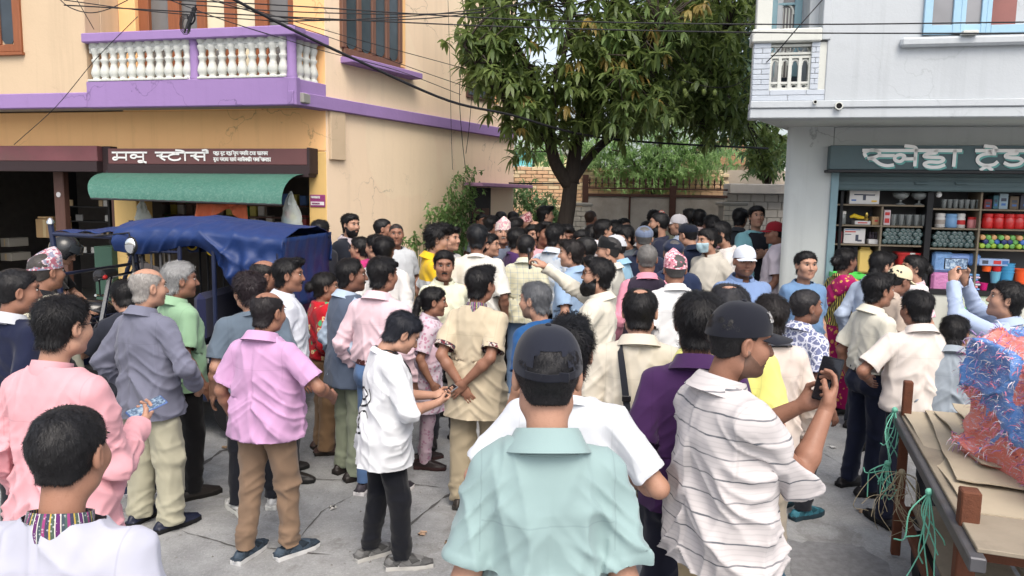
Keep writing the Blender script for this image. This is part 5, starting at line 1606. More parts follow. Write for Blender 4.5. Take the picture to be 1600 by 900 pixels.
# ------------------------------------------------------------------ building on the right
shop =thing('trader_house', 'pale blue house with balcony lattice and a shop full of wares below', 'house', mat=RF.mat())
def rs(u, v=200, off=0.0):return RF.px(u, v, off)[0]
def rz(u, v, off=0.0):return RF.px(u, v, off)[1]
OV =0.95
zs =rz(1300, 183, OV)
RL =-6.0
colL =rs(1223, 300)
SK =0.39
UP =Matrix(((1, 0, 0, 0), (0, 0, 1, 0), (0, 1, 0, 0), (0, 0, 0, 1)))
def plan(name, pts, z0, z1, mat):return MB().poly(pts, z0, z1, 0, UP).build(name, mat, shop, True, 40)
plan('corner_column', [(0, 0), (colL-0.09, 0), (colL-0.045, -0.012), (colL-0.02, -0.04), (colL-0.028, -0.09), (colL-SK*1.2, -1.2), (0, -1.2)], -0.1, zs+0.03, M_bgrey)
sOL =rs(1171, 182, OV)
plan('slab', [(RL, OV-0.003), (sOL, OV-0.003), (sOL-SK*(OV+3), -3.0), (RL, -3.0)], zs, zs+0.13, M_bgrey)
def rband(v0, v1, off, s0=RL, s1=sOL, mat=M_blue, name='moulding', bev=0.008):
 m=MB();lbox(m, s0, s1, OV-0.2, OV+off, rz(1300, v1, OV), rz(1300, v0, OV), bev);return m.build(name, mat, shop)
rband(169, 184.5, 0.012);rband(157, 168.6, 0.028)
sE =rs(1290, 120, OV)
m =MB();lbox(m, RL, sE, OV-0.2, OV, rz(1300, 157.3, OV), 6.2, 0.006);m.build('upper_wall', M_blue, shop)
m =MB();lbox(m, sE-0.02, sE+0.055, OV-0.21, OV+0.02, rz(1300, 62, OV), 6.2, 0.006);m.build('pilaster', M_blue, shop)
# balcony front of small tile courses round a cast lattice
bz0, bz1 =rz(1240, 157.3, OV), rz(1240, 66, OV)
lx0, lx1 =rs(1267, 100, OV), rs(1204, 100, OV);lzz0, lzz1=rz(1240, 140, OV), rz(1240, 68, OV)
m =MB();lbox(m, sE, sOL-0.01, OV-0.19, OV-0.012, bz0, lzz0, 0);lbox(m, sE, lx0, OV-0.19, OV-0.0125, lzz0, bz1, 0);lbox(m, lx1, sOL-0.01, OV-0.19, OV-0.0125, lzz0, bz1, 0)
m.build('balcony_wall', M_white, shop)
nrow =11;hrow =(bz1-bz0)/nrow
M_tile =plaster('white_tile', (180, 187, 196), dirt=0.1)
rg =np.random.default_rng(5)
TILE ={}
def tile_me(w, h, d, mat, nm):
 k=(round(w, 3), round(h, 3), nm)
 if k not in TILE:TILE[k]=MB().box((0, 0, 0), (w, d, h), bev=0.004).mesh(nm, mat)
 return TILE[k]
def tiles(s0, s1, z0, z1, off, tw, nm='tile', mat=None, parent=None, gap=0.003, dep=0.012, shift=0.5):
 mat=mat or M_tile;parent=parent or shop
 n=max(1, int(round((z1-z0)/hrow)));hh_=(z1-z0)/n
 for i in range(n):
  k=max(1, int(round((s1-s0)/tw)));tw_=(s1-s0)/k
  edges=[s0]+[s0+tw_*(j+(shift if i%2 else 0))for j in range(1 if not i%2 else 0, k)]+[s1]
  edges=sorted(set(round(e, 4)for e in edges))
  for a, b in zip(edges[:-1], edges[1:]):
   if b-a<0.03:continue
   o=link(nm, tile_me(b-a-gap, hh_-gap, dep, mat, nm), parent)
   o.location=((a+b)/2, off+0.002*rg.random(), z0+hh_*(i+0.5))
tiles(sE, sOL-0.01, bz0, lzz0, OV-0.006, 0.30)
tiles(sE+0.06, lx0, lzz0, bz1, OV-0.006, 0.17);tiles(lx1, sOL-0.01, lzz0, bz1, OV-0.006, 0.2)
# side face of the balcony (left end)
plan('balcony_side', [(sOL-0.006, OV-0.012), (sOL-0.03, OV-0.012), (sOL-SK*(OV+1.2)-0.03, -1.2), (sOL-SK*(OV+1.2)-0.006, -1.2)], zs+0.131, bz1, M_tile)
# lattice: arches, diamonds, lower rings
lat =MB()
def lbar(p, q, w=0.022, d=0.05):
 p=Vector((p[0], OV-0.05, p[1]));q=Vector((q[0], OV-0.05, q[1]));dd=q-p
 a=math.atan2(dd.z, dd.x)
 lat.box((p+q)/2, (dd.length+w*0.5, d, w), rot=np.array(Matrix.Rotation(-a, 3, 'Y')))
lw =lx1-lx0;lh =lzz1-lzz0
lbar((lx0, lzz0+0.012), (lx1, lzz0+0.012));lbar((lx0, lzz1-0.012), (lx1, lzz1-0.012))
for k in(0.16, 0.72, 0.80):lbar((lx0, lzz0+lh*k), (lx1, lzz0+lh*k), 0.02, 0.047)
NA =4
for i in range(NA+1):lbar((lx0+lw*i/NA, lzz0), (lx0+lw*i/NA, lzz0+lh*0.72), 0.03, 0.054)
for i in range(NA):
 c=lx0+lw*(i+0.5)/NA;r=lw/NA/2-0.012
 lat.tube([(c+r*math.cos(t), OV-0.05, lzz0+lh*0.55+1.5*r*math.sin(t))for t in np.linspace(0, PI, 9)], 0.012, 6)
 lat.tube([(c+r*0.8*math.cos(t), OV-0.05, lzz0+lh*0.085+0.6*r*math.sin(t))for t in np.linspace(0, 2*PI, 10, endpoint=False)], 0.009, 5, closed=True)
 for k in(0, 1):lat.tube([(c-r*1.1+2.2*r*k, OV-0.05, lzz0+lh*0.81), (c, OV-0.05, lzz0+lh*0.975), (c+r*1.1-2.2*r*k, OV-0.05, lzz0+lh*0.81)], 0.010, 5)
lat.build('lattice', M_white, shop)
m =MB();lbox(m, sE+0.056, sOL+0.015, OV-0.24, OV+0.035, bz1, bz1+0.12, 0.012);m.build('coping', M_white, shop)
# recessed balcony wall and its blue-green window
m =MB();lbox(m, RL, sOL-0.02-SK*(OV+1.25), -1.25, -1.05, zs+0.13, 6.2);m.build('rear_balcony_wall', M_blue, shop)
m =MB();lbox(m, sE-0.01, sE+0.14, -1.05, OV-0.21, zs+0.131, 6.2);m.build('balcony_partition', M_blue, shop)
m =MB();lbox(m, sOL-0.16, sOL-0.02, OV-0.17, OV-0.03, bz1+0.12, 6.2, 0.01);m.build('balcony_column', M_white, shop)
plan('roof_slab', [(RL, OV+0.1), (sOL, OV+0.1), (sOL-SK*(OV+3), -3.0), (RL, -3.0)], 6.2, 6.35, M_blue)
wo =0.35
wa0, wa1 =rs(1253, 30, wo), rs(1203, 30, wo);wz0_=rz(1230, 56, wo);wz1_=5.6
M_bluef =simple('blue_green_frame', s2l((130, 162, 172)), 0.55, var=0.12)
m =MB()
for a, b in((wa0, wa0+0.07), (wa1-0.07, wa1)):lbox(m, a, b, wo-0.06, wo, wz0_-0.4, wz1_, 0.006)
lbox(m, wa0+0.07, wa1-0.07, wo-0.055, wo-0.004, rz(1230, 8, wo), rz(1230, 4, wo), 0.004)
wn1 =m.build('window', M_bluef, shop)
m =MB();lbox(m, wa0+0.07, wa1-0.07, wo-0.05, wo-0.04, wz0_-0.4, wz1_, 0);m.build('pane', glass_dark('grey_glass', (0.16, 0.15, 0.15)), wn1)
m =MB()
for i in range(5):
 x=wa0+0.09+(wa1-wa0-0.18)*i/4
 lbox(m, x-0.006, x+0.006, wo-0.03, wo-0.018, wz0_-0.4, rz(1230, 12, wo), 0)
cx =(wa0+wa1)/2;rr_=(wa1-wa0)/2-0.08
m.tube([(cx+rr_*math.cos(t), wo-0.024, rz(1230, 22, wo)+0.10*math.sin(t))for t in np.linspace(0, PI, 9)], 0.012, 6)
m.build('grille', M_white, wn1)
m =MB();lbox(m, wa1, sOL-0.05-SK*(OV-wo+0.1), wo-0.1, wo-0.005, zs+0.14, 6.2);lbox(m, sE+0.14, wa0, wo-0.1, wo-0.005, zs+0.14, 6.2);m.build('window_wall', M_blue, shop)
# large window: two blue casements (one ajar), curtain behind the open part
X0, X1 =rs(1443, 20, OV), RL+0.9;WZ=rz(1500, 54, OV);WT=5.7
m =MB()
for u0, u1 in((1443, 1456), (1488, 1500), (1500, 1508), (1532, 1540), (1540, 1548)):
 lbox(m, rs(u1, 20, OV), rs(u0, 20, OV), OV-0.02, OV+0.035, WZ, WT, 0.004)
lbox(m, rs(1548, 20, OV), rs(1443, 20, OV), OV-0.02, OV+0.03, WZ, WZ+0.08, 0.004)
lbox(m, X1, rs(1548, 20, OV)-0.002, OV-0.02, OV+0.03, WZ, WZ+0.07, 0.004)
wn2 =m.build('window', simple('sky_blue_frame', s2l((150, 184, 205)), 0.5, var=0.1), shop)
for u0, u1 in((1456, 1488), (1508, 1532)):
 m=MB();lbox(m, rs(u1, 20, OV), rs(u0, 20, OV), OV+0.005, OV+0.012, WZ+0.08, WT, 0);m.build('pane', glass_dark('milky_glass', (0.20, 0.20, 0.21)), wn2)
m =MB();s_a, s_b=rs(1548, 20, OV), X1
m.grid(np.array([[(s_a+(s_b-s_a)*i, OV+0.006+0.012*math.sin(i*75), z)for i in np.linspace(0, 1, 90)]for z in(WZ+0.07, WT)]))
m.build('curtain', simple('brown_curtain', s2l((138, 96, 92)), 0.9, var=0.15), wn2, True, None)
m =MB();lbox(m, rs(1522, 50, OV), rs(1498, 50, OV), OV+0.03, OV+0.12, WZ-0.02, WZ+0.012, 0.004);m.build('latch', M_white, wn2)
m =MB();lbox(m, X1, rs(1405, 65, OV), OV, OV+0.07, rz(1500, 73, OV), rz(1500, 58, OV), 0.02);m.build('sill', M_blue, shop)
for u, v, r in((1310, 166, 0.026), (1273, 160, 0.014)):
 m=MB();s_, z_=RF.px(u, v, OV+0.02)
 m.lathe([(r*1.35, 0), (r*1.35, 0.05), (r, 0.05), (r, 0.0)], 12, (0, 0, 0), 0, Matrix.Translation((s_, OV+0.005, z_))@Matrix.Rotation(R(-90), 4, 'X'));m.build('drain_pipe', M_white, shop, True, 40)
 m=MB();m.lathe([(0.0001, 0.0), (r, 0.0)], 12, (0, 0, 0), 0, Matrix.Translation((s_, OV+0.046, z_))@Matrix.Rotation(R(-90), 4, 'X'));m.build('pipe_mouth', M_black, shop)
# shop front: lintel, shutter box, frame, room
M_teal =simple('dark_teal_paint', s2l((78, 96, 100)), 0.5, var=0.16, scale=5, dirt=0.15)
fs, fe =rs(1309, 300), RL
zsh =rz(1400, 298);zlo=rz(1400, 268)
m =MB();lbox(m, RL, -0.003, -0.3, -0.0, zlo, zs);m.build('lintel', M_bgrey, shop)
m =MB();lbox(m, RL, fs, -0.16, -0.03, zsh, zlo-0.002, 0.006)
for k in range(4):lbox(m, RL, fs, -0.03, -0.022, zsh+0.012+0.05*k, zsh+0.045+0.05*k, 0.003)
for u in(1440, 1503):lbox(m, rs(u+10, 290), rs(u-10, 290), -0.022, 0.002, rz(u, 288), rz(u, 285), 0.003)
m.build('shutter_box', M_teal, shop)
m =MB();lbox(m, fs, -0.0, -0.14, 0.03, GL-0.1, zlo-0.002, 0.006);m.build('shutter_rail', simple('teal_rail', s2l((120, 146, 154)), 0.5, var=0.15), shop)
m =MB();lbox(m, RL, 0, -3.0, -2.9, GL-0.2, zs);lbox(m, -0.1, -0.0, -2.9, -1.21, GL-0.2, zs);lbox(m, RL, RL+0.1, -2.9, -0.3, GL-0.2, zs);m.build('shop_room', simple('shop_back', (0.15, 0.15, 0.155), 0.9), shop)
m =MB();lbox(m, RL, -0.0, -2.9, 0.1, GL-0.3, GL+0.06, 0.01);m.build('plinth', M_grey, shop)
# display counter below, glazed shelves above
zc_top =rz(1500, 462, 0.0)
M_counter =simple('cream_counter', s2l((196, 196, 186)), 0.6, var=0.06)
m =MB();lbox(m, RL, rs(1452, 470), -0.10, -0.04, GL+0.06, zc_top, 0.006);m.build('counter_front', M_counter, shop)
m =MB();lbox(m, RL, rs(1452, 470), -0.12, -0.02, zc_top, rz(1500, 454), 0.004);m.build('counter_edge', M_black, shop)
SHD =0.36
zLs =[rz(1380, v)for v in(319.5, 352.5, 383.0)];zRs=[rz(1500, v)for v in(326, 357, 389)]
M_shelf =simple('shelf_board', s2l((120, 108, 92)), 0.6, var=0.15)
for z in zLs:
 m=MB();lbox(m, rs(1448, 340), fs-0.01, -0.1-SHD, -0.1, z-0.018, z, 0.003);m.build('shelf', M_shelf, shop)
for z in zRs:
 m=MB();lbox(m, RL, rs(1457, 340), -0.1-SHD, -0.1, z-0.018, z, 0.003);m.build('shelf', M_shelf, shop)
for u, w, mt in((1452, 10, M_black), (1377.5, 3.5, M_shelf), (1532, 3.5, M_shelf), (1313, 5, M_black)):
 m=MB();zt_=zsh-0.002 if mt is M_black else(zLs[0]-0.02 if u<1450 else zsh-0.002)
 lbox(m, rs(u+w/2, 400), rs(u-w/2, 400), -0.10-SHD*0.98, -0.095, GL+0.061, zt_, 0.003);m.build('divider', mt, shop)
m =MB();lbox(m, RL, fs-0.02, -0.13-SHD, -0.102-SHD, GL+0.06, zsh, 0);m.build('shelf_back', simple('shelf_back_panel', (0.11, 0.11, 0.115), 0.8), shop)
# sign of the trader
tsg, s0, s1, za, zb_ =board(RF, 'shop_sign', 'dark teal trader sign with big white letters over the shelves', 1298, 1760, 227, 268, 0.16, 0.14, [M_teal])
hh =zb_-za
m =MB();lbox(m, s0, s1+0.02, 0.0, 0.19, za-0.028, za-0.002, 0.004);m.build('lip', M_iron, tsg)
ltx =['S_', 'na', 'e', 'ha', 'aa', 'sp', 'ta', 'e', 'r_', 'da', 'sa', 'reph']
lx =RF.px(1347, 250, 0.16)[0];lwid=(lx-RF.px(1600, 250, 0.16)[0])*1.22
letters(ltx, lx, za+hh*0.17, hh*0.62, lwid, hh*0.14, tsg, 0.164, simple('letter_shade', s2l((110, 170, 165)), 0.6), 'letter_shade', True, (0.014, -0.016))
letters(ltx, lx, za+hh*0.17, hh*0.62, lwid, hh*0.13, tsg, 0.170, M_letter, 'lettering')
# ------------------------------------------------------------------ lane behind the crowd: gate, walls, trees
def leaf_mat(name, c1, c2, rough=0.45, trans=0.25):
 t=NT(name)
 v=t.n('NewGeometry')
 rnd=v.outputs['Random Per Island']
 c=t.mix(rnd, c1, c2)
 c=t.mix(t.ramp(t.noise(t.coord(), 1.1, 3), [(0.35, 0.6), (0.65, 0.0)]), c, mul(c1, 0.6))
 t.done(c, rough, None, 0, 0.4)
 tr=t.n('BsdfTranslucent');t.l(t.mix(0.5, c, mul(c2, 1.6)), tr.inputs[0])
 mx=t.n('MixShader');mx.inputs[0].default_value=trans
 t.l(t.b.outputs[0], mx.inputs[1]);t.l(tr.outputs[0], mx.inputs[2])
 t.l(mx.outputs[0], t.t.nodes['Material Output'].inputs[0])
 return t.m
def bark(name='bark', c=(0.045, 0.036, 0.03)):
 key=('bark', name)
 if key in MATS:return MATS[key]
 t=NT(name);v=t.coord(scale=(9, 9, 1.6));n=t.noise(v, 2.5, 6, 0.75)
 MATS[key]=t.done(t.mix(n, mul(c, 0.45), mul(c, 1.9)), 0.9, t.bump(n, 0.8, 0.03), 0, 0.2)
 return MATS[key]
def rosettes(cs, rg, nleaf, L, W, droop, seg=3, up=0.2, dirs=None):
 """whorls of long leaves that arch down from the twig ends; returns V, quads"""
 V=[];Q=[];k=0
 for ci, c in enumerate(cs):
  nl=int(nleaf*(0.7+0.6*rg.random()))
  ax=dirs[ci]if dirs is not None else norm(rg.normal(0, 1, 3)+np.array([0, 0, 0.6]))
  e1=norm(np.cross(ax, rg.normal(0, 1, 3)));e2=np.cross(ax, e1)
  for j in range(nl):
   a=2*PI*j/nl+rg.normal(0, 0.25)
   el=up+rg.normal(0, 0.35)
   d=(e1*math.cos(a)+e2*math.sin(a))*math.cos(el)+ax*math.sin(el)
   l=L*(0.65+0.6*rg.random());w=W*(0.8+0.4*rg.random())
   sd=norm(np.cross(d, np.array([0, 0, 1.0])+0.2*rg.normal(0, 1, 3)))
   p=np.array(c, float);dd=d.copy();P=[p]
   for s in range(seg):
    dd=norm(dd+np.array([0, 0, -droop*(0.8+0.5*rg.random())]));p=p+dd*l/seg;P.append(p)
   ws=[0.25, 1.0, 0.75, 0.05]if seg==3 else[0.3, 1.0, 0.05]
   for q, wq in zip(P, ws):V.append(q+sd*w*wq/2);V.append(q-sd*w*wq/2)
   for s in range(seg):Q.append([k+2*s, k+2*s+1, k+2*s+3, k+2*s+2])
   k+=2*(seg+1)
 return np.array(V), np.array(Q)
def limb(m, pts, r0, r1, n=9, mi=0):
 P=spline([tuple(p)for p in pts], 5)if len(pts)>2 else np.array([list(p)for p in pts])
 m.tube(P, np.linspace(r0, r1, len(P)), n, mi)
 return P
# --- the mango tree that leans over the lane
TY =10.6
mango =thing('mango_tree', 'big mango tree with drooping dark leaves leaning over the lane', 'tree', at(880, 470, TY))
mango.location.z =gz(0, TY);MO=np.array(mango.location)
def tp(u, v, Y):return np.array(at(u, v, Y))-MO
m =MB()
base =np.array([0, 0, -0.1])
limb(m, [base, tp(880, 380, TY), tp(888, 320, TY), tp(892, 282, TY)], 0.13, 0.095, 12)
forks =[]
def fork(pts, r0, r1):forks.append(limb(m, pts, r0, r1))
fork([tp(890, 290, TY), tp(868, 255, TY-0.1), tp(858, 215, TY-0.3), tp(845, 150, TY-0.6), tp(800, 60, TY-0.9)], 0.10, 0.045)
fork([tp(892, 285, TY), tp(898, 240, TY), tp(905, 190, TY+0.1), tp(930, 110, TY), tp(950, 20, TY-0.2)], 0.11, 0.05)
fork([tp(896, 280, TY), tp(930, 235, TY+0.4), tp(985, 190, TY+0.6), tp(1060, 130, TY+0.6), tp(1130, 60, TY+0.5)], 0.075, 0.035)
fork([tp(862, 225, TY-0.2), tp(810, 180, TY-0.8), tp(760, 120, TY-1.4), tp(725, 70, TY-1.7)], 0.05, 0.02)
fork([tp(905, 190, TY+0.1), tp(940, 150, TY-0.5), tp(990, 100, TY-1.0), tp(1030, 40, TY-1.2)], 0.05, 0.025)
fork([tp(845, 150, TY-0.6), tp(880, 90, TY-0.9), tp(890, 10, TY-1.0)], 0.045, 0.02)
fork([tp(985, 190, TY+0.6), tp(1080, 190, TY+0.9), tp(1150, 160, TY+1.0)], 0.04, 0.02)
rg =np.random.default_rng(21)
# crown: clumps of whorls placed where the photograph has foliage, at several depths
clumps =[]
for(u, v, Y, r, n)in((755, 88, 9.4, 40, 60), (780, 60, 9.5, 46, 66), (762, 125, 9.5, 28, 36), (790, 110, 9.5, 45, 70), (775, 20, 9.6, 55, 66), (738, 60, 9.3, 22, 30), (815, 140, 9.7, 40, 60), (832, 100, 10.0, 34, 14), (860, 20, 9.9, 50, 26), (905, 60, 9.9, 44, 40), (850, 165, 9.9, 38, 46), (805, 185, 9.7, 30, 30), (888, 135, 10.0, 38, 36), (930, 110, 9.8, 55, 95), (960, 60, 9.8, 60, 95), (1000, 30, 9.8, 60, 95), (990, 110, 9.6, 55, 110), (960, 160, 9.7, 48, 95), (1020, 160, 9.8, 40, 80), (1050, 90, 10.2, 60, 110), (1060, 30, 10.2, 70, 100), (1110, 60, 10.8, 60, 100), (1130, 120, 11.0, 55, 100), (1090, 160, 11.0, 55, 100), (1150, 30, 11.2, 50, 80), (1140, 175, 11.4, 40, 70), (1060, 185, 11.2, 45, 50), (910, 175, 10.4, 42, 54), (868, 195, 10.4, 32, 34), (935, 195, 10.6, 36, 34), (830, 200, 10.2, 26, 30), (815, 235, 10.2, 18, 12), (985, 190, 10.8, 34, 40), (1105, 200, 11.4, 30, 30), (1195, 245, 12.2, 26, 46), (1205, 210, 12.4, 24, 30), (1160, 205, 11.8, 22, 26), (790, -30, 9.8, 70, 60), (880, -40, 10.0, 80, 90), (980, -50, 10.0, 90, 110), (1080, -50, 10.4, 80, 100), (1150, -30, 11.2, 60, 70), (970, 100, 11.6, 70, 80), (1060, 120, 12.0, 70, 90)):
 for _ in range(int(n*0.74)):
  q=rg.normal(0, 0.5, 2)
  clumps.append(tp(u+r*q[0], v+r*0.85*q[1], Y+rg.normal(0, 0.35)))
clumps =np.array(clumps)
V, Q =rosettes(clumps, rg, 10, 0.19, 0.05, 0.36)
twig =MB()
for c in clumps[::3]:
 dmin=None
 for P in forks:
  i=np.argmin(((P-c)**2).sum(1));d_=((P[i]-c)**2).sum()
  if dmin is None or d_<dmin[0]:dmin=(d_, P[i])
 a=dmin[1];mid=(a+c)/2+rg.normal(0, 0.06, 3)+np.array([0, 0, 0.06])
 m.tube([a, mid, c], [0.014, 0.009, 0.004], 4)
m.build('trunk', bark(), mango, True, None)
MB().add(V, Q).build('crown', leaf_mat('mango_leaf', (0.08, 0.13, 0.042), (0.21, 0.27, 0.08), 0.45, 0.45), mango, False)['kind']='stuff'
yc =[tp(u, v, Y)for(u, v, Y)in((1075, 15, 9.3), (1090, 8, 9.3), (1100, 5, 9.3), (920, 28, 9.3), (928, 36, 9.3), (1018, 45, 9.3), (1024, 50, 9.3), (950, 90, 9.2), (975, 92, 9.2), (890, 100, 9.4), (905, 95, 9.4), (830, 65, 9.4), (885, 165, 9.5), (1040, 85, 9.5), (812, 200, 9.4), (1000, 118, 9.2), (1030, 155, 9.4), (1015, 162, 9.4), (990, 140, 9.2), (820, 150, 9.3))]
V, Q =rosettes(np.array(yc), rg, 10, 0.20, 0.045, 0.7, dirs=[np.array([0, -0.3, 0.9])]*len(yc))
MB().add(V, Q).build('young_leaves', leaf_mat('young_leaf', (0.30, 0.20, 0.05), (0.36, 0.30, 0.09)), mango, False)
yc =np.array([tp(u+rg.normal(0, 14), v+rg.normal(0, 12), 9.2+rg.normal(0, 0.1))for(u, v)in((1030, 170), (1000, 145), (985, 130), (960, 60), (1035, 20), (870, 50), (780, 60), (830, 165), (990, 190), (930, 10), (1060, 55))for _ in range(4)])
V, Q =rosettes(yc, rg, 9, 0.21, 0.048, 0.5)
MB().add(V, Q).build('light_leaves', leaf_mat('light_leaf', (0.10, 0.17, 0.05), (0.20, 0.27, 0.09)), mango, False)
M_fruit =simple('mango_skin', (0.17, 0.22, 0.06), 0.45, var=0.25)
fr_me =MB().ball((0, 0, 0), (0.03, 0.028, 0.042), 8, 6).mesh('mango', M_fruit, True)
for(u, v)in((759, 110), (764, 118), (757, 124), (762, 132), (768, 128), (756, 138), (763, 141), (1068, 128), (1083, 135), (1070, 143), (1072, 148), (1100, 144), (1117, 145), (930, 134), (934, 140), (765, 88), (772, 94)):
 p=tp(u, v, 9.15 if u<800 else 9.6);o=link('mango', fr_me, mango, p);o.rotation_euler=(rg.normal(0, 0.3), rg.normal(0, 0.3), 0)
def bush_tree(name, label, u, vbase, Y, clm, col, leafL, leafW, nleaf, droop, trunk_r, seed, cat='tree', up=0.2, group=None, trunk=True, nrm=0.4):
 rg=np.random.default_rng(seed)
 o=at(u, vbase, Y);g=gz(o.x, o.y)
 t=thing(name, label, cat, (o.x, o.y, g), 0, group)
 O=np.array([o.x, o.y, g]);cs=[]
 for(uu, vv, r, n)in clm:
  for _ in range(n):
   q=rg.normal(0, 0.5, 2);cs.append(np.array(at(uu+r*q[0], vv+r*q[1], Y+rg.normal(0, nrm)))-O)
 cs=np.array(cs)
 V, Q=rosettes(cs, rg, nleaf, leafL, leafW, droop, 2 if leafL<0.16 else 3, up)
 MB().add(V, Q).build('crown', col, t, False)['kind']='stuff'
 if trunk:
  m=MB();cen=cs.mean(0)
  limb(m, [(0, 0, -0.1), (cen[0]*0.3, cen[1]*0.3, cen[2]*0.45), cen], trunk_r, trunk_r*0.5)
  for i in rg.integers(0, len(cs), 14):m.tube([cen*np.array([.6, .6, .75]), (cen+cs[i])/2+rg.normal(0, 0.1, 3), cs[i]], [trunk_r*0.45, trunk_r*0.3, 0.01], 5)
  m.build('trunk', bark(), t, True, None)
 return t
M_leafl =leaf_mat('pale_leaf', (0.20, 0.34, 0.11), (0.34, 0.48, 0.22), 0.6, 0.5)
M_leafm =leaf_mat('mid_leaf', (0.08, 0.16, 0.06), (0.16, 0.26, 0.10), 0.6, 0.3)
M_leafd =leaf_mat('dark_leaf', (0.035, 0.075, 0.05), (0.065, 0.115, 0.075), 0.6, 0.2)
bush_tree('feathery_tree', 'pale green feathery tree rising behind the metal gate', 1010, 330, 15.6, [(1000, 255, 55, 260), (1060, 260, 45, 220), (960, 235, 40, 160), (1100, 250, 34, 130), (1040, 220, 50, 200), (1010, 285, 40, 90)], M_leafl, 0.13, 0.022, 16, 0.25, 0.07, 31)
bush_tree('feathery_tree', 'slender pale green sapling behind the brick wall right of the trunk', 925, 330, 16.2, [(930, 250, 26, 90), (950, 280, 20, 40), (910, 235, 20, 60)], M_leafl, 0.13, 0.022, 14, 0.3, 0.05, 32)
bush_tree('dark_tree', 'dark bluish green tree filling the gap behind the mango crown', 1090, 330, 18.0, [(1090, 120, 90, 380), (1150, 150, 60, 220), (1140, 60, 90, 300), (1070, 50, 80, 220), (1180, 120, 50, 120)], M_leafd, 0.26, 0.07, 8, 0.4, 0.22, 33, nrm=1.0)
bush_tree('leafy_tree', 'leafy tree standing beside the blue grey column end of the lane', 1200, 330, 14.6, [(1200, 250, 30, 150), (1190, 225, 26, 80), (1215, 235, 20, 90)], M_leafm, 0.16, 0.05, 9, 0.4, 0.07, 34)
bush_tree('garden_bush', 'low green bush in front of the brick wall left of the trunk', 835, 350, 14.2, [(830, 318, 34, 70), (850, 335, 26, 70), (815, 305, 18, 30), (865, 340, 16, 30)], M_leafm, 0.13, 0.04, 8, 0.4, 0.02, 35, cat='bush')
bush_tree('garden_bush', 'yellowish green tree far beyond the brick wall', 860, 330, 22, [(870, 245, 60, 130), (840, 225, 40, 80), (1130, 235, 40, 90)], M_leafl, 0.22, 0.05, 8, 0.4, 0.08, 36, cat='tree', trunk=True)
# climbing plant on the side wall
pl =thing('climbing_plant', 'straggling leafy plant climbing the beige side wall by the doorway', 'plant', at(712, 420, 11.0));pl.location.z=gz(0, 11)
PO =np.array(pl.location);rg=np.random.default_rng(41)
m =MB();cs=[]
for k in range(15):
 u0=700+rg.normal(0, 12);ut=rg.choice([705, 690, 720, 728, 680, 675, 735, 712])+rg.normal(0, 7);vt=rg.choice([275, 290, 300, 315, 330, 345, 355])+rg.normal(0, 6)
 yy=lambda u:10.2+2.35*(u-655)/100-0.3
 a=np.array(at(u0, 425, yy(u0)))-PO;b=np.array(at(ut, vt, yy(ut)-0.1-0.15*rg.random()))-PO
 P=limb(m, [a, (a+b)/2+rg.normal(0, 0.06, 3), b], 0.010, 0.003, 5)
 for q in P[3:]:
  for _ in range(5):cs.append(q+rg.normal(0, 0.06, 3))
m.build('stems', simple('green_stem', (0.12, 0.14, 0.06), 0.7), pl, True)
V, Q =rosettes(np.array(cs), rg, 5, 0.075, 0.038, 0.3, 2)
MB().add(V, Q).build('leaves', leaf_mat('creeper_leaf', (0.10, 0.20, 0.06), (0.24, 0.36, 0.13), 0.5, 0.3), pl, False)['kind']='stuff'
pl2 =thing('wall_weed', 'small weed with rounded leaves at the foot of the beige wall', 'plant', at(655, 380, 9.9));PO=np.array(pl2.location)
cs =np.array([np.array(at(650+rg.normal(0, 9), 376+rg.normal(0, 6), 9.9+rg.normal(0, 0.05)))-PO for _ in range(26)])
V, Q =rosettes(cs, rg, 5, 0.07, 0.04, 0.3, 2);MB().add(V, Q).build('leaves', leaf_mat('creeper_leaf', (0.10, 0.20, 0.06), (0.24, 0.36, 0.13), 0.5, 0.3), pl2, False)
m =MB()
for c in cs[:8]:m.tube([(0, 0, -0.9), c*0.6+np.array([0, 0, -0.3]), c], [0.008, 0.006, 0.003], 4)
m.build('stems', simple('green_stem', (0.12, 0.14, 0.06), 0.7), pl2)
# --- gate across the lane end
GY =13.5
def gp(u, v):p=at(u, v, GY);return p.x, p.z
gate =thing('metal_gate', 'weathered sheet metal gate with a row of spikes across the lane end', 'gate', (0, GY, 0))
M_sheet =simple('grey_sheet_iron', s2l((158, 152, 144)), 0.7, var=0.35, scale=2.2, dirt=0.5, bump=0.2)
M_rustd =simple('dark_rust', s2l((70, 48, 42)), 0.85, var=0.4, scale=14, bump=0.3)
GG =gz(0, GY)
xs0, zt0 =gp(918, 306);xs1, _=gp(1046, 306);xs2, _=gp(1056, 306);xs3, _=gp(1132, 306)
xm, _ =gp(984, 306)
zt1 =gp(1100, 308)[1]
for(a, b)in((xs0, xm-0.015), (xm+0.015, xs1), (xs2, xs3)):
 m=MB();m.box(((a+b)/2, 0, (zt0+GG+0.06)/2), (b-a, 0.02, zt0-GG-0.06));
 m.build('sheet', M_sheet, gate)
m =MB()
m.box(((xs0+xs3)/2, -0.004, zt0+0.02), (xs3-xs0+0.1, 0.05, 0.05), bev=0.005);m.box(((xs0+xs3)/2, -0.004, zt0+0.14), (xs3-xs0+0.1, 0.035, 0.03), bev=0.004)
m.box((xm, -0.016, (zt0+GG)/2), (0.035, 0.03, zt0-GG));m.box(((xs1+xs2)/2, -0.01, (zt0+GG)/2+0.1), (xs2-xs1, 0.07, zt0-GG+0.2), bev=0.006)
m.box((xs0-0.04, -0.01, (zt0+GG)/2+0.16), (0.10, 0.09, zt0-GG+0.42), bev=0.006)
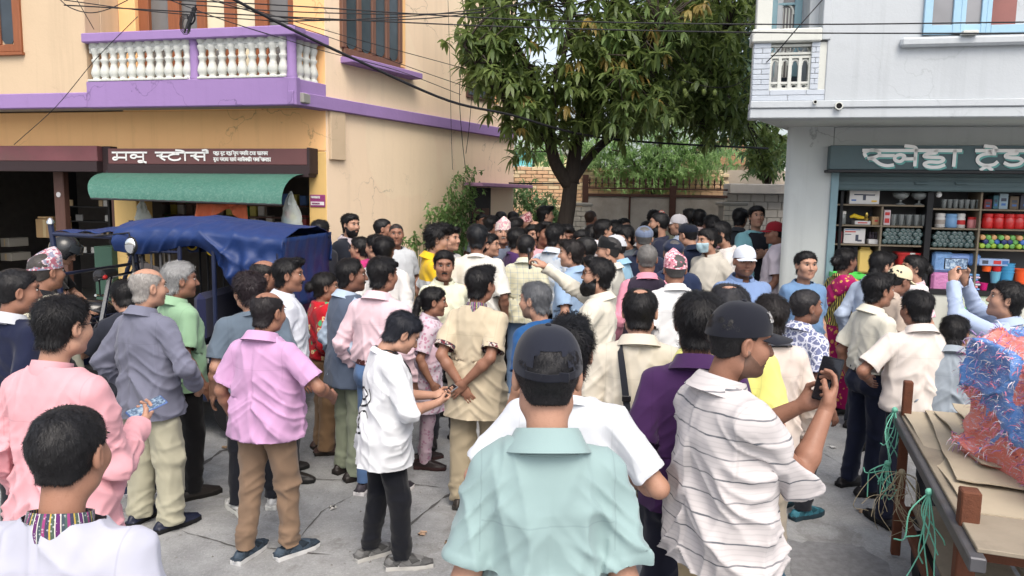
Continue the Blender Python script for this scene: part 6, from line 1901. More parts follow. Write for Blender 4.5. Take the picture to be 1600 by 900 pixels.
for zz in(0.35, 1.2):m.box(((xs0+xs1)/2, -0.02, GG+zz), (xs1-xs0, 0.03, 0.035));m.box(((xs2+xs3)/2, -0.02, GG+zz), (xs3-xs2, 0.03, 0.035))
m.build('gate_frame', M_rustd, gate)
sp_me =MB().lathe([(0.010, 0), (0.010, 0.05), (0.026, 0.075), (0.012, 0.10), (0.02, 0.12), (0.0008, 0.19)], 6).mesh('spike', M_rustd, True, 50)
for i in range(22):
 x=xs0+(xs3-xs0)*(i+0.3)/22;link('spike', sp_me, gate, (x, -0.004, zt0+0.155))
def pillar(name, label, u0, u1, v_top, Y, mat, depth=0.4, cap=True):
 a, b=at(u0, v_top, Y), at(u1, v_top, Y);g=gz(0, Y)
 t=thing(name, label, 'pillar', ((a.x+b.x)/2, Y+depth/2, g))
 w=b.x-a.x;h=a.z-g
 m=MB();m.box((0, 0, h/2-0.05), (w-0.03, depth-0.03, h+0.08));m.build('core', M_grey, t)
 nr=max(3, int(h/0.085));hh_=h/nr
 me1=MB().box((0, 0, 0), (w/2-0.008, 0.05, hh_-0.008), bev=0.006).mesh('brick', mat);me2=MB().box((0, 0, 0), (w/4-0.008, 0.05, hh_-0.008), bev=0.006).mesh('brick', mat)
 rg=np.random.default_rng(int(u0))
 for i in range(nr):
  z=hh_*(i+0.5)
  if h-z>1.35:continue
  if i%2:
   for x in(-w/4, w/4):link('brick', me1, t, (x, -depth/2+0.008+0.004*rg.random(), z))
  else:
   link('brick', me1, t, (0, -depth/2+0.008+0.004*rg.random(), z))
   for x in(-w*0.375, w*0.375):link('brick', me2, t, (x, -depth/2+0.008+0.004*rg.random(), z))
 if cap:m=MB();m.box((0, 0, h+0.03), (w+0.06, depth+0.06, 0.06), bev=0.015);m.build('cap', M_grey, t)
 return t
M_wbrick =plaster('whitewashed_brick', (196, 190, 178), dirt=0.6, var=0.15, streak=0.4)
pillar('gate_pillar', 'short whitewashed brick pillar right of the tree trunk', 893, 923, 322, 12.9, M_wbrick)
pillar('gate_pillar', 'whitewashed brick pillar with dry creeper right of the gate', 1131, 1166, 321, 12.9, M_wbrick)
# boundary wall right of the gate, light blocks under a grey beam
bw =thing('boundary_wall', 'pale block wall under a grey beam between gate and blue column', 'wall', (0, 13.6, 0))
a, b =at(1136, 287, 13.6), at(1290, 290, 13.6)
zbm =at(1180, 303, 13.6).z
m =MB();m.box(((a.x+b.x)/2, 0.02, (a.z+zbm)/2), (b.x-a.x, 0.42, a.z-zbm), bev=0.012);m.build('beam', plaster('grey_beam', (178, 174, 170), dirt=0.5), bw)
m =MB();m.box(((a.x+b.x)/2, 0.12, (zbm+GG)/2), (b.x-a.x-0.02, 0.24, zbm-GG));m.build('core', M_grey, bw)
rg =np.random.default_rng(8)
M_block =plaster('pale_block', (192, 186, 178), dirt=0.35, var=0.12)
bme =MB().box((0, 0, 0), (0.235, 0.06, 0.132), bev=0.006).mesh('block', M_block)
nx_ =int((b.x-a.x)/0.245)
for i in range(15):
 for j in range(nx_):
  link('block', bme, bw, (a.x+0.245*(j+0.5+(0.25 if i%2 else 0))-0.06, 0.004-0.006*rg.random(), zbm-0.07-0.14*i))
# brick wall behind
brk =thing('brick_wall', 'long wall of orange bricks behind the gate and tree trunk', 'wall', (0, 16.0, 0))
a, b =at(795, 255, 16.0), at(1140, 255, 16.0);zt_=at(850, 261, 16).z
m =MB();m.box(((a.x+b.x)/2+1.5, 0.13, (zt_+0.2)/2), (b.x-a.x+5, 0.22, zt_-0.2));m.build('mortar', simple('mortar', (0.42, 0.36, 0.30), 0.95), brk)
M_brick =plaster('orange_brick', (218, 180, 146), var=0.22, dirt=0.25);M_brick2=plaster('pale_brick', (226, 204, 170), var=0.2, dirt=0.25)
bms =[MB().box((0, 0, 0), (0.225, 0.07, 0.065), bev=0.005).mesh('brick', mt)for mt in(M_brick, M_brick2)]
rest =MB();cnt=0
for i in range(26):
 for j in range(int((b.x-a.x)/0.237)):
  x=a.x+0.237*(j+0.5+(0.5 if i%2 else 0));z=zt_-0.04-0.077*i
  u_=800+FPX*x/16.0
  seen=(i<15 and 800<u_<905)or(i<5 and 905<=u_<1125)
  if seen and cnt<298:
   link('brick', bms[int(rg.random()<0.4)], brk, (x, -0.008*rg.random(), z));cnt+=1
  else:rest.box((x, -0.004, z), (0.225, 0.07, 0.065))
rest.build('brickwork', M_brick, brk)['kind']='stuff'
# houses far behind the trees
def far_house(label, u0, u1, v0, Y, col, roof=None, depth=5, rows=2, cols=2, teal=False):
 a, b=at(u0, v0, Y), at(u1, v0, Y)
 t=thing('far_house', label, 'house', ((a.x+b.x)/2, Y+depth/2, 0))
 w=b.x-a.x
 m=MB();m.box((0, 0, a.z/2), (w, depth, a.z));m.build('wall', col, t)
 if roof:
  m=MB();m.poly([(-w/2-0.3, a.z), (w/2+0.3, a.z), (0, a.z+0.9)], -depth/2-0.3, depth/2+0.3);m.build('roof', roof, t)
 else:
  m=MB();m.box((0, 0, a.z+0.06), (w+0.3, depth+0.3, 0.14), bev=0.02);m.build('roof', M_grey, t)
 for i in range(rows):
  for j in range(cols):
   x=-w/2+w*(j+0.5)/cols;z=a.z-0.9-1.4*i
   m=MB();m.box((x, -depth/2-0.01, z), (w/cols*0.45, 0.06, 0.85), bev=0.01);f=m.build('window', M_white, t)
   m=MB();m.box((x, -depth/2-0.045, z), (w/cols*0.36, 0.02, 0.72));m.build('pane', M_glass, f)
 return t
far_house('far cream house with brown pitched roof right of the pale tree', 1120, 1172, 258, 24, plaster('far_cream', (224, 200, 172)), simple('brown_roof', s2l((150, 112, 84)), 0.8))
far_house('far pale house beyond the boundary wall by the blue column', 1150, 1240, 240, 30, plaster('far_pale', (206, 206, 208)))
far_house('far turquoise house glimpsed left of the tree trunk', 770, 832, 236, 26, plaster('far_teal', (110, 190, 196)))
far_house('far yellowish house behind leaves right of the trunk', 836, 900, 240, 28, plaster('far_yellow', (214, 200, 150)))
# ------------------------------------------------------------------ overhead cables
M_cable =simple('cable_sheath', (0.015, 0.015, 0.018), 0.6)
def cable(label, pts, r, sag=0.0, n=28, group='overhead cables', M=None):
 P=[np.array(at(u, v, Y))for(u, v, Y)in pts]
 if len(P)==2:
  ts=np.linspace(0, 1, n);L=np.array([P[0]+(P[1]-P[0])*t-np.array([0, 0, sag*4*t*(1-t)])for t in ts])
 else:L=spline([tuple(p)for p in P], 7)
 o=MB().tube(L-L[0], r, 6).build('cable', M or M_cable, None, True, None);o.location=L[0]
 tag(o, label, 'cable', group)
cable('thick black cable running diagonally from top left down past the side window', [(330, -20, 6.6), (440, 38, 7.0), (560, 95, 7.5), (700, 157, 8.2), (800, 180, 8.8), (900, 208, 9.6), (1010, 222, 10.4), (1200, 232, 11.5)], 0.014)
C2 =lambda lab, pts, r =0.006:cable(lab, pts, r)
C2('thin upper cable crossing the whole street just under the top edge', [(100, -6, 7.5), (400, 6, 7.4), (800, 30, 7.3), (1200, 38, 6.9), (1650, 34, 6.5)])
C2('thin lower cable crossing the whole street in front of the blue house', [(100, 8, 7.5), (400, 24, 7.4), (800, 42, 7.3), (1200, 51, 6.9), (1650, 52, 6.5)])
C2('cable from balcony corner sloping gently to the mango crown', [(280, 6, 7.8), (450, 18, 8.0), (620, 22, 8.4), (760, 20, 9.0)])
C2('slack cable drooping across the window to the mango leaves', [(300, -8, 7.8), (450, 28, 8.0), (640, 30, 8.4), (740, 20, 9.0), (830, 4, 9.2)])
C2('cable passing low behind the mango crown from the side window', [(420, 34, 8.0), (560, 30, 8.3), (700, 20, 8.8), (860, 0, 9.4)])
C2('long thin wire falling from balcony top to the lane end', [(300, -10, 7.8), (420, 22, 8.0), (560, 62, 8.4), (700, 100, 9.0), (800, 128, 9.6)], 0.004)
C2('second thin wire falling along the side wall under the first', [(380, 14, 8.0), (520, 60, 8.3), (640, 105, 8.8), (800, 160, 9.6)], 0.004)
C2('third thin wire falling from the handrail over the side wall', [(396, 46, 8.2), (500, 78, 8.3), (620, 110, 8.8), (720, 148, 9.4)], 0.004)
C2('thin wire slanting from the window top to the lower left wall', [(215, 26, 8.0), (150, 92, 8.1), (88, 166, 8.2), (22, 226, 8.3)], 0.004)
C2('looped wire hanging against the upper wall left of the balcony', [(90, -4, 7.9), (110, 12, 7.9), (140, 20, 7.9), (170, 14, 7.9), (200, 0, 7.9)], 0.005)
C2('wire dropping from the eaves to the left end of the handrail', [(118, -4, 8.0), (132, 20, 8.0), (147, 46, 8.1)], 0.004)
C2('wire running from top left over the balcony glass to the bundle', [(100, 0, 7.9), (230, 17, 7.9), (420, 32, 8.0), (520, 30, 8.3)], 0.005)
C2('wire from top of the balcony to the handrail corner', [(250, -6, 7.9), (340, 28, 8.0), (420, 54, 8.1)], 0.005)
C2('slack wire curving down from the pale balcony top into the mango crown', [(1290, -6, 6.9), (1245, 45, 6.9), (1200, 95, 7.2), (1150, 132, 8.6), (1110, 136, 9.2), (1060, 124, 9.4)], 0.005)
C2('vertical wire hanging down the side wall near the small window', [(722, -4, 10.2), (727, 40, 10.4), (722, 90, 10.6), (718, 150, 10.8), (722, 215, 10.9), (728, 270, 11.1)], 0.005)
C2('pale vertical wire beside it on the side wall', [(738, 140, 11.0), (733, 200, 11.1), (728, 240, 11.1)], 0.004)
C2('thin vertical wire left of the small window', [(700, 0, 10.2), (703, 100, 10.2), (705, 200, 10.4), (707, 265, 10.5)], 0.003)
C2('cable between trunk fork and left wall end at head height', [(795, 286, 11.5), (840, 287, 11.5), (905, 287, 12.5)], 0.012)
bd =thing('cable_bundle', 'knotted bundle of black cable ends tied above the balcony rail', 'cable bundle', at(298, 40, 7.9), group=None)
rg =np.random.default_rng(4);m=MB();bo=np.array(bd.location)
for k in range(9):
 P=[np.array(at(303+rg.normal(0, 2), 14+rg.normal(0, 3), 7.9))-bo, np.array(at(299+rg.normal(0, 3), 32, 7.9+rg.normal(0, 0.02)))-bo, np.array(at(294+rg.normal(0, 3), 46+rg.normal(0, 4), 7.9))-bo]
 m.tube(spline([tuple(p)for p in P], 4), 0.009, 5)
for k in range(4):
 c=np.array(at(293, 38, 7.9))-bo;m.tube([c+np.array([0.05*math.cos(t)-0.02, 0, 0.09*math.sin(t)])*(0.7+0.15*k)for t in np.linspace(0, 2*PI, 10, endpoint=False)], 0.004, 4, closed=True)
m.build('cable_ends', M_cable, bd, True)
# ------------------------------------------------------------------ electric rickshaw under a blue tarpaulin
EY =6.75
er =at(330, 520, EY)
rick =thing('electric_rickshaw', 'dark blue electric rickshaw covered by a crumpled blue tarpaulin roof', 'rickshaw', (er.x, EY, gz(0, EY)), R(-4))
RI =rick.matrix_basis.copy();RI=(Matrix.Translation(rick.location)@Matrix.Rotation(R(-4), 4, 'Z')).inverted()
def rp(u, v, Y):return np.array(RI@at(u, v, Y))
M_navy =simple('navy_paint', (0.012, 0.018, 0.05), 0.4, var=0.2, spec=0.4)
def tarp_mat(name, c, c2=None):
 t=NT(name);v=t.coord();k=s2l(c)
 n=t.noise(v, 4, 5, 0.65);w=t.noise(v, 38, 4, 0.7)
 col=t.mix(n, mul(k, 0.7), mul(k, 1.25))
 col=t.mix(t.ramp(t.noise(v, 11, 6, 0.85, 2.0), [(0.60, 0.0), (0.75, 0.45)]), col, mul(k, 2.6))
 rd=t.n('TexNoise', noise_type='RIDGED_MULTIFRACTAL', i_Scale=3.0, i_Detail=3.0, i_Distortion=0.6);t.l(v, rd.inputs['Vector'])
 nor=t.bump(rd.outputs['Fac'], 0.7, 0.05);nor=t.bump(w, 0.2, 0.01, nor)
 return t.done(col, 0.52, nor, 0, 0.35)
M_tarp =tarp_mat('blue_tarpaulin', (24, 48, 98))
# roof sheet: grid over bows, sagging between, with the rear bunched and hanging down
x0 =rp(186, 352, EY-0.5)[0];x1=rp(520, 356, EY+0.62)[0]
ztop =rp(330, 343, EY)[2]
nu, nv =110, 64
Pg =np.zeros((nv, nu, 3));rg=np.random.default_rng(3)
for i in range(nu):
 t=i/(nu-1);x=x0+(x1-x0)*t
 zc=ztop+0.03-0.10*abs(t-0.35)**1.2-0.035*max(0, t-0.4)
 drop_f=0.15+0.04*math.sin(t*9)
 if t>0.45:drop_f+=0.50*smoothstep(0.45, 0.9, t)
 for j in range(nv):
  q=j/(nv-1)
  ya=-0.62;yb=0.62
  if q<0.32:
   k=q/0.32;y=ya-0.03*math.sin(k*PI)+0.05*(1-k)*t;z=zc-0.10-drop_f*(1-k)
  elif q<0.85:
   k=(q-0.32)/0.53;y=ya+(yb-ya)*k;z=zc-0.10+0.10*math.sin(k*PI)**0.6
  else:
   k=(q-0.85)/0.15;y=yb;z=zc-0.10-0.25*k
  Pg[j, i]=(x, y, z)
F_ =Pg.reshape(-1, 3)
r1 =2.2*(1-np.abs(vnoise(np.stack([F_[:, 0]*4+F_[:, 2]*5, F_[:, 1]*2, F_[:, 2]*2-F_[:, 0]*1], 1), 6)))**4-0.8
r2 =2.2*(1-np.abs(vnoise(np.stack([F_[:, 0]*9-F_[:, 2]*6, F_[:, 1]*3, F_[:, 2]*2.5], 1), 9)))**4-0.8
xr =(F_[:, 0]-x0)/(x1-x0)
gath =np.exp(-((F_[:, 0]-(x0+0.80*(x1-x0)))/0.25)**2)*smoothstep(ztop-0.1, ztop-0.5, F_[:, 2])
low =smoothstep(ztop-0.05, ztop-0.3, F_[:, 2])
F_[:, 1]-=(0.03*r1+0.016*r2)*(0.1+low);F_[:, 2]+=0.008*r1*(1-low)+0.005*r2*(1-low)
F_[:, 1]-=0.05*np.sin(F_[:, 0]*38+6*F_[:, 2])*gath
Pg =F_.reshape(nv, nu, 3)
MB().grid(Pg, thick=0.004).build('tarpaulin', M_tarp, rick, True, None)
# rear end of the sheet closed off, hanging
rear =np.zeros((16, 20, 3))
for i in range(20):
 y=-0.62+1.24*i/19
 for j in range(16):
  k=j/15;rear[j, i]=(x1-0.004-0.03*math.sin(k*PI)+0.012*math.sin(i*1.7), y, ztop-0.12-0.60*k)
MB().grid(rear, thick=0.004).build('tarpaulin_end', M_tarp, rick, True, None)
# short bit of tarp over the cab front
xf =rp(143, 358, EY)[0];zf=rp(150, 358, EY)[2]
fr_ =np.array([[(xf+(x0+0.06-xf)*i/14, -0.55+1.1*j/10, zf+(ztop-0.10-zf)*(i/14)**1.3+0.012*math.sin(i*1.3+j))for i in range(15)]for j in range(11)])
MB().grid(fr_, thick=0.004).build('front_flap', M_tarp, rick, True, None)
m =MB()
for y in(-0.58, 0.58):
 m.tube([(xf, y, zf-0.02), (x0, y, ztop-0.14), (x1, y, ztop-0.16)], 0.018, 8)
 m.tube([(xf-0.02, y, zf+0.06), (xf+0.02, y, zf-0.35), (xf+0.10, y, 0.55)], 0.022, 8)
 m.tube([(xf+0.01, y, zf-0.2), (xf-0.28, y, 0.75)], 0.020, 8)
 for x in(rp(332, 380, EY)[0], rp(382, 380, EY)[0], x1-0.06):m.tube([(x, y, ztop-0.15), (x, y, 0.45)], 0.018, 8)
 m.tube([(rp(330, 380, EY)[0], y, ztop-0.25), (rp(258, 375, EY)[0], y, ztop-0.25)], 0.012, 6)
m.tube([(xf, -0.58, zf-0.02), (xf, 0.58, zf-0.02)], 0.018, 8);m.tube([(xf+0.02, -0.58, zf-0.36), (xf+0.02, 0.58, zf-0.36)], 0.015, 8)
m.build('frame', M_navy, rick, True, 40)
xa, xb =rp(262, 400, EY)[0], rp(330, 400, EY)[0]
bar_me =MB().tube([(0, 0, 0.60), (0, 0, ztop-0.2)], 0.011, 6).mesh('side_bar', M_iron, True)
for y in(-0.57, 0.57):
 for k in range(6):link('side_bar', bar_me, rick, (xa+(xb-xa)*k/5, y, 0))
m =MB();m.lathe([(0.03, 0), (0.03, 0.02), (0.012, 0.05), (0.001, 0.055)], 10, (xf-0.02, -0.58, zf+0.06));m.build('post_cap', simple('chrome', (0.6, 0.6, 0.6), 0.15, 1.0), rick, True)
# yellow grab handles
for(u, v)in((332, 393), (300, 385)):
 h=rp(u, v, EY-0.5 if u>320 else EY+0.4);m=MB()
 m.tube([(h[0]+0.042*math.cos(t), h[1], h[2]+0.036*math.sin(t)*(1.25 if math.sin(t)>0 else 0.8))for t in np.linspace(0, 2*PI, 16, endpoint=False)], 0.009, 7, closed=True)
 m.tube([(h[0], h[1], h[2]+0.04), (h[0], h[1], h[2]+0.13)], 0.006, 6);m.build('grab_handle', simple('yellow_plastic', s2l((214, 180, 40)), 0.4), rick, True)
# side mirror and stay
h =rp(205, 384, EY-0.70);m=MB()
m.ball(h, (0.055, 0.02, 0.075), 14, 8);m.tube([h, h+np.array([-0.05, 0.06, 0.1]), (xf+0.2, -0.56, zf-0.05)], 0.007, 6);m.build('mirror_housing', M_black, rick, True)
m =MB();m.ball(h+np.array([0, -0.016, 0]), (0.045, 0.008, 0.062), 14, 6);m.build('mirror_glass', simple('mirror', (0.75, 0.76, 0.78), 0.05, 1.0, var=0.02), rick, True)
# body: floor, front cowl, seats, rear panel, wheels
m =MB();xr_=x1-0.05
m.box(((xf+xr_)/2, 0, 0.34), (xr_-xf-0.2, 1.12, 0.08), bev=0.02);m.box((xr_-0.35, 0, 0.55), (0.6, 1.1, 0.36), bev=0.04);m.box((xr_-0.04, 0, 0.75), (0.06, 1.12, 0.7), bev=0.02)
m.box((xa-0.1, 0, 0.58), (0.1, 1.1, 0.42), bev=0.02)
m.build('body', M_navy, rick)
Pc =[]
for k in np.linspace(0, 1, 9):
 w_=0.52*(1-0.35*k**2);xx=xf-0.02-0.30*math.sin(k*PI*0.6);Pc.append([(xx-0.10*math.cos(b)*(1-k*0.4), w_*math.sin(b), 0.88-0.62*k)for b in np.linspace(-PI/2, PI/2, 15)])
MB().grid(np.array(Pc), thick=-0.01).build('cowl', M_navy, rick, True, 50)
for x in(xa+0.25, xr_-0.38):
 m=MB();m.box((x, 0, 0.78), (0.46, 1.04, 0.12), bev=0.05);m.box((x+0.26, 0, 1.0), (0.10, 1.04, 0.42), bev=0.045);m.build('seat', cloth((44, 48, 82), 'dots', (150, 150, 160), 1.2, c3=(150, 150, 160)), rick)
m =MB();m.box((xr_-0.30, -0.42, 0.92), (0.4, 0.34, 0.16), bev=0.05);m.build('cushion', cloth((150, 140, 120)), rick)
cur =np.array([[(rp(350, 400, EY)[0]+0.7*i+0.02*math.sin(z*3), 0.45+0.03*math.sin(i*40), z)for i in np.linspace(0, 1, 40)]for z in np.linspace(0.6, ztop-0.15, 8)])
MB().grid(cur, thick=0.003).build('rear_curtain', simple('grey_curtain', s2l((88, 86, 82)), 0.9), rick, True)
wx =[(xf-0.12, 0.0), (xr_-0.4, -0.5), (xr_-0.4, 0.5)]
for(x, y)in wx:
 m=MB();m.lathe([(0.15, -0.045), (0.20, -0.05), (0.225, -0.03), (0.23, 0), (0.225, 0.03), (0.20, 0.05), (0.15, 0.045)], 22, (0, 0, 0), 0, Matrix.Translation((x, y, 0.23))@Matrix.Rotation(R(90), 4, 'X'));w_=m.build('wheel', M_black, rick, True, 40)
 m=MB();m.lathe([(0.02, -0.05), (0.06, -0.04), (0.152, -0.03), (0.152, 0.03), (0.06, 0.04), (0.02, 0.05)], 16, (0, 0, 0), 0, Matrix.Translation((x, y, 0.23))@Matrix.Rotation(R(90), 4, 'X'));m.build('rim', simple('chrome', (0.6, 0.6, 0.6), 0.15, 1.0), w_, True, 40)
m =MB();hb=rp(172, 432, EY-0.1)
m.tube([hb+np.array([0.08, -0.33, 0.02]), hb+np.array([0, -0.2, 0]), hb+np.array([0, 0.2, 0]), hb+np.array([0.08, 0.33, 0.02])], 0.013, 7);m.tube([hb, hb+np.array([-0.12, 0, -0.5])], 0.022, 8)
m.build('handlebar', simple('chrome', (0.6, 0.6, 0.6), 0.15, 1.0), rick, True)
m =MB()
for s in(-1, 1):m.tube([hb+np.array([0.08, 0.33*s, 0.02]), hb+np.array([0.14, 0.42*s, 0.02])], 0.018, 8)
m.build('grip', M_black, rick, True)
m =MB();m.box(hb+np.array([-0.04, 0, 0.02]), (0.12, 0.24, 0.09), bev=0.03);m.build('dashboard', simple('dash_grey', (0.05, 0.05, 0.055), 0.4), rick)
m =MB();m.ball(hb+np.array([0.05, -0.15, 0.01]), (0.02, 0.025, 0.02), 8, 6);m.build('red_switch', simple('red_plastic', (0.5, 0.03, 0.03), 0.4), rick, True)
# grey dust curtain tied to the rickshaw front bay
Pc =np.array([[(rp(222+34*i, 400, EY)[0]*1.0, 0.3+0.03*math.sin(i*30), 0)for i in np.linspace(0, 1, 24)]for _ in range(14)])
for j in range(14):
 k=j/13;pin=1-0.55*math.exp(-((k-0.85)/0.25)**2);c_=Pc[j, :, 0].mean()
 Pc[j, :, 0]=c_+(Pc[j, :, 0]-c_)*pin;Pc[j, :, 2]=ztop-0.12-0.62*k
MB().grid(Pc, thick=0.003).build('tied_curtain', simple('beige_curtain', s2l((150, 140, 126)), 0.9), rick, True)
# ------------------------------------------------------------------ motorcycle of the helmeted rider
mp =at(112, 470, 7.35)
moto =thing('motorcycle', 'black motorcycle under the helmeted rider beside the shop front', 'motorcycle', (mp.x, 7.35, gz(0, 7.35)), R(8))
for x in(-0.62, 0.62):
 m=MB();m.lathe([(0.24, -0.04), (0.285, -0.045), (0.30, 0), (0.285, 0.045), (0.24, 0.04)], 22, (0, 0, 0), 0, Matrix.Translation((x, 0, 0.30))@Matrix.Rotation(R(90), 4, 'X'));w_=m.build('wheel', M_black, moto, True, 40)
 m=MB();m.tube([(x+0.24*math.cos(t), 0, 0.30+0.24*math.sin(t))for t in np.linspace(0, 2*PI, 18, endpoint=False)], 0.012, 6, closed=True)
 for k in range(6):m.tube([(x, 0, 0.30), (x+0.24*math.cos(k*PI/3), 0, 0.30+0.24*math.sin(k*PI/3))], 0.008, 5)
 m.build('rim', M_iron, w_, True)
m =MB();m.tube([(0.62, -0.05, 0.30), (0.42, -0.05, 0.95)], 0.02, 7);m.tube([(0.62, 0.05, 0.30), (0.42, 0.05, 0.95)], 0.02, 7);m.tube([(0.4, 0, 0.85), (0.0, 0, 0.5), (-0.62, 0, 0.3)], 0.025, 7);m.build('frame', M_iron, moto, True)
m =MB();m.ball((0.16, 0, 0.82), (0.26, 0.14, 0.13), 14, 8);m.build('fuel_tank', simple('black_gloss', (0.012, 0.012, 0.014), 0.15, spec=0.5), moto, True)
m =MB();m.box((-0.32, 0, 0.80), (0.66, 0.24, 0.10), bev=0.045);m.build('seat', M_black, moto)
m =MB();m.ball((0.0, 0, 0.45), (0.18, 0.13, 0.16), 12, 8);m.build('engine', simple('engine_grey', (0.2, 0.2, 0.2), 0.4, 0.7), moto, True)
m =MB();m.tube([(0.36, -0.36, 1.03), (0.42, -0.15, 1.0), (0.42, 0.15, 1.0), (0.36, 0.36, 1.03)], 0.013, 7);m.build('handlebar', simple('chrome', (0.6, 0.6, 0.6), 0.15, 1.0), moto, True)
m =MB();m.ball((0.52, 0, 0.92), (0.08, 0.10, 0.10), 12, 8);m.build('headlight', simple('lamp_glass', (0.6, 0.6, 0.58), 0.1), moto, True)
for s in(-1, 1):
 m=MB();m.tube([(0.38, 0.3*s, 1.02), (0.40, 0.36*s, 1.18)], 0.007, 5);m.ball((0.40, 0.37*s, 1.2), (0.015, 0.06, 0.04), 10, 6);m.build('mirror', M_black, moto, True)
# ------------------------------------------------------------------ things in and round the left shops
def box_thing(name, label, cat, F, u0, u1, v0, v1, off, depth, mat, group=None, bev=0.006, flap=None):
 s0, za=F.px(u1, v1, off);s1, zb_=F.px(u0, v0, off)
 o=MB().box((0, 0, (zb_-za)/2), (abs(s1-s0), depth, zb_-za), bev=bev)
 if flap:o.box((0, depth/2+0.001, (zb_-za)*0.5), (abs(s1-s0)*0.16, 0.002, zb_-za-0.02), mi=1)
 r=o.build(name, [mat, flap]if flap else[mat]);r.matrix_world=F.mat((s0+s1)/2, off-depth/2, za)
 return tag(r, label, cat, group)
M_card =simple('cardboard', s2l((176, 146, 108)), 0.85, var=0.12)
M_tape =simple('packing_tape', s2l((200, 180, 140)), 0.4)
for(u0, u1, v0, v1, lab)in((55, 84, 342, 372, 'tan carton behind the dark post, upper one'), (58, 82, 338, 342, 'thin tan carton lid lying on the upper carton'), (0, 14, 372, 386, 'white carton on a dark rack at far left edge'), (0, 18, 395, 408, 'white carton low on the dark rack at far left edge')):
 box_thing('carton', lab, 'carton', LF, u0, u1, v0, v1, -0.9, 0.35, M_card if u0>20 else simple('pale_card', s2l((170, 165, 155)), 0.8), None, flap=M_tape)
rk =thing('display_rack', 'dark rack with small hanging packets inside the left shop', 'rack', mat=LF.mat(0, 0, 0))
m =MB()
s0_, s1_ =LF.px(168, 300, -1.2)[0], LF.px(94, 300, -1.2)[0]
for v in(322, 345, 370, 395):lbox(m, s0_, s1_, -1.5, -1.2, LF.px(130, v, -1.2)[1]-0.02, LF.px(130, v, -1.2)[1], 0.003)
for s in(s0_, s1_):lbox(m, s-0.02, s+0.02, -1.5, -1.2, GL, 2.5, 0.004)
m.build('shelves', simple('rack_black', (0.03, 0.03, 0.032), 0.6), rk)
rg =np.random.default_rng(14)
pk =[MB().box((0, 0, 0), (0.07, 0.02, 0.09), bev=0.004).mesh('packet', simple('packet_'+n_, c_, 0.5))for n_, c_ in(('white', (0.5, 0.5, 0.48)), ('tan', (0.4, 0.3, 0.18)), ('grey', (0.2, 0.2, 0.2)))]
for k in range(26):
 o=link('packet', pk[rg.integers(0, 3)], None);o.matrix_world=LF.mat(s0_+(s1_-s0_)*rg.random(), -1.22+0.02*rg.random(), LF.px(130, [322, 345, 370, 395][rg.integers(0, 4)], -1.2)[1]+0.046)
 tag(o, 'small %s packet on the dark rack inside the left shop'%o.data.materials[0].name.split('_')[1].split('.')[0], 'packet', 'packets on the shop rack')
# wares hanging and standing in the mid shop, under the awning
def bag(label, pts_top, w, h, F, off, mat, seed, group=None):
 s, z=pts_top;rg=np.random.default_rng(seed);P=[]
 for j in range(12):
  k=j/11;ww=w*(0.10+0.9*min(1, k*1.3)**0.8);P.append([(ww/2*math.cos(b)*(1+0.12*math.sin(3*b+k*5)), 0.35*ww*math.sin(b)*(1+0.12*math.cos(4*b)), -h*k)for b in np.linspace(0, 2*PI, 20, endpoint=False)])
 P=np.array(P);P+=rg.normal(0, 0.006, P.shape)
 o=MB().grid(P, wrap=True).build('plastic_bag', mat, None, True);o.matrix_world=F.mat(s, off, z)
 return tag(o, label, 'plastic bag', group)
def film(name, c, a=0.45):
 t=NT(name);n=t.noise(t.coord(), 14, 5, 0.8)
 m=t.done(c, 0.12, t.bump(n, 0.8, 0.03), 0, 0.5, Alpha=a);return m
M_film =film('clear_film', (0.62, 0.68, 0.66), 0.5)
bag('clear plastic bag hanging at the left end under the awning', LF.px(222, 312, 0.2), 0.22, 0.3, LF, 0.2, M_film, 1)
bag('clear plastic bag of packets hanging at the right end under the awning', LF.px(454, 300, 0.25), 0.26, 0.42, LF, 0.25, M_film, 2)
for k, (u, v, c, nm)in enumerate(((450, 336, (0.35, 0.05, 0.05), 'red'), (458, 340, (0.45, 0.4, 0.1), 'yellow'), (447, 344, (0.05, 0.2, 0.3), 'blue'))):
 s, z=LF.px(u, v, 0.25);o=MB().box((0, 0, 0), (0.07, 0.03, 0.09), bev=0.008).build('packet', simple('packet_'+nm, c, 0.4));o.matrix_world=LF.mat(s, 0.25, z)@Matrix.Rotation(0.5*k, 4, 'Y');tag(o, nm+' packet inside the clear bag right under the awning', 'packet')
# orange cloth slung under the awning
oc =thing('orange_cloth', 'orange cloth slung under the green awning above the tarpaulin', 'cloth', mat=LF.mat())
sa_, za_ =LF.px(307, 318, 0.5);sb_, zb2=LF.px(386, 319, 0.5)
P =[]
for j in range(14):
 k=j/13;row=[]
 for i in range(34):
  q=i/33;bot=0.20*(0.45+0.55*math.cos(q*3.0)**2)+0.06*math.sin(q*7)
  row.append((sa_+(sb_-sa_)*q+0.03*k*math.sin(q*9), 0.5+0.05*math.sin(q*16+2*k)*k+0.02*math.sin(q*40)*k, za_-bot*k))
 P.append(row)
MB().grid(np.array(P), thick=0.003).build('fabric', cloth((226, 120, 84)), oc, True, None)
m =MB();m.tube([(sa_+0.1, 0.5, za_+0.004), (sb_-0.1, 0.5, za_+0.004)], 0.004, 5);m.build('cord', M_cable, oc)
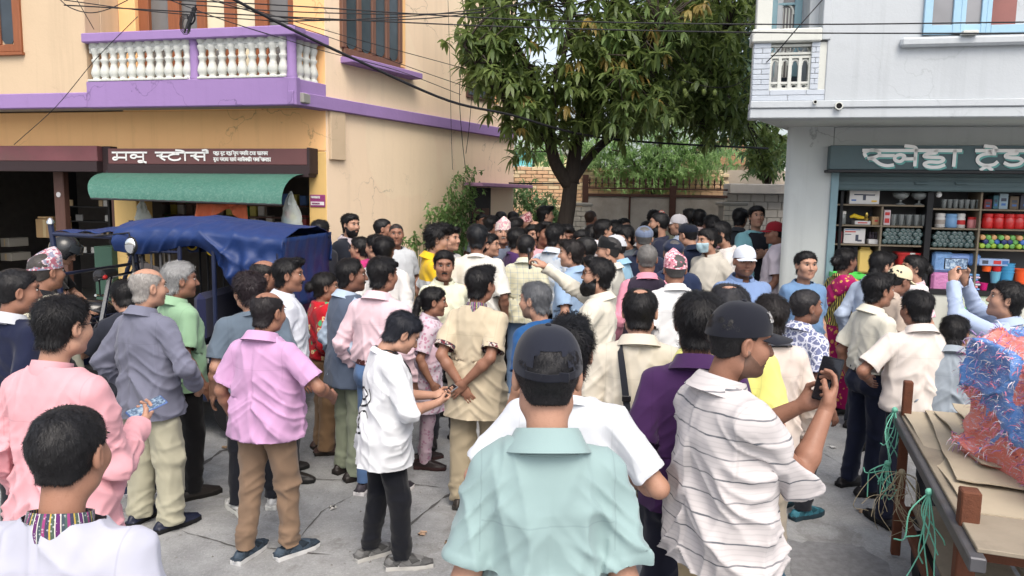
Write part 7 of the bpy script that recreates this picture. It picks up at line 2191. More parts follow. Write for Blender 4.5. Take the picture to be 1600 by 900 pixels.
# shelves with goods dimly seen
gs =thing('goods_shelf', 'dim shelf of grocery packets at the back under the awning', 'shelf', mat=LF.mat())
s0_, s1_ =LF.px(478, 300, -0.9)[0], LF.px(212, 300, -0.9)[0]
m =MB()
zs_ =[LF.px(300, v, -0.9)[1]for v in(318, 336, 356)]
for z in zs_:lbox(m, s0_, s1_, -1.2, -0.9, z-0.02, z, 0.003)
m.build('boards', M_woodd, gs)
gcol =[(0.3, 0.05, 0.05), (0.05, 0.12, 0.3), (0.35, 0.3, 0.06), (0.05, 0.25, 0.1), (0.4, 0.38, 0.35), (0.12, 0.08, 0.06)]
gme =[MB().box((0, 0, 0.08), (0.1, 0.08, 0.16), bev=0.008).mesh('grocery_packet', simple('grocery_%s'%'abcdef'[i], c, 0.45))for i, c in enumerate(gcol)]
for z in zs_:
 for s in np.arange(s0_+0.08, s1_-0.05, 0.125):
  if rg.random()<0.25:continue
  o=link('grocery_packet', gme[rg.integers(0, 6)], None);o.matrix_world=LF.mat(s, -1.0+0.03*rg.random(), z)@Matrix.Diagonal((1, 1, 0.7+0.6*rg.random(), 1))
  tag(o, '%s grocery packet on the %s dim shelf under the awning'%(dict(zip('abcdef', ('red', 'blue', 'yellow', 'green', 'white', 'brown')))[o.data.materials[0].name.split('_')[1][0]], ('upper', 'middle', 'lowest')[zs_.index(z)]), 'packet', 'grocery packets on the dim shelf')
box_thing('shop_counter', 'dark green counter at the left shop front behind the rickshaw', 'counter', LF, 146, 178, 385, 470, 0.1, 0.5, simple('dark_green_board', s2l((52, 78, 66)), 0.6, var=0.2))
# ------------------------------------------------------------------ wares of the trader on the right
SO =-0.12
def ws(u, v, off=SO):return RF.px(u, v, off)
def place(o, u, vb, off=SO, rz_=0.0):
 s, z=ws(u, vb, off);o.matrix_world=RF.mat(s, off, z)@Matrix.Rotation(rz_, 4, 'Z');return o
def shz_(u, row):
 """top of a shelf board"""
 return(zLs if u<1450 else zRs)[row]
def stand(me, name, u, row, label, cat, group=None, off=-0.2, rz_=0.0, sc=None):
 o=link(name, me, None);s=RF.px(u, 340, off)[0]
 o.matrix_world=RF.mat(s, off, shz_(u, row)+0.001)@Matrix.Rotation(rz_, 4, 'Z')@(Matrix.Diagonal((*sc, 1))if sc else Matrix())
 return tag(o, label, cat, group)
PX =7.9/FPX
M_wbox =simple('white_print_box', (0.62, 0.6, 0.58), 0.5);M_inkb=simple('print_ink', (0.06, 0.07, 0.1), 0.5);M_pink=simple('pink_print', s2l((222, 160, 168)), 0.5)
M_kg =simple('clear_glassware', (0.42, 0.45, 0.44), 0.06, spec=0.8, Transmission_Weight=0.6)
def carton_print(name, label, u0, u1, h, row, marks, off=-0.16, cat='box', col=None):
 w=abs(ws(u1, 340)[0]-ws(u0, 340)[0]);t=thing(name, label, cat)
 s=RF.px((u0+u1)/2, 340, off)[0]
 t.matrix_world=RF.mat(s, off-0.08, shz_(u0, row)+0.001)
 MB().box((0, 0, h/2), (w, 0.16, h), bev=0.004).build('carton', col or M_wbox, t)
 m=MB()
 for(x, z, a, b, mi)in marks:m.box((-x*w, 0.0808, z*h), (a*w, 0.0016, b*h), mi=mi)
 pr_=m.build('print', [M_inkb, simple('print_blue', s2l((70, 110, 170)), 0.5), simple('print_yellow', s2l((220, 180, 60)), 0.5), simple('print_red', s2l((190, 60, 60)), 0.5)], t)
 pr_['kind']='stuff'
 return t
carton_print('fan_box', 'white printed carton with a dark fan picture on the top left shelf', 1325, 1372, 24*PX, 0, [(0, 0.45, 0.10, 0.4, 0), (-0.2, 0.62, 0.3, 0.08, 0), (0.2, 0.6, 0.3, 0.08, 0), (-0.35, 0.25, 0.16, 0.1, 1), (0.33, 0.2, 0.18, 0.1, 2), (0, 0.9, 0.9, 0.05, 1)])
carton_print('appliance_box', 'white printed carton with a dark tool picture on the third shelf', 1320, 1354, 24*PX, 2, [(0.12, 0.38, 0.14, 0.42, 0), (0.25, 0.2, 0.2, 0.12, 0), (-0.2, 0.78, 0.5, 0.07, 3), (-0.3, 0.6, 0.3, 0.05, 0), (-0.1, 0.92, 0.7, 0.05, 1)])
carton_print('flat_box', 'small white flat carton under the yellow pump on the second shelf', 1336, 1361, 6*PX, 1, [(0, 0.5, 0.6, 0.3, 3)])
carton_print('small_box', 'plain tan carton right of the yellow pump on the second shelf', 1363, 1376, 13*PX, 1, [(0, 0.5, 0.4, 0.2, 3)], col=M_card)
carton_print('tall_box', 'tall pink and white carton at the start of the tumblers', 1381, 1391.5, 24*PX, 1, [(0, 0.75, 0.7, 0.2, 3), (0, 0.3, 0.7, 0.3, 3)], col=simple('pale_pink_box', (0.62, 0.5, 0.52), 0.5))
bowl_me =MB().lathe([(0.05, 0), (0.045, 0.008), (0.012, 0.02), (0.012, 0.045), (0.05, 0.06), (0.078, 0.085), (0.082, 0.115), (0.07, 0.125), (0.074, 0.115), (0.068, 0.09), (0.04, 0.07), (0.0008, 0.066)], 18).mesh('footed_bowl', M_kg, True, 60)
for u, l in((1405, 'left footed glass bowl on the top shelf'), (1434, 'right footed glass bowl on the top shelf, by the black post')):stand(bowl_me, 'footed_bowl', u, 0, l, 'bowl', 'footed glass bowls')
for u0_, u1_, h_, c_, l_ in((1536, 1548, 15, (120, 60, 60), 'dull red carton at the left of the far top shelf'), (1550, 1558, 21, (70, 110, 120), 'teal carton on the far top shelf'), (1559, 1573, 24, (150, 170, 180), 'pale blue carton standing on the far top shelf'), (1576, 1590, 20, (110, 96, 80), 'brown carton on the far top shelf'), (1592, 1612, 22, (70, 70, 80), 'dark carton at the end of the far top shelf')):
 carton_print('small_box', l_, u0_, u1_, h_*PX, 0, [(0, 0.6, 0.6, 0.2, 0), (0, 0.3, 0.5, 0.15, 1)], col=simple('carton_'+l_[:4].strip().replace(' ', '_'), s2l(c_), 0.6), off=-0.2)
tum_me =MB().lathe([(0.024, 0), (0.026, 0.003), (0.033, 0.115), (0.031, 0.115), (0.024, 0.012), (0.0008, 0.01)], 12).mesh('glass_tumbler', M_kg, True, 60)
for i in range(9):stand(tum_me, 'glass_tumbler', 1396+i*6.0, 1, 'clear glass tumbler beside the pink carton, %s from left'%['first', 'second', 'third', 'fourth', 'fifth', 'sixth', 'seventh', 'eighth', 'ninth'][i], 'tumbler', 'tumblers on the second left shelf', off=-0.17-0.05*(i%2), sc=(0.9, 0.9, 1.0))
for i in range(7):stand(tum_me, 'glass_tumbler', 1473+i*9.0, 0, 'small glass tumbler on the top right shelf, %s from left'%['first', 'second', 'third', 'fourth', 'fifth', 'sixth', 'seventh'][i], 'tumbler', 'tumblers on the top right shelf', off=-0.18, sc=(0.8, 0.8, 0.8))
bulb =thing('light_bulb', 'unlit round white bulb hanging by the black shop post', 'bulb');place(bulb, 1467, 304, -0.14)
MB().lathe([(0.0008, -0.032), (0.02, -0.026), (0.03, -0.005), (0.027, 0.012), (0.014, 0.03), (0.013, 0.04)], 14).build('globe', simple('bulb_white', (0.7, 0.7, 0.68), 0.2), bulb, True)
MB().lathe([(0.014, 0.04), (0.014, 0.065), (0.004, 0.07), (0.004, 0.12)], 10).build('socket', M_black, bulb, True)
jar_prof =[(0.045, 0), (0.05, 0.006), (0.05, 0.085), (0.042, 0.1)]
def jar(name, label, u, row, body, lid, h=0.145, w=1.0, group=None, band=None, cat='jar', off=-0.2):
 t=thing(name, label, cat, group=group);s=RF.px(u, 340, off)[0];t.matrix_world=RF.mat(s, off, shz_(u, row)+0.001)
 k=h/0.13
 MB().lathe([(r*w, z*k)for r, z in jar_prof], 16).build('body', body, t, True, 50)
 MB().lathe([(0.046*w, 0.1*k), (0.047*w, 0.104*k), (0.047*w, 0.126*k), (0.042*w, 0.13*k)], 16).build('lid', lid, t, True, 40)
 if band:MB().lathe([(0.0508*w, 0.03*k), (0.0508*w, 0.07*k)], 16).build('label_band', band, t, True)
 return t
M_jw =simple('white_jar', (0.6, 0.58, 0.55), 0.35);M_jb=simple('blue_jar', s2l((120, 160, 200)), 0.35);M_red=simple('red_plastic', (0.5, 0.03, 0.03), 0.4);M_redg=simple('red_gloss', s2l((200, 44, 44)), 0.2, spec=0.6, var=0.25, scale=14)
M_flo =cloth((205, 200, 190), 'leafy', (150, 150, 140), 0.5, c3=(160, 90, 90))
jar('storage_jar', 'white patterned jar at left of the second right shelf', 1469, 1, M_jw, M_jw, 0.15, 1.0, band=simple('jar_print', s2l((160, 150, 140)), 0.5, var=0.4, scale=40))
jar('storage_jar', 'wide pale blue jar second on the right shelf', 1486, 1, M_jb, M_jb, 0.145, 1.15)
jar('storage_jar', 'slim white jar with a red band on the right shelf', 1501.5, 1, M_jw, M_jw, 0.15, 0.85, band=M_red)
for u, l in((1518, 'short red topped jar, left one of the pair by the divider'), (1527, 'short red topped jar right beside the pale divider')):jar('storage_jar', l, u, 1, simple('rosy_jar', s2l((200, 130, 130)), 0.35), M_red, 0.115, 0.75)
for i, u in enumerate((1543.5, 1560, 1577, 1592, 1608)):
 jar('red_canister', ['bulging red canister next to the pale divider, first in its row', 'second bulging red canister from the pale divider', 'third bulging red canister from the pale divider', 'fourth bulging red canister near the picture edge', 'bulging red canister beyond the picture edge'][i], u, 1, M_redg, M_redg, 0.155, 1.05, 'red canisters on the right shelf', cat='canister')
jar('steel_jar', 'dull glass jar with white foot at the left of the second shelf', 1316, 1, M_kg, M_jw, 0.14, 0.8)
jar('steel_jar', 'clear jar with steel lid below the bottles', 1387, 2, M_kg, simple('steel', (0.5, 0.5, 0.5), 0.25, 0.9), 0.1, 0.9).location.z+=-0.145-0.10
pump =thing('toy_pump', 'yellow plastic pump with a gilt handle on the second shelf', 'pump');place(pump, 1342, 345, -0.2);pump.matrix_world=RF.mat(RF.px(1342, 340, -0.2)[0], -0.2, zLs[1]+6*PX+0.003)
M_yel =simple('yellow_plastic', s2l((214, 180, 40)), 0.4)
MB().tube([(0.09, 0, 0.035), (0.05, 0, 0.05), (0, 0, 0.035), (-0.05, 0, 0.03)], [0.012, 0.024, 0.022, 0.014], 10).build('barrel', M_yel, pump, True)
MB().lathe([(0.02, 0), (0.024, 0.02), (0.012, 0.04), (0.02, 0.06), (0.014, 0.085), (0.0008, 0.09)], 12, (-0.075, 0, 0)).build('handle', simple('gilt', (0.6, 0.45, 0.12), 0.25, 0.8), pump, True)
cupset =thing('cup_set', 'dark patterned cup set in an open white carton on the third shelf', 'cup set');cupset.matrix_world=RF.mat(RF.px(1366, 340, -0.2)[0], -0.2, zLs[2]+0.001)
MB().box((0, 0, 0.025), (0.10, 0.1, 0.05), bev=0.004).build('carton', M_wbox, cupset)
m =MB()
for x in(-0.028, 0.0, 0.028):m.lathe([(0.012, 0.05), (0.015, 0.055), (0.015, 0.10), (0.013, 0.10), (0.012, 0.06)], 10, (x, 0, 0));m.ball((x, 0, 0.115), 0.014, 8, 6)
m.build('cups', simple('dark_china', (0.05, 0.04, 0.05), 0.2), cupset, True)
carton_print('small_box', 'small dull red carton at the left end of the third shelf', 1309, 1318, 19*PX, 2, [(0, 0.5, 0.6, 0.2, 0)], col=simple('dull_red_card', s2l((120, 60, 64)), 0.6))
# bottles lying in racks: the round ends look out
M_bot =simple('bottle_glass', (0.05, 0.09, 0.09), 0.06, spec=1.0, var=0.5, scale=25)
bot_me =MB().lathe([(0.0008, 0.004), (0.014, 0.0), (0.026, 0.004), (0.03, 0.015), (0.03, 0.13), (0.012, 0.18), (0.012, 0.215), (0.0008, 0.216)], 12).mesh('bottle', M_bot, True, 60)
LAY =Matrix.Rotation(R(90), 4, 'X')
ORD =['first', 'second', 'third', 'fourth', 'fifth', 'sixth', 'seventh', 'eighth', 'ninth', 'tenth', 'eleventh', 'twelfth']
def rack(u0, u1, row, n, rows, lab, group, me, col=None):
 s0, s1=RF.px(u0, 340, -0.13)[0], RF.px(u1, 340, -0.13)[0]
 for r in range(rows):
  for i in range(n-(r%2)):
   o=link('bottle', me[(i*3+r*5+(i*r)%4)%len(me)], None)
   s=s0+(s1-s0)*(i+0.5+0.5*(r%2))/n
   o.matrix_world=RF.mat(s, -0.125-0.012*((i*7+r*3)%3), (zLs if u1<1450 else zRs)[row]+0.032+0.0435*r*(0.9 if rows>3 else 1.0))@LAY
   tag(o, '%s, %s from left in the %s row'%(lab, ORD[i], ('lowest', 'second', 'third', 'top')[r]if rows>3 else('lowest', 'middle', 'top')[r]), 'bottle', group)
rack(1381, 1445, 2, 8, 4, 'dark glass bottle in the left rack', 'bottles in the left rack', [bot_me])
rack(1460, 1528, 2, 8, 4, 'dark glass bottle in the middle rack', 'bottles in the middle rack', [bot_me])
cb =[]
for nm, c in(('lime', (160, 190, 70)), ('blue', (70, 110, 180)), ('rose', (190, 80, 90)), ('green', (110, 170, 90)), ('sand', (210, 160, 110)), ('navy', (50, 60, 110))):
 cb.append(MB().lathe([(0.0008, 0.0), (0.022, 0.0), (0.026, 0.004), (0.026, 0.03)], 12).lathe([(0.026, 0.03), (0.031, 0.04), (0.031, 0.15), (0.0008, 0.16)], 12, mi=1).mesh('bottle', [simple('cap_'+nm, s2l(c), 0.35), simple('flask_'+nm, mul(s2l(c), 0.7), 0.25)], True, 50))
rack(1534, 1612, 2, 8, 3, 'coloured flask in the right rack', 'coloured flasks in the right rack', cb)
# lower compartments
zlow =rz(1400, 470, -0.2)
tub =thing('red_tub', 'red plastic tub with rim below the left bottle rack', 'tub')
tub.matrix_world =RF.mat(RF.px(1422, 400, -0.24)[0], -0.28, rz(1422, 416, -0.24))
m =MB();hw, hd, hh2=22*PX, 0.11, 22*PX
sec =lambda f, z:[(hw*f*np.sign(math.cos(t))*abs(math.cos(t))**0.4, hd*f*np.sign(math.sin(t))*abs(math.sin(t))**0.4, z)for t in np.linspace(0, 2*PI, 24, endpoint=False)]
m.grid(np.array([sec(0.82, 0), sec(0.95, hh2*0.85), sec(1.04, hh2*0.86), sec(1.05, hh2), sec(0.98, hh2), sec(0.85, 0.02)]), wrap=True);m.build('body', M_red, tub, True, 40)
MB().box((0, hd*1.02, hh2*0.93), (0.05, 0.02, 0.02), bev=0.004).build('handle', M_jw, tub)
yb =thing('yellow_canister', 'tall pale yellow canister behind the striped blouse woman', 'canister');yb.matrix_world=RF.mat(RF.px(1350, 400, -0.24)[0], -0.24, rz(1350, 425, -0.24))
MB().box((0, 0, 0.12), (0.145, 0.12, 0.26), bev=0.02).build('body', simple('pale_yellow', s2l((222, 190, 110)), 0.4), yb);MB().box((0, 0, 0.262), (0.10, 0.08, 0.02), bev=0.006).build('lid', simple('pale_yellow', s2l((222, 190, 110)), 0.4), yb)
for i, (u, v0, v1, w, c, lab)in enumerate(((1470, 393, 425, 30, (110, 150, 200), 'blue plastic pack standing under the middle bottle rack, left'), (1496, 396, 412, 34, (120, 150, 210), 'pale blue film pack leaning under the middle bottle rack'), (1520, 396, 415, 18, (100, 140, 200), 'narrow blue pack by the pale divider'), (1467, 425, 455, 28, (206, 130, 180), 'pink plastic pack low beside the black post'))):
 s, z=RF.px(u, v1, -0.2);t=NT('pack_film');c_=s2l(c);n=t.noise(t.coord(), 20, 4, 0.8)
 mt=t.done(t.mix(n, mul(c_, 0.7), tuple(min(0.8, x*1.3)for x in c_)), 0.15, t.bump(n, 0.7, 0.02), 0, 0.6)
 o=MB().box((0, 0, (v1-v0)*PX/2), (w*PX, 0.09, (v1-v0)*PX), bev=0.025).build('plastic_pack', mt, None, True);o.matrix_world=RF.mat(s, -0.2, z);tag(o, lab, 'plastic pack')
pc =[(206, 130, 180), (120, 160, 210), (230, 150, 160), (200, 210, 220), (190, 90, 140), (110, 150, 200), (210, 190, 210), (120, 170, 220)]
for i, c in enumerate(pc):
 s, z=RF.px(1508, 456-i*3.7, -0.2)
 o=MB().box((0, 0, 0.011), (0.24-0.02*(i%3), 0.16, 0.022), bev=0.008).build('folded_pack', simple('folded_%s'%'abcdefgh'[i], s2l(c), 0.3), None, True);o.matrix_world=RF.mat(s, -0.2, z)@Matrix.Rotation(0.1*math.sin(i*2), 4, 'Z')
 tag(o, ['pink', 'light blue', 'salmon', 'whitish', 'magenta', 'blue', 'pale lilac', 'sky blue'][i]+' folded plastic pack in the pile left of the buckets'+[', lowest', '', '', '', '', '', '', ', topmost'][i], 'plastic pack', 'pile of folded packs')
carton_print('long_box', 'long blue and white carton lying above the buckets', 1536, 1584, 11*PX, 2, [(-0.3, 0.5, 0.2, 0.5, 0), (0.1, 0.5, 0.25, 0.5, 3), (0.36, 0.5, 0.2, 0.5, 1)], col=simple('pale_blue_box', s2l((150, 170, 205)), 0.5)).location.z-=(17*PX+11*PX-0.012)
def bucket(u, vb, h, w, c, label, n_in=1, handle=False):
 t=thing('bucket', label, 'bucket', group='plastic buckets and cups');s, z=RF.px(u, vb, -0.22);t.matrix_world=RF.mat(s, -0.22, z)
 h_=h*PX;w_=w*PX/2;mt=simple('bucket_plastic', s2l(c), 0.35)
 for k in range(n_in):MB().lathe([(w_*0.72, 0), (w_*0.97, h_*0.93), (w_*1.04, h_*0.93), (w_*1.04, h_), (w_*0.95, h_), (w_*0.70, 0.01)], 18, (0, 0, k*h_*0.18)).build('shell', mt, t, True, 40)
 if handle:MB().tube([(-w_*1.05, 0, h_*0.9), (-w_*1.5, 0, h_*0.7), (-w_*1.4, 0, h_*0.25), (-w_*0.85, 0, h_*0.2)], 0.007, 6).build('handle', mt, t, True)
 return t
bucket(1541, 424, 15, 16, (236, 96, 40), 'orange cup left of the red cup under the long carton');bucket(1557, 424, 14, 16, (200, 40, 44), 'red cup between orange cup and blue stack')
bucket(1554, 442, 18, 16, (110, 175, 200), 'pale blue cup below the red cup');bucket(1571, 448, 24, 20, (70, 150, 195), 'tall nested stack of blue buckets in the right compartment', 4)
bucket(1594, 444, 24, 22, (240, 92, 44), 'orange bucket with side handle at the right picture edge', 1, True);bucket(1612, 450, 22, 20, (60, 110, 190), 'blue bucket beyond the orange one')
bucket(1536, 454, 12, 12, (205, 40, 120), 'small magenta cup low at the pale divider');bucket(1585, 455, 11, 14, (60, 90, 190), 'small dark blue cup below the orange bucket')
# framed panel and green basket before the counter
gb =thing('green_basket', 'bright green plastic basket on the counter ledge behind the raised phone', 'basket');s, z=RF.px(1530, 492, 0.05);gb.matrix_world=RF.mat(s, 0.12, z)
M_grn =simple('bright_green_plastic', s2l((90, 205, 90)), 0.4)
m =MB();w_=25*PX
for zz in(0.0, 0.03, 0.06):m.box((0, 0, zz), (2*w_, 0.22, 0.01), bev=0.003)
for i in range(12):
 for y in(-0.105, 0.105):m.box((-w_+2*w_*(i+0.5)/12, y, 0.03), (0.012, 0.008, 0.06))
m.build('weave', M_grn, gb)
st =thing('basket_stand', 'thin black stand holding the green basket at the counter', 'stand');st.matrix_world=RF.mat(s, 0.12, GL+0.06)
m =MB();hz_=z-GL-0.07
for x in(-w_*0.9, w_*0.9):
 for y in(-0.09, 0.09):m.tube([(x, y, 0), (x, y, hz_)], 0.008, 5)
m.box((0, 0, hz_-0.008), (2*w_, 0.2, 0.012));m.build('frame', M_iron, st)
fb =thing('picture_frame', 'small blue framed panel leaning at the counter front', 'frame');s, z=RF.px(1493, 505, 0.0);fb.matrix_world=RF.mat(s, 0.03, z)
MB().box((0, 0, 0.13), (0.075, 0.02, 0.26), bev=0.004).build('frame', simple('slate_frame', s2l((70, 90, 110)), 0.4), fb);MB().box((0, 0.0112, 0.13), (0.05, 0.002, 0.22)).build('panel', simple('panel_blue', s2l((130, 175, 205)), 0.3), fb)
# green crate rack beside the shop opening
gr =thing('crate_rack', 'bright green plastic rack with shelves at the left of the shop opening', 'rack')
s0_, s1_ =RF.px(1345, 450, 0.15)[0], RF.px(1299, 450, 0.15)[0];gr.matrix_world=RF.mat((s0_+s1_)/2, 0.15, GL+0.06)
w_ =(s1_-s0_);ht=rz(1320, 426, 0.15)-GL-0.06
m =MB()
for x in(-w_/2, w_/2):
 for y in(-0.14, 0.14):m.tube([(x, y, 0), (x, y, ht)], 0.013, 6)
m.build('posts', M_grn, gr, True)
for k in range(5):
 m=MB();zz=ht*(k+0.6)/4.7
 for y in(-0.14, 0.14):m.box((0, y, zz), (w_, 0.012, 0.05), bev=0.003)
 for x in(-w_/2, w_/2):m.box((x, 0, zz), (0.012, 0.28, 0.05), bev=0.003)
 for i in range(6):m.box((-w_/2+w_*(i+0.5)/6, 0, zz-0.02), (0.012, 0.27, 0.008))
 m.build('tray', M_grn, gr)
jk =thing('dark_jackets', 'dark clothes hanging at the left inside the shop', 'clothes');jk.matrix_world=RF.mat(RF.px(1324, 400, -0.2)[0], -0.2, rz(1324, 428, -0.2))
for k in range(3):
 P=np.array([[(0.05*(k-1)+(0.045+0.02*q)*math.cos(b), 0.06*math.sin(b), 0.30*(1-q))for b in np.linspace(0, 2*PI, 14, endpoint=False)]for q in np.linspace(0, 1, 6)])
 MB().grid(P, wrap=True).build('garment', cloth((34, 34, 40)), jk, True)
# ------------------------------------------------------------------ hand cart with its load, lower right
CZ =0.86
ca =Vector((2.34, 4.46, 0));cbp=Vector((1.70, 2.64, 0))
cd =(ca-cbp).normalized();cn=Vector((cd.y, -cd.x, 0))
cart =thing('hand_cart', 'rusty iron hand cart with plywood top at the lower right', 'cart')
CM =Matrix(((cn.x, cd.x, 0, cbp.x), (cn.y, cd.y, 0, cbp.y), (0, 0, 1, gz(0, 3.5)), (0, 0, 0, 1)))
cart.matrix_world =CM
CL =(ca-cbp).length;CW=1.25
def pole(x, y, z0, z1, w=0.05):MB().box((x, y, (z0+z1)/2), (w, w, z1-z0), bev=0.006).build('post', M_rust, cart)
pole(0.03, CL-0.15, 0.02, 1.08);pole(0.03, 0.22, 0.02, 1.0, 0.07);pole(CW, CL-0.15, 0.02, 1.08);pole(CW, 0.22, 0.02, 1.0, 0.07)
M_steel =simple('worn_angle_iron', s2l((92, 92, 96)), 0.5, metal=0.5, var=0.4, scale=12, dirt=0.6)
def rail(p, q, w=0.05, mat=None, nm='rail'):
 p=Vector(p);q=Vector(q);d_=q-p;m=MB()
 m.box((0, 0, 0), (w, d_.length, w), bev=0.005);o=m.build(nm, mat or M_steel, cart)
 o.matrix_local=Matrix.Translation((p+q)/2)@d_.to_track_quat('Y', 'Z').to_matrix().to_4x4()
rail((0.0, -0.1, CZ-0.028), (0.0, CL, CZ-0.028), 0.055);rail((CW+0.03, -0.1, CZ-0.028), (CW+0.03, CL, CZ-0.028), 0.055)
rail((0.07, 0.21, CZ-0.10), (CW-0.04, 0.21, CZ-0.10), 0.06, M_rust);rail((0.06, CL-0.15, CZ-0.09), (CW-0.04, CL-0.15, CZ-0.09), 0.05, M_rust)
rail((0.03, 0.26, 0.34), (0.03, CL-0.18, 0.34), 0.045, M_rust);rail((0.07, 0.22, 0.30), (CW-0.04, 0.22, 0.30), 0.05, M_rust);rail((CW, 0.26, 0.34), (CW, CL-0.18, 0.34), 0.045, M_rust);rail((0.06, CL-0.16, 0.30), (CW-0.04, CL-0.16, 0.30), 0.045, M_rust)
M_ply =simple('worn_plywood', s2l((140, 130, 115)), 0.85, var=0.25, scale=4, dirt=0.6, bump=0.3)
MB().box((CW/2, CL/2-0.06, CZ+0.008), (CW-0.01, CL-0.02, 0.018), bev=0.003).build('top_board', M_ply, cart)
for k in range(3):MB().box((0.24+0.36*k, CL/2, 0.375), (0.33, CL-0.5, 0.02), bev=0.003).build('lower_plank', M_ply, cart)
for y in(0.45, CL-0.45):
 for x in(0.12, CW-0.12):
  m=MB();m.lathe([(0.09, -0.03), (0.14, -0.035), (0.15, 0), (0.14, 0.035), (0.09, 0.03)], 18, (0, 0, 0), 0, Matrix.Translation((x, y, 0.15))@Matrix.Rotation(R(90), 4, 'Y'));m.build('wheel', M_black, cart, True, 40)
# cardboard sheets
def cpt(x, y, z):return CM@Vector((x, y, z))
M_card2 =simple('worn_cardboard', s2l((170, 158, 138)), 0.9, var=0.15, scale=5, dirt=0.2)
zz =CZ+0.019;rgc =np.random.default_rng(6)
for k, (x, y, w, l, a, lab)in enumerate(((0.40, CL-0.85, 0.74, 1.55, 0.02, 'lowest flattened cardboard sheet on the cart'), (0.38, CL-0.72, 0.56, 1.25, -0.06, 'second flattened cardboard sheet on the cart'), (0.36, CL-0.66, 0.36, 0.95, 0.03, 'third flattened cardboard sheet, frayed at the edge'), (0.50, CL-0.50, 0.46, 0.85, -0.02, 'pale topmost cardboard sheet beside the striped sack'), (0.30, 1.05, 0.22, 0.13, 0.5, 'torn cardboard scrap lying on the sheets'))):
 n1, n2=10, 14
 P=np.array([[((i/(n1-1)-0.5)*w, (j/(n2-1)-0.5)*l, 0.010*math.sin(j*0.7+k)*(abs(i/(n1-1)-0.5)*2)**2+0.008*rgc.random()+(0.03*(1-i/(n1-1))**4 if k==4 else 0))for i in range(n1)]for j in range(n2)])
 o=MB().grid(P, thick=0.006).build('cardboard_sheet', M_card2, None, True, 40);o.matrix_world=CM@Matrix.Translation((x, y, zz))@Matrix.Rotation(a, 4, 'Z');zz+=0.024
 tag(o, lab, 'cardboard', 'cardboard sheets on the cart')
# striped tarpaulin sack with fringed edges
sack =thing('striped_sack', 'blue and orange striped tarpaulin bundle with pink fringe on the cart', 'bundle')
so =at(1705, 700, 3.02);SKM=Matrix.Translation((so.x, so.y, gz(0, 3.5)+CZ+0.02));sack.matrix_world=SKM
def skf(P):
 q=np.abs(P-np.array([0.22, 0.12, 0.28], f32))-np.array([0.33, 0.42, 0.24], f32)
 d=np.sqrt((np.maximum(q, 0)**2).sum(1))+np.minimum(q.max(1), 0)-0.09
 q=np.abs(P-np.array([0.10, -0.25, 0.06], f32))-np.array([0.26, 0.22, 0.05], f32)
 d=smin(d, np.sqrt((np.maximum(q, 0)**2).sum(1))+np.minimum(q.max(1), 0)-0.06, 0.06)
 wq=P+0.08*np.stack([vnoise(P*4, 3), vnoise(P*4, 4), vnoise(P*4, 5)], 1)
 d=d-0.055*((1-np.abs(vnoise(wq*np.array([6, 6, 4], f32), 12)))**4-0.4)-0.03*((1-np.abs(vnoise(wq*np.array([11, 9, 7], f32), 13)))**4-0.4)
 return np.maximum(d, -P[:, 2])
V, Q =sdf_mesh(skf, (-0.5, -0.65, 0.0), (0.7, 0.75, 0.82), 0.015)
def sack_mat():
 t=NT('striped_tarpaulin');v=t.coord();sep=t.n('SeparateXYZ');t.l(v, sep.inputs[0]);X, Y, Z=sep.outputs
 n=t.noise(v, 7, 5, 0.7);w=t.noise(v, 60, 4, 0.8)
 q=t.math('ADD', t.math('ADD', X, t.math('MULTIPLY', Z, -0.12)), t.math('MULTIPLY', t.math('SUBTRACT', n, 0.5), 0.06))
 f=t.ramp(t.math('ADD', q, 0.5), [(0.0, 0.5), (0.26, 0.1), (0.37, 0.5), (0.62, 0.1), (0.74, 0.5)], 'CONSTANT')
 blue=t.mix(n, s2l((62, 104, 176)), s2l((110, 156, 212)))
 col=t.mix(t.math('LESS_THAN', f, 0.28), blue, s2l((212, 122, 110)))
 col=t.mix(t.ramp(t.noise(t.coord(scale=(1, 1, 4)), 26, 4, 0.85), [(0.54, 0.0), (0.64, 0.75)]), col, s2l((196, 208, 228)))
 return t.done(col, 0.4, t.bump(w, 0.4, 0.01), 0, 0.4)
MB().add(V, Q).build('wrap', sack_mat(), sack, True, None)
N =vnormals(V, Q)
Fm =MB();rgc=np.random.default_rng(9)
q =V[:, 0]-0.12*V[:, 2]
fr_ =np.mod((q+0.33)/0.24, 1.0)
edge =np.where(((np.abs(q+0.245)<0.035)|(np.abs(q+0.12)<0.03)|(np.abs(q-0.12)<0.02))&(V[:, 2]>0.03))[0]
low_ =np.where((V[:, 2]<0.16)&(V[:, 1]<0.25))[0]
pick =np.concatenate([rgc.choice(edge, 2600), rgc.choice(low_, 1500)])
nf =len(pick)
d_ =N[pick]*0.7+rgc.normal(0, 0.6, (nf, 3));d_/=np.linalg.norm(d_, axis=1)[:, None]
Lf =(0.018+0.035*rgc.random(nf))[:, None]
p0 =V[pick]+rgc.normal(0, 0.006, (nf, 3));sd=np.cross(d_, rgc.normal(0, 1, (nf, 3)));sd/=np.linalg.norm(sd, axis=1)[:, None]
p1 =p0+d_*Lf*0.6;p2 =p0+d_*Lf+np.array([0, 0, -0.012])
VV =np.stack([p0-sd*0.0022, p0+sd*0.0022, p1+sd*0.0018, p1-sd*0.0018, p2], 1).reshape(-1, 3)
o5 =5*np.arange(nf)[:, None]
mi =np.repeat(rgc.integers(0, 3, nf), 1)
me =np_mesh('fringe', VV, [o5+np.array([[0, 1, 2, 3]]), o5+np.array([[3, 2, 4]])], [simple('fringe_white', (0.66, 0.62, 0.66), 0.6), simple('fringe_pink', s2l((226, 140, 160)), 0.6), simple('fringe_violet', s2l((150, 120, 170)), 0.6)], np.concatenate([mi, mi]), False)
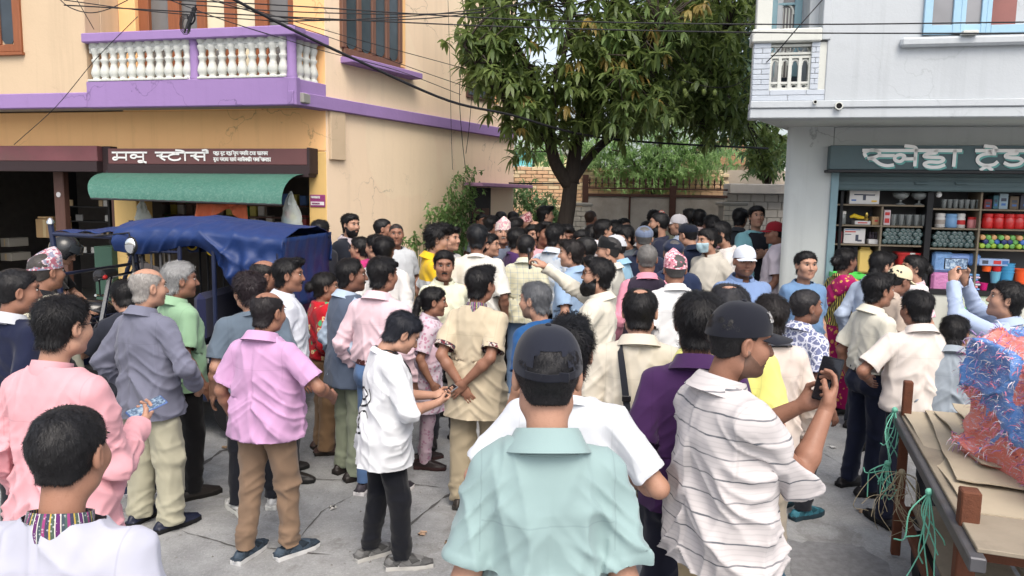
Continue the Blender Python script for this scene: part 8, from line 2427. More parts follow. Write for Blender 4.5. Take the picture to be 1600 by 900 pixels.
link('fringe', me, sack)['kind']='stuff'
# green twine tied to the posts, and dry straw
M_twine =simple('green_twine', s2l((110, 180, 158)), 0.7)
def twine(label, P0, drop, n, seed, mat=M_twine, spread=0.05, r=0.0035, name='twine'):
 rg=np.random.default_rng(seed);m=MB()
 for k in range(n):
  e=np.array([rg.normal(0, spread), rg.normal(0, spread), -drop*(0.4+0.7*rg.random())])
  m.tube(spline([(0, 0, 0), tuple(e*0.4+rg.normal(0, spread*0.5, 3)), tuple(e*0.8+rg.normal(0, spread*0.5, 3)), tuple(e+rg.normal(0, spread*0.8, 3))], 4), r, 4)
 m.ball((0, 0, 0), 0.018, 8, 6)
 o=m.build(name, mat, None, True);o.location=P0
 tag(o, label, name)
twine('frayed green twine hanging from the far left cart post', cpt(-0.03, CL-0.15, 0.90), 0.42, 9, 1)
twine('green twine tassel tied half way down the far left cart post', cpt(-0.05, CL-0.17, 0.58), 0.22, 12, 2)
twine('green twine loop hanging from the near cart edge', cpt(-0.035, 0.62, 0.83), 0.50, 8, 3, spread=0.035)
twine('green twine knot by the near cart post', cpt(0.0, 0.30, 0.42), 0.26, 9, 4, spread=0.09)
twine('tuft of dry straw caught under the cart rail', cpt(-0.03, CL-0.55, 0.66), 0.34, 22, 5, simple('dry_straw', s2l((150, 140, 118)), 0.9), 0.08, 0.0018, 'straw_tuft')
# ------------------------------------------------------------------ the crowd
BLK =(24, 23, 25);DK=(34, 30, 30);GREY=(120, 118, 116);LGREY=(165, 163, 160)
T1, T2, T3, T4 =(166, 120, 96), (150, 106, 84), (182, 138, 114), (130, 90, 72)
def P(*a, **k):return person(*a, **k)
# --- nearest row
P('man with cropped black hair in white kurta with woven patterned collar, nearest at lower left', 97, 640, 1.70, 2, ('kurta', (190, 191, 206), {'collar_mat':((90, 80, 90), 'band'), 'long':False, 'fold':1.4}), ('trousers', (60, 60, 64)), ('crop', BLK, 0.008), tone=T1, head=(2, 4), wide=1.08, hsc=0.96)
P('man in pink collarless kurta holding a blue cased phone at far left', 85, 463, 2.85, 12, ('kurta', (228, 168, 176), {'long':True, 'hem':0.74, 'fold':1.3}), ('trousers', (196, 186, 160)), ('short', BLK, 0.010, 0.5), tone=T3, key='pink', head=(14, 6), hsc=0.97, armR=((0.13, 0.27, 1.12), (0.35, -0.6, -1.0), (-0.6, 0.0, 0.7), 'hold'), wide=1.0, glasses=('clear', (20, 20, 22)), shoes=((30, 30, 34), (30, 30, 30)))
P('man in dark baseball cap and sage green polo, back turned, centre foreground', 857, 520, 1.95, -2, ('polo', (150, 174, 174), {'loose':0.006, 'fold':1.5}), ('trousers', (50, 52, 58)), ('crop', (20, 19, 22), 0.008), ('cap', (33, 36, 48), {'strap':True}), tone=T3, head=(0, 2), wide=0.93, fat=0.0, var=3, armR=((0.225, 0.03, 0.83), (0.25, -1, 0), (-1, 0, 0), 'relax'), armL=((0.225, 0.03, 0.83), (0.25, -1, 0), (-1, 0, 0), 'relax'))
P('man in black cap and white grey striped shirt looking at his phone, right foreground', 1143, 476, 2.56, 70, ('shirt', (206, 200, 200), {'pat':'stripe', 'c2':(92, 94, 100), 'long':False, 'fold':1.5, 'sleeve':1.04, 'loose':0.006}), ('trousers', (196, 176, 140)), ('crop', BLK, 0.006), ('cap', (26, 28, 38), {'badge':0.5}), tone=T2, key='striped', head=(18, 8), wide=1.0, armR=((0.10, 0.33, 1.34), (0.25, -0.8, -0.9), (-0.5, -0.2, 0.5), 'hold'), armL=((0.03, 0.34, 1.32), (0.9, -0.3, -0.9), (-0.4, -0.2, 0.6), 'hold'), var=1, beard=('stubble', (30, 26, 26)))
P('man with tousled black hair in white tee, mostly hidden by the capped man in front', 890, 503, 2.68, 8, ('tee', (214, 218, 224)), ('trousers', (60, 60, 66)), ('quiff', (18, 18, 22), 0.014, 0.75), tone=T3, wide=1.06, armR=((0.25, 0.16, 1.06), (0.7, -0.9, -0.3), (-1, 0, 0), 'relax'), armL=((0.26, 0.16, 1.03), (0.7, -0.9, -0.3), (-1, 0, 0), 'relax'))
P('man with black hair in deep purple shirt, shoulder to shoulder with the striped shirt man', 1092, 460, 3.02, 10, ('shirt', (68, 38, 84), {'long':False, 'hem':0.84}), ('trousers', (30, 32, 50)), ('short', BLK, 0.014), tone=T2, head=(10, 0), wide=0.98)
# --- second row, left to right
P('man in navy shirt with white collar yoke at the left picture edge', 18, 421, 4.1, 25, ('shirt', (26, 32, 58), {'long':True, 'collar_mat':((205, 208, 214), 'plain')}), ('trousers', (30, 32, 40)), ('crop', BLK, 0.01), tone=T2, head=(25, 4))
P('man in pinkish dhaka topi and cream waistcoat over black shirt at left', 67, 397, 4.95, 18, ('shirt', (26, 27, 32), {'long':True}), ('jeans', (44, 60, 92)), ('crop', (60, 56, 54), 0.006), ('topi', (206, 190, 194), {'c2':(150, 90, 104), 'c3':(120, 122, 140)}), tone=T2, head=(14, 2), vest=('vest', (214, 208, 186), {'hem':0.72}), wide=1.1, shoes=((30, 30, 32), (20, 20, 20)))
P('man in black helmet and dark tee leaning over his motorcycle', 97, 372, 7.3, 70, ('tee', (22, 22, 25)), ('trousers', (30, 30, 34)), None, ('helmet', (12, 12, 14)), tone=T3, head=(10, 14), lean=16, armR=((0.2, 0.40, 1.02), (0.8, -0.6, -0.6), (-0.4, 0, -0.8), 'relax'), armL=((0.2, 0.40, 1.02), (0.8, -0.6, -0.6), (-0.4, 0, -0.8), 'relax'))
P('man bending down beside the ochre pier, only his face showing', 204, 398, 8.55, -70, ('tee', (70, 66, 66)), ('trousers', (40, 40, 44)), ('short', BLK), tone=T3, lean=52, head=(0, -30))
P('man with dark tee leaning away behind the grey shirted elder, one forearm raised', 196, 437, 5.2, -32, ('tee', (42, 45, 56)), ('wide', (190, 184, 170)), ('short', BLK), tone=T3, head=(-10, 12), lean=9, armL=((0.20, 0.22, 1.20), (1.0, -0.5, -0.8), (-1, 0, 0.2), 'relax'), shoes=((30, 40, 66), (200, 200, 205)), shoe='sneaker')
P('bald elderly man in long sleeved grey shirt and wide beige trousers, back turned at left', 226, 420, 4.58, 22, ('shirt', (118, 120, 138), {'long':True, 'hem':0.76, 'fold':1.3, 'loose':0.008}), ('wide', (186, 182, 160), {'fold':1.5}), ('bald', (150, 146, 142), 0.006), tone=T3, key='greyshirt', head=(22, 2), wide=1.03, var=2, armR=((0.24, 0.16, 0.93), (0.9, -0.9, 0.1), (-1, 0, 0), 'fist'), armL=((0.25, 0.05, 0.88), (0.8, -0.9, 0), (-1, 0, 0), 'relax'), shoes=((30, 34, 52), (24, 24, 26)), feet=((0.13, 0.02, 15), (-0.14, 0.02, -10)))
P('grey haired man in pale green polo and black trousers beside the rickshaw', 277, 411, 5.1, 38, ('polo', (150, 186, 152)), ('trousers', (26, 25, 28)), ('short', (150, 150, 150), 0.016), tone=T2, head=(20, 2), wide=1.0, shoes=((44, 40, 38), (30, 28, 26)))
P('man with ruffled dark hair in slate blue shirt, face turned left behind the lavender polo', 392, 428, 4.9, -25, ('tee', (98, 112, 126)), ('trousers', (28, 30, 38)), ('short', (38, 30, 34), 0.02, 0.8), tone=T3, head=(-20, 3), wide=1.15, fat=0.02, shoes=((190, 190, 180), (210, 210, 205)), shoe='sneaker')
P('balding man looking right beside the drooping end of the blue tarpaulin', 410, 407, 5.6, 55, ('tee', (84, 90, 104)), ('trousers', (40, 42, 48)), ('bald', (30, 27, 28), 0.007), tone=T2, head=(10, 4))
P('young man in white shirt in right profile against the hanging blue tarpaulin', 448, 405, 5.45, 70, ('shirt', (218, 222, 232), {'long':True}), ('trousers', (60, 60, 66)), ('quiff', BLK, 0.013), tone=T2, head=(12, 2), beard=('moustache', (24, 22, 22)))
P('balding man in lavender polo and brown trousers, seen from behind', 412, 457, 4.2, 14, ('polo', (204, 160, 200), {'fold':1.3}), ('trousers', (140, 116, 96), {'fold':1.6}), ('bald', (34, 30, 32), 0.008), tone=T2, key='lav', head=(16, 6), wide=1.1, fat=0.035, armR=((0.33, 0.22, 1.02), (0.8, -0.9, -0.2), (-1, 0.1, 0), 'relax'), armL=((0.27, 0.06, 0.86), (0.6, -0.9, 0), (-1, 0, 0), 'relax'), shoes=((52, 64, 76), (206, 206, 206)), shoe='sneaker', feet=((0.12, 0.06, 30), (-0.13, -0.05, 4)))
P('woman with a hair bun in red flowered shawl before the dark rickshaw side', 506, 427, 6.0, 62, ('sari', (150, 26, 50), {'sleeve':0.7}), ('wide', (150, 120, 90)), ('bun', (30, 28, 28)), tone=T2, head=(10, 2), drape=((196, 30, 44), {'pat':'floral', 'c2':(70, 160, 110), 'c3':(226, 200, 150), 'shawl':True, 'over':True, 'zb':0.92}), shoes=((70, 50, 44), (40, 34, 30)))
P('man in slate blue waistcoat over pale blue sleeves and grey green trousers', 546, 405, 5.5, 48, ('shirt', (176, 194, 214), {'long':True}), ('wide', (140, 148, 128), {'fold':1.2}), ('recede', BLK, 0.012), tone=T4, head=(30, 2), vest=('vest', (86, 98, 118), {'hem':0.74}), beard=('moustache', (26, 24, 24)), shoes=((34, 28, 26), (40, 36, 34)))
P('man in pale pink long sleeved shirt and jeans with sunglasses pushed up', 594, 403, 5.2, 20, ('shirt', (232, 202, 210), {'long':True, 'tuck':True, 'fold':1.2}), ('jeans', (84, 112, 152)), ('short', BLK, 0.014), tone=T2, head=(22, 2), wide=1.1, fat=0.02, belt=(70, 36, 34), glasses=('top', (16, 16, 18)), shoes=((56, 52, 58), (220, 216, 216)), shoe='sneaker', armL=((0.27, 0.08, 0.87), (0.7, -0.9, 0), (-1, 0, 0), 'relax'))
P('teenager in long white tee and black track trousers looking down at a phone', 612, 484, 4.15, 66, ('tee', (226, 228, 232), {'hem':0.70, 'loose':0.01, 'sleeve':1.04}), ('trousers', (20, 22, 30)), ('short', (32, 34, 42), 0.016), tone=T3, key='teen', head=(4, 30), lean=4, wide=0.98, armR=((0.11, 0.30, 1.10), (0.7, -0.4, -1.0), (-0.5, -0.2, 0.7), 'hold'), armL=((0.02, 0.33, 1.12), (0.7, -0.4, -1.0), (-0.4, -0.2, 0.8), 'hold'), shoes=((92, 92, 92), (186, 184, 180)), shoe='sneaker', feet=((0.10, 0.10, 14), (-0.12, -0.06, -14)))
P('small woman with ponytail in pale lavender dotted kurta, one arm stretched out', 678, 450, 5.75, 82, ('kurtal', (214, 198, 210), {'pat':'dots', 'c2':(176, 130, 150), 'long':False, 'hem':0.55}), ('slim', (196, 172, 184), {'pat':'dots', 'c2':(160, 120, 140)}), ('pony', BLK), tone=T2, lean=6, armL=((0.06, 0.46, 1.28), (0.8, -0.4, -0.8), (-1, 0, 0), 'relax'), drape=((220, 190, 204), {'w':0.10}), shoes=((40, 30, 30), (60, 40, 40)))
P('man in beige kurta with woven cuffs, hands clasped behind his back', 747, 418, 5.02, 14, ('kurta', (206, 192, 166), {'collar_mat':((120, 56, 66), 'band'), 'cuffband':True, 'hem':0.66, 'fold':0.9, 'loose':0.006}), ('wide', (180, 166, 140), {'fold':1.4}), ('quiff', BLK, 0.013), tone=T2, key='kurta', head=(24, 2), wide=1.06, armR='behind', armL=((0.06, -0.17, 0.90), (1.0, -0.6, 0.2), (0, 1, 0), 'relax'), shoes=((50, 44, 40), (60, 58, 56)), feet=((0.14, 0.08, 12), (-0.10, -0.05, -8)))
# --- middle row left
P('man in dark clothes half hidden behind the rear end of the tarpaulin', 500, 345, 8.0, 30, ('shirt', (36, 38, 46), {'long':True}), ('trousers', (30, 30, 34)), ('short', BLK), tone=T2)
P('bearded man in black jacket over checked shirt by the beige side wall', 547, 335, 8.5, 120, ('shirt', (190, 180, 182), {'pat':'check', 'c2':(120, 100, 120), 'long':True}), ('trousers', (40, 42, 48)), ('short', BLK, 0.016), tone=T3, head=(6, 2), beard=('short', BLK), vest=('jacket', (30, 34, 44), {'gap':0.05}), wide=1.1, fat=0.02)
P('woman with glasses in magenta shawl, face in left profile', 563, 371, 7.6, -78, ('kurtal', (190, 70, 130)), ('slim', (120, 60, 90)), ('bun', BLK), tone=T3, drape=((205, 60, 130), {'shawl':True, 'over':True, 'zb':1.1}), glasses=('clear', (60, 50, 50)))
P('woman in white top with a black bag strap beside the magenta shawl', 590, 367, 7.15, -62, ('tee', (224, 222, 224)), ('trousers', (60, 60, 70)), ('bun', BLK), tone=T3, head=(0, 4))
P('man in dark striped tee with head turned right near the side wall', 597, 342, 8.6, 70, ('tee', (40, 44, 52), {'pat':'stripe', 'c2':(180, 180, 186)}), ('trousers', (40, 42, 50)), ('crop', BLK, 0.006), tone=T2, head=(16, 2), armL='fold')
P('shaven headed man in pale grey tee facing the camera by the side wall', 619, 350, 8.35, 168, ('tee', (196, 200, 204)), ('trousers', (60, 64, 72)), ('shaved', (40, 36, 36), 0.003), tone=T2, fat=0.02)
P('man in white shirt seen from behind, left of the yellow polo', 600, 371, 6.8, 8, ('shirt', (226, 224, 222), {'long':True}), ('trousers', (50, 54, 62)), ('short', BLK, 0.015), tone=T2, wide=1.08)
P('curly haired young man in yellow and grey polo reading his phone', 680, 353, 7.0, 78, ('polo', (232, 190, 40), {'pat':'twotone', 'c2':(196, 200, 202)}), ('trousers', (50, 54, 66)), ('curly', BLK, 0.026), tone=T3, key='yellow', head=(14, 8), armR=((0.12, 0.26, 1.16), (0.9, -0.6, -0.9), (-0.7, -0.1, 0.6), 'hold'))
P('young man glimpsed between the yellow polo and the white tee', 703, 356, 8.0, 120, ('tee', (206, 206, 206)), ('trousers', (50, 54, 66)), ('quiff', BLK), tone=T3)
P('man with moustache in pale yellow shirt facing the camera', 695, 392, 6.2, 158, ('shirt', (226, 226, 200), {'long':True}), ('trousers', (52, 52, 60)), ('short', BLK, 0.012), tone=T2, head=(14, 4), beard=('moustache', (28, 26, 26)), key='must')
P('broad man in washed white tee and khaki trousers, seen from behind', 746, 352, 7.1, 4, ('tee', (222, 220, 212), {'sleeve':0.95}), ('trousers', (140, 124, 100)), ('short', (30, 32, 36), 0.014), tone=T2, wide=1.16, fat=0.03, var=1)
P('woman with glasses peeking out behind the broad white tee', 765, 366, 7.9, 110, ('kurtal', (50, 60, 80)), ('slim', (40, 44, 60)), ('bun', BLK), tone=T3, glasses=('clear', (50, 40, 40)))
P('smiling elderly man in pale pointed topi and grey polo facing the camera', 786, 347, 8.3, 176, ('polo', (112, 120, 138)), ('trousers', (60, 60, 64)), ('crop', (110, 108, 106), 0.005), ('topi', (222, 200, 198), {'c2':(196, 150, 160), 'c3':(216, 206, 196), 'h':0.12}), tone=T3, beard=('moustache', (150, 146, 142)), fat=0.02, wide=1.06)
P('man in checked cream shirt and jeans, back turned, left of the raised phone', 822, 367, 7.4, 8, ('shirt', (222, 218, 190), {'pat':'check', 'c2':(150, 160, 168), 'long':False, 'tuck':False}), ('jeans', (110, 136, 170)), ('crop', BLK, 0.008), tone=T2, wide=1.06, shoes=((220, 220, 220), (230, 230, 230)), shoe='sneaker')
P('man in purple tee behind the checked cream shirt', 808, 357, 8.0, 60, ('tee', (72, 44, 92)), ('trousers', (40, 40, 50)), ('short', BLK), tone=T3, beard=('stubble', BLK))
P('salt and pepper haired man in bright blue tee, turned left below the raised phone', 840, 441, 4.75, -38, ('tee', (36, 86, 140)), ('trousers', (40, 44, 52)), ('short', (92, 94, 98), 0.008), tone=T3, head=(-22, 2), lean=4, beard=('stubble', (60, 58, 58)))
P('bearded man in sunglasses and cream shirt stretching out his arm to film', 934, 405, 5.35, -66, ('shirt', (222, 216, 200), {'long':True, 'fold':1.3}), ('trousers', (60, 60, 66)), ('quiff', BLK, 0.016), tone=T3, key='film', head=(-14, -4), armR=((0.02, 0.44, 1.64), (0.6, 0.0, -0.9), (-0.3, 0.9, 0.2), 'pinch'), armL=((0.16, 0.24, 1.10), (0.9, -0.5, -0.6), (-1, 0, 0), 'relax'), beard=('full', (20, 19, 20)), glasses=('sun', (60, 30, 26)), wide=1.06)
# --- the pack in the middle distance
P('man in pink tee facing the camera left of the flowered shirt', 849, 348, 8.2, 165, ('tee', (226, 170, 180)), ('trousers', (50, 50, 58)), ('quiff', BLK), tone=T2, head=(-14, 2))
P('man peering forward between the pink tee and the checked shirt', 832, 352, 8.5, 160, ('shirt', (160, 160, 168), {'long':True}), ('trousers', (50, 50, 58)), ('short', BLK), tone=T3)
P('man in white and pale blue flowered shirt, back turned, before the tree', 867, 351, 7.7, 30, ('shirt', (206, 214, 224), {'pat':'leafy', 'c2':(136, 156, 186), 'long':False, 'c3':(170, 186, 206)}), ('trousers', (60, 64, 76)), ('short', BLK, 0.015), tone=T3, head=(20, 0), wide=1.08)
P('smiling man in mustard yellow tee looking down by the tree trunk', 884, 351, 8.3, 172, ('tee', (220, 165, 40)), ('trousers', (50, 52, 60)), ('quiff', BLK), tone=T2, head=(0, 14))
P('man with puffy black hair in light blue shirt, face in left profile', 896, 376, 6.8, -48, ('shirt', (152, 178, 208), {'long':False}), ('trousers', (70, 70, 76)), ('quiff', (30, 26, 26), 0.018), tone=T3, head=(-30, 2), wide=1.06)
P('woman with pulled back hair facing the camera between two turned men', 909, 360, 7.9, 170, ('kurtal', (200, 190, 180)), ('slim', (120, 110, 110)), ('bun', BLK), tone=T3, head=(10, 6))
P('bearded man with faded haircut in black tee with white shoulder stripes', 917, 371, 7.1, -58, ('tee', (26, 27, 30), {'collar_mat':((190, 190, 190), 'plain')}), ('trousers', (40, 42, 50)), ('crop', (28, 27, 28), 0.012), tone=T3, head=(-16, 4), beard=('short', BLK))
P('man in glasses and white shirt in right profile before the gate', 943, 344, 8.5, 76, ('shirt', (222, 220, 226), {'long':True}), ('trousers', (50, 54, 62)), ('short', BLK, 0.016), tone=T3, glasses=('clear', (120, 116, 110)))
P('man in black cap and sunglasses with cream short sleeved shirt, left profile', 953, 371, 6.9, -62, ('shirt', (214, 212, 202), {'long':False}), ('trousers', (30, 32, 40)), ('crop', (50, 48, 48), 0.006), ('topi', (22, 23, 26), {'plain':True, 'h':0.075}), tone=T3, head=(-18, 0), glasses=('sun', (20, 20, 20)), wide=1.06, armL='hip')
P('man in pale cap and light blue polo behind the black capped man', 967, 369, 7.5, -60, ('polo', (150, 190, 216)), ('trousers', (60, 62, 70)), ('crop', BLK, 0.006), ('cap', (196, 198, 204)), tone=T3, head=(-14, 8))
P('young man in dark grey shirt looking down to the left before the gate', 981, 352, 7.9, -120, ('shirt', (88, 96, 104), {'long':False}), ('trousers', (40, 42, 50)), ('quiff', BLK, 0.018), tone=T3, head=(0, 16))
P('man with grey cropped hair in dark plum waistcoat over pink sleeves, back turned', 1012, 383, 6.35, 4, ('shirt', (226, 150, 170), {'long':True}), ('trousers', (40, 38, 46)), ('crop', (104, 102, 100), 0.006), tone=T2, vest=('vest', (52, 44, 60), {'hem':0.74}), wide=1.08)
P('man in bluish checked flat cap and navy polo, seen from behind', 1007, 355, 7.75, 6, ('polo', (34, 40, 62)), ('trousers', (40, 42, 50)), ('crop', (90, 88, 86), 0.006), ('flat', (110, 122, 146), {'pat':'check', 'c2':(80, 90, 112), 'peak':True}), tone=T3, wide=1.06, fat=0.02)
P('tall man with long black beard and navy tee in left profile before the gate', 1031, 333, 8.9, -76, ('tee', (44, 48, 68)), ('trousers', (40, 40, 46)), ('crop', BLK, 0.012), tone=T3, beard=('full', (18, 17, 18)), wide=1.06)
P('man in red and white patterned topi with olive shirt at the gate', 1037, 334, 10.0, 20, ('shirt', (120, 124, 106), {'long':False}), ('trousers', (50, 50, 50)), ('crop', BLK, 0.005), ('topi', (200, 90, 80), {'c2':(226, 216, 206), 'c3':(60, 40, 44)}), tone=T2, head=(-20, 0))
P('man in white cap and pale blue shirt in left profile at the gate', 1063, 337, 9.5, -40, ('shirt', (190, 204, 224), {'long':False}), ('trousers', (60, 62, 72)), ('crop', (120, 118, 116), 0.006), ('cap', (222, 218, 222)), tone=T3, head=(-26, 2), wide=1.04)
P('dark haired man in grey shirt at the gate behind the white cap', 1079, 327, 10.4, -30, ('shirt', (130, 136, 142), {'long':False}), ('trousers', (50, 52, 60)), ('short', BLK), tone=T2, head=(-20, 0))
P('dark haired man in pinkish shirt at the gate, right of the grey shirt', 1093, 328, 10.2, 16, ('shirt', (220, 196, 194), {'long':False}), ('trousers', (50, 52, 60)), ('short', BLK), tone=T2)
P('man with black hair and pink scarf between gate and white tee', 1112, 337, 9.4, -20, ('shirt', (214, 160, 168), {'long':True}), ('trousers', (50, 52, 60)), ('short', BLK), tone=T2)
P('police officer in dark navy uniform and cap, back turned, head lowered', 1082, 349, 8.1, -12, ('shirt', (28, 38, 62), {'long':False, 'tuck':True}), ('trousers', (24, 30, 46)), ('crop', BLK, 0.005), ('flat', (22, 28, 44)), tone=T3, head=(-24, 12), wide=1.06, belt=(20, 20, 22))
P('officer in navy cap and navy shirt behind the pink topi', 1053, 376, 6.75, 2, ('shirt', (38, 50, 80), {'long':False, 'tuck':True}), ('trousers', (26, 32, 48)), ('crop', (80, 78, 78), 0.005), ('beret', (30, 40, 66), {'peak':False}), tone=T2, wide=1.2, fat=0.03, belt=(20, 20, 22))
P('man in pink dhaka topi with white shirt tucked in black trousers, back turned', 1056, 398, 5.95, 0, ('shirt', (236, 236, 236), {'long':False, 'tuck':True, 'loose':0.006}), ('trousers', (28, 26, 30)), ('crop', (70, 68, 68), 0.005), ('topi', (222, 150, 164), {'c2':(236, 196, 200), 'c3':(170, 90, 110)}), tone=T2, belt=(24, 20, 20), wide=1.08, shoes=((24, 22, 22), (20, 20, 20)))
P('woman in pale blue face mask and beige shirt left of the white tee', 1110, 357, 7.7, -128, ('shirt', (196, 190, 178), {'long':False}), ('jeans', (52, 70, 104)), ('bun', BLK), tone=T3, head=(16, 6), mask=(178, 206, 216), fat=0.03)
P('young man in off white tee looking down at his phone beside the masked woman', 1132, 346, 8.0, -88, ('tee', (226, 220, 216), {'sleeve':0.9}), ('trousers', (30, 34, 44)), ('quiff', BLK), tone=T3, key='wtee', head=(-6, 14), armL='phone', armR='phone', fat=0.04, wide=1.06)
P('man with black hair half hidden behind the cyan jacket', 1157, 327, 10.0, 40, ('shirt', (60, 64, 70), {'long':True}), ('trousers', (40, 42, 50)), ('short', BLK, 0.018), tone=T3)
P('tall man in light cyan jacket over black tee by the pale block wall', 1184, 324, 9.3, 170, ('tee', (36, 38, 46)), ('trousers', (176, 160, 140)), ('short', BLK, 0.02), tone=T3, head=(10, -6), vest=('jacket', (140, 196, 204), {'gap':0.07}), wide=1.12, armL='fold', armR='fold')
P('man in red cap and white polo in left profile beside the blue grey column', 1214, 348, 8.6, -64, ('polo', (230, 218, 226)), ('trousers', (44, 46, 56)), ('crop', BLK, 0.006), ('cap', (150, 32, 44)), tone=T2, head=(-20, 4))
P('man in white cap and sky blue polo facing the camera', 1164, 386, 6.3, 172, ('polo', (124, 148, 190)), ('trousers', (60, 66, 78)), ('crop', BLK, 0.006), ('cap', (214, 220, 230)), tone=T2, head=(8, 4), beard=('stubble', (40, 36, 36)), wide=1.2, fat=0.04)
P('man in blue tee standing before the blue grey column, facing the camera', 1260, 394, 6.6, 174, ('tee', (110, 142, 180)), ('trousers', (50, 54, 66)), ('short', BLK, 0.01), tone=T3, var=1)
# --- dim heads at the back left and along the gate
P('man in dark doorway of the side wall, face turned forward', 753, 335, 11.4, 150, ('tee', (170, 176, 190)), ('trousers', (40, 42, 50)), ('short', BLK), tone=T2)
P('dark haired man in profile just right of the doorway', 768, 338, 10.2, 60, ('shirt', (196, 198, 204), {'long':True}), ('trousers', (40, 42, 50)), ('short', BLK, 0.018), tone=T2)
P('dark haired man behind the pale pointed topi', 783, 331, 11.6, 20, ('shirt', (190, 200, 214), {'long':True}), ('trousers', (40, 42, 50)), ('short', BLK), tone=T2)
P('man in white shirt with black hair right of the pale pointed topi', 806, 341, 9.4, 40, ('shirt', (222, 216, 226), {'long':True}), ('trousers', (40, 42, 50)), ('short', BLK, 0.016), tone=T2)
P('elderly man in faded pink topi and cream shirt left of the tree', 820, 336, 10.3, 110, ('shirt', (214, 206, 186), {'long':True}), ('trousers', (60, 60, 60)), ('crop', GREY, 0.005), ('topi', (206, 130, 136), {'c2':(226, 190, 186), 'c3':(150, 80, 90)}), tone=T2)
P('bare headed bald man between faded topi and tree', 836, 346, 9.5, 150, ('shirt', (110, 106, 110), {'long':True}), ('trousers', (40, 42, 50)), ('bald', DK, 0.004), tone=T3)
P('young man in right profile under the tree against the brick wall', 852, 323, 10.6, 84, ('shirt', (150, 160, 150), {'long':True}), ('trousers', (40, 42, 50)), ('quiff', BLK, 0.018), tone=T3)
P('dark haired person at the back left, first against the brick wall', 802, 331, 11.8, 10, ('shirt', (180, 184, 190), {'long':True}), ('trousers', (40, 42, 50)), ('short', BLK), tone=T2)
P('man with close cropped brown hair in pale shirt before the left gate pillar', 922, 329, 11.2, 20, ('shirt', (206, 208, 206), {'long':True}), ('trousers', (50, 52, 58)), ('shaved', (60, 46, 40), 0.003), tone=T2, head=(20, 0))
P('woman with long black hair near the left gate leaf', 926, 352, 9.2, 20, ('kurtal', (90, 60, 70)), ('slim', (60, 50, 60)), ('pony', BLK), tone=T2)
P('man with black hair facing right near the gate seam', 962, 345, 10.0, 60, ('shirt', (200, 200, 196), {'long':True}), ('trousers', (40, 42, 50)), ('short', BLK, 0.016), tone=T2)
P('man with black hair before the gate seam, looking down', 975, 342, 10.8, 150, ('shirt', (120, 100, 96), {'long':True}), ('trousers', (40, 42, 50)), ('short', BLK), tone=T3)
P('dark haired person left of the long bearded man', 1012, 347, 10.0, -20, ('shirt', (206, 204, 204), {'long':True}), ('trousers', (40, 42, 50)), ('short', BLK, 0.016), tone=T2)
P('tall dark haired man right behind the long bearded man', 1022, 329, 10.8, 10, ('shirt', (186, 190, 200), {'long':True}), ('trousers', (40, 42, 50)), ('short', BLK), tone=T2)
# --- right side
P('stout man in cream shirt with a black bag strap over his back', 1000, 453, 3.85, 6, ('shirt', (214, 206, 190), {'long':True, 'fold':1.2}), ('trousers', (60, 62, 70)), ('thin', BLK, 0.012), tone=T3, key='cross', head=(6, 4), wide=1.16, fat=0.04, armR=((0.36, 0.05, 1.02), (1, -0.7, 0), (-1, 0, 0), 'relax'))
P('man with greying black hair in lemon yellow shirt behind the striped shirt man', 1140, 447, 3.55, 20, ('shirt', (226, 222, 130), {'long':False, 'hem':0.72}), ('trousers', (66, 70, 80)), ('thin', (44, 44, 48), 0.018), tone=T3, head=(0, 6), wide=1.15, fat=0.03)
P('man in cream tee with dark grey collar beside the yellow shirt', 1206, 462, 4.1, -8, ('polo', (222, 208, 198), {'collar_mat':((70, 72, 80), 'plain'), 'long':True}), ('trousers', (170, 160, 146)), ('recede', DK, 0.01), tone=T2, wide=1.1, shoes=((60, 90, 110), (200, 200, 200)), shoe='sneaker')
P('man in blue grey printed shirt looking right in front of the shop', 1258, 453, 4.95, 58, ('shirt', (118, 124, 158), {'pat':'batik', 'c2':(198, 200, 212), 'long':False, 'fold':1.2}), ('trousers', (36, 38, 46)), ('crop', (38, 36, 38), 0.008), tone=T4, head=(24, 0), shoes=((44, 96, 110), (40, 60, 70)), shoe='sneaker', beard=('stubble', (60, 54, 52)))
P('woman in black and gold striped blouse and magenta sari at the shop', 1322, 389, 7.2, 72, ('sari', (38, 34, 40), {'pat':'vstripe', 'c2':(176, 160, 80), 'sleeve':0.8}), ('skirt', (170, 24, 96), {'pat':'leafy', 'c2':(206, 150, 90), 'c3':(190, 70, 120)}), ('bun', BLK), tone=T4, drape=((176, 26, 100), {'pat':'leafy', 'c2':(210, 160, 90), 'w':0.12, 'side':1}), armR='phone')
P('man in pale blue shirt looking down at the shop counter', 1371, 393, 6.7, 60, ('shirt', (186, 200, 222), {'long':True}), ('trousers', (50, 54, 66)), ('quiff', BLK, 0.015), tone=T3, head=(20, 14))
P('person in cream baseball cap stooping at the shop counter', 1399, 415, 6.15, 66, ('shirt', (186, 170, 156), {'long':False}), ('trousers', (70, 66, 64)), ('crop', BLK, 0.006), ('cap', (218, 206, 174)), tone=T4, head=(10, 16), lean=6)
P('woman with tied black hair in white and pink flowered dress, left profile', 1430, 400, 6.75, -80, ('kurtal', (226, 204, 210), {'pat':'leafy', 'c2':(214, 150, 164), 'c3':(230, 180, 190), 'long':False}), ('slim', (220, 190, 200)), ('bun', BLK), tone=T3, drape=((232, 226, 228), {'w':0.09}))
P('smiling young man in cream shirt and navy trousers, right profile', 1372, 429, 5.35, 78, ('shirt', (226, 222, 206), {'long':False, 'tuck':True}), ('trousers', (26, 32, 54)), ('quiff', BLK, 0.018), tone=T2, head=(6, 2), beard=('moustache', (34, 30, 30)), belt=(24, 20, 20), shoes=((26, 24, 26), (22, 22, 24)))
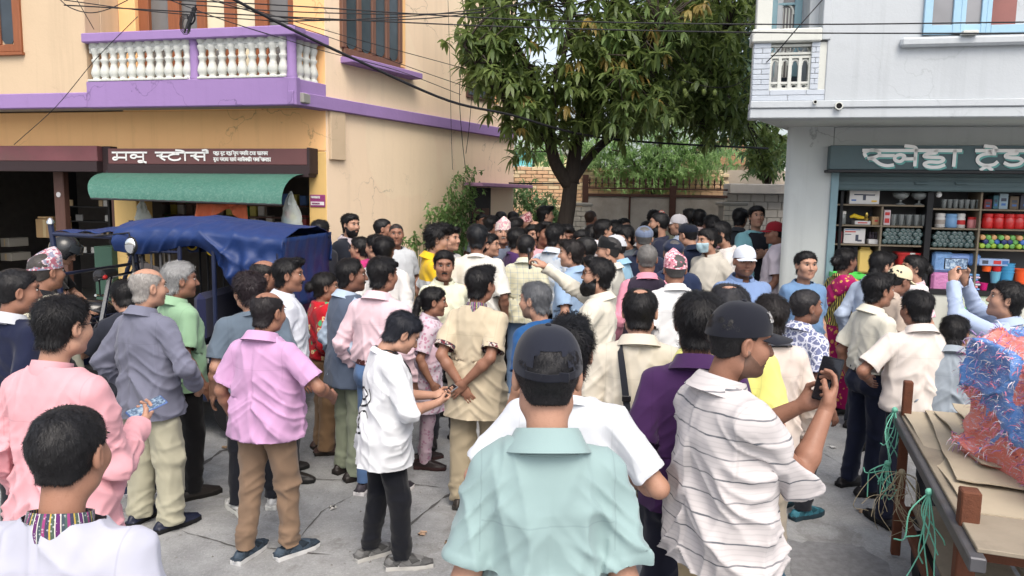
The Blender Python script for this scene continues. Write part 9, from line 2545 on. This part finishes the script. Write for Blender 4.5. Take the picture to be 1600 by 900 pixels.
P('man in off white short sleeved shirt and navy suit trousers, back turned', 1438, 455, 4.78, 4, ('shirt', (230, 220, 212), {'long':False, 'fold':1.0, 'hem':0.86}), ('trousers', (27, 31, 52)), ('short', BLK, 0.012), tone=T2, head=(-14, 4), lean=5, wide=1.16, fat=0.03, armL=((0.26, 0.16, 1.04), (1, -0.8, -0.2), (-1, 0, 0), 'relax'), shoes=((26, 24, 26), (22, 22, 24)), feet=((0.17, 0.0, 10), (-0.14, 0.05, -14)))
P('man in light grey suit jacket leaning over behind the cart', 1490, 494, 4.72, 22, ('suit', (156, 166, 176), {'long':True, 'fold':1.3, 'hem':0.78}), ('trousers', (48, 48, 54)), ('short', BLK, 0.012), tone=T2, head=(24, 4), lean=9, wide=1.12, shoes=((34, 32, 36), (210, 206, 200)), shoe='sneaker', fat=0.02)
P('man in pale blue shirt raising a phone with both hands at right edge', 1572, 442, 4.95, -44, ('shirt', (176, 192, 222), {'long':True}), ('trousers', (50, 54, 66)), ('short', BLK, 0.015), tone=T3, key='raise', head=(-18, -8), armR=((0.10, 0.29, 1.70), (0.7, 0.3, -0.9), (-0.8, -0.3, 0.2), 'pinch'), armL=((0.08, 0.31, 1.68), (0.5, 0.5, -1.0), (-0.8, -0.3, 0.2), 'pinch'), wide=1.08)
# ------------------------------------------------------------------ phones in hands, the shoulder bag
phone('pink', 1, 'phone in a blue case held low by the pink kurta man', (70, 96, 150), long=(0.5, 0.75, 0.3), nrm=(0.1, -0.3, 0.95), shift=(0, 0.03, 0.02), lit=True)
phone('striped', 1, 'large black phone held up in both hands by the striped shirt man', long=(-0.1, 0.35, 0.93), nrm=(0.45, -0.84, 0.4), shift=(-0.02, 0.02, 0.025), size=(0.078, 0.009, 0.162))
phone('teen', 1, 'grey phone held by the teenager in the white tee', (90, 92, 98), long=(0.0, 0.85, 0.5), nrm=(0, -0.5, 0.85), shift=(-0.04, 0.03, 0.02))
phone('yellow', 1, 'black phone held upright by the curly haired yellow polo man', long=(0.1, 0.1, 1), nrm=(-0.3, -1, 0.1), shift=(0, 0.02, 0.05))
phone('film', 1, 'phone held out at arm length by the bearded filming man', (30, 30, 34), long=(0, 0.1, 1), nrm=(0.2, -1, 0), shift=(0, 0.05, 0.03))
phone('raise', 1, 'black phone held sideways overhead at the right edge', (20, 20, 22), long=(0.70, -0.72, 0), nrm=(-0.72, -0.70, 0), shift=(-0.08, 0.02, 0.05), lit=True)
phone('wtee', -1, 'black phone in the hands of the off white tee man', long=(0, 0.8, 0.6), nrm=(0, -0.6, 0.8), shift=(0.03, 0.03, 0.02))
w =WHO['cross'];bagt =thing('shoulder_bag', 'black shoulder bag with long strap across the cream shirt man', 'bag', mat=w['mw'])
def ribbon3(pts, wid, th, nrm_from=(0, 0, 1.2)):
 Pp=spline(pts, 7);T=np.gradient(Pp, axis=0);T/=np.linalg.norm(T, axis=1)[:, None]
 out=Pp-np.array([0, 0, 0]);out[:, 2]=0.02;out/=np.linalg.norm(out, axis=1)[:, None]
 sd=np.cross(T, out);sd/=np.linalg.norm(sd, axis=1)[:, None]+1e-9
 return np.array([Pp-sd*wid/2, Pp+sd*wid/2])
m =MB()
sh =[(-0.098, -0.02, 1.430), (-0.098, -0.10, 1.402), (-0.088, -0.152, 1.33), (-0.075, -0.176, 1.24), (-0.055, -0.190, 1.10), (-0.035, -0.20, 0.98), (0.0, -0.212, 0.92)]
sh =[tuple(np.array(p)*np.array([1.0, 1.0, 1.0]))for p in sh]
m.grid(w['bend'](ribbon3(sh, 0.036, 0.003).reshape(-1, 3)).reshape(2, -1, 3), thick=0.003)
sf =[(-0.098, -0.02, 1.430), (-0.09, 0.06, 1.40), (-0.05, 0.14, 1.30), (0.06, 0.19, 1.15), (0.2, 0.12, 1.0), (0.245, -0.05, 0.93)]
m.grid(w['bend'](ribbon3(sf, 0.036, 0.003).reshape(-1, 3)).reshape(2, -1, 3), thick=0.003)
M_strap =cloth((40, 42, 50), name='strap_web')
m.build('strap', M_strap, bagt, True, 50)
m =MB();m.box((-0.06, -0.192, 1.12), (0.044, 0.012, 0.03), bev=0.003);m.build('buckle', simple('black_gloss', (0.012, 0.012, 0.014), 0.15, spec=0.5), bagt)
m =MB();m.box((0.10, -0.225, 0.86), (0.26, 0.09, 0.20), rot=0.25, bev=0.03);m.build('pouch', simple('black_nylon', (0.02, 0.02, 0.023), 0.6, bump=0.2), bagt, True, 50)
# teenager: lanyard cord and back print
w =WHO['teen'];m =MB()
m.tube(w['bend'](spline([(-0.06, 0.02, 1.435), (-0.05, -0.08, 1.435), (0.05, -0.08, 1.435), (0.075, 0.0, 1.43), (0.075, 0.11, 1.33), (0.05, 0.15, 1.22)], 6)), 0.004, 6);m.build('lanyard', M_cable, w['root'], True)
# ink drawing on the back of the teenager's tee: flat strokes laid on the cloth
from mathutils.bvhtree import BVHTree
w =WHO['teen'];me_ =w['shirt'].data
bv =BVHTree.FromPolygons([v.co[:]for v in me_.vertices], [p.vertices[:]for p in me_.polygons])
def ink(pts, wid, par):
 L=[]
 for(x, z)in spline(pts, 6):
  h=bv.ray_cast(Vector((x, -0.6, z)), Vector((0, 1, 0)))
  if h[0]is not None:L.append(np.array(h[0]+h[1]*0.0025)if h[1].y<0 else np.array(h[0]-h[1]*0.0025))
 if len(L)<3:return
 L=np.array(L);T=np.gradient(L, axis=0);T/=np.linalg.norm(T, axis=1)[:, None]+1e-9
 sd=np.cross(T, np.array([0, -1.0, 0]));sd/=np.linalg.norm(sd, axis=1)[:, None]+1e-9
 MB().grid(np.array([L-sd*wid, L+sd*wid])).build('print', simple('black_ink', (0.02, 0.02, 0.025), 0.7), par)
for pts in([(-.10, 1.12), (-.02, 1.16), (.05, 1.13), (.0, 1.09), (-.07, 1.10)], [(-.06, 1.07), (.0, 1.05), (.06, 1.08)], [(-.09, 1.03), (-.04, .99), (.02, 1.02), (.07, .99)], [(-.03, .97), (.02, .94), (-.02, .91), (-.07, .93), (-.03, .97)], [(.06, 1.17), (.09, 1.12), (.07, 1.06)], [(-.08, .90), (0, .88), (.05, .90)]):
 ink([(a, b*0.9)for a, b in pts], 0.006, w['shirt'])
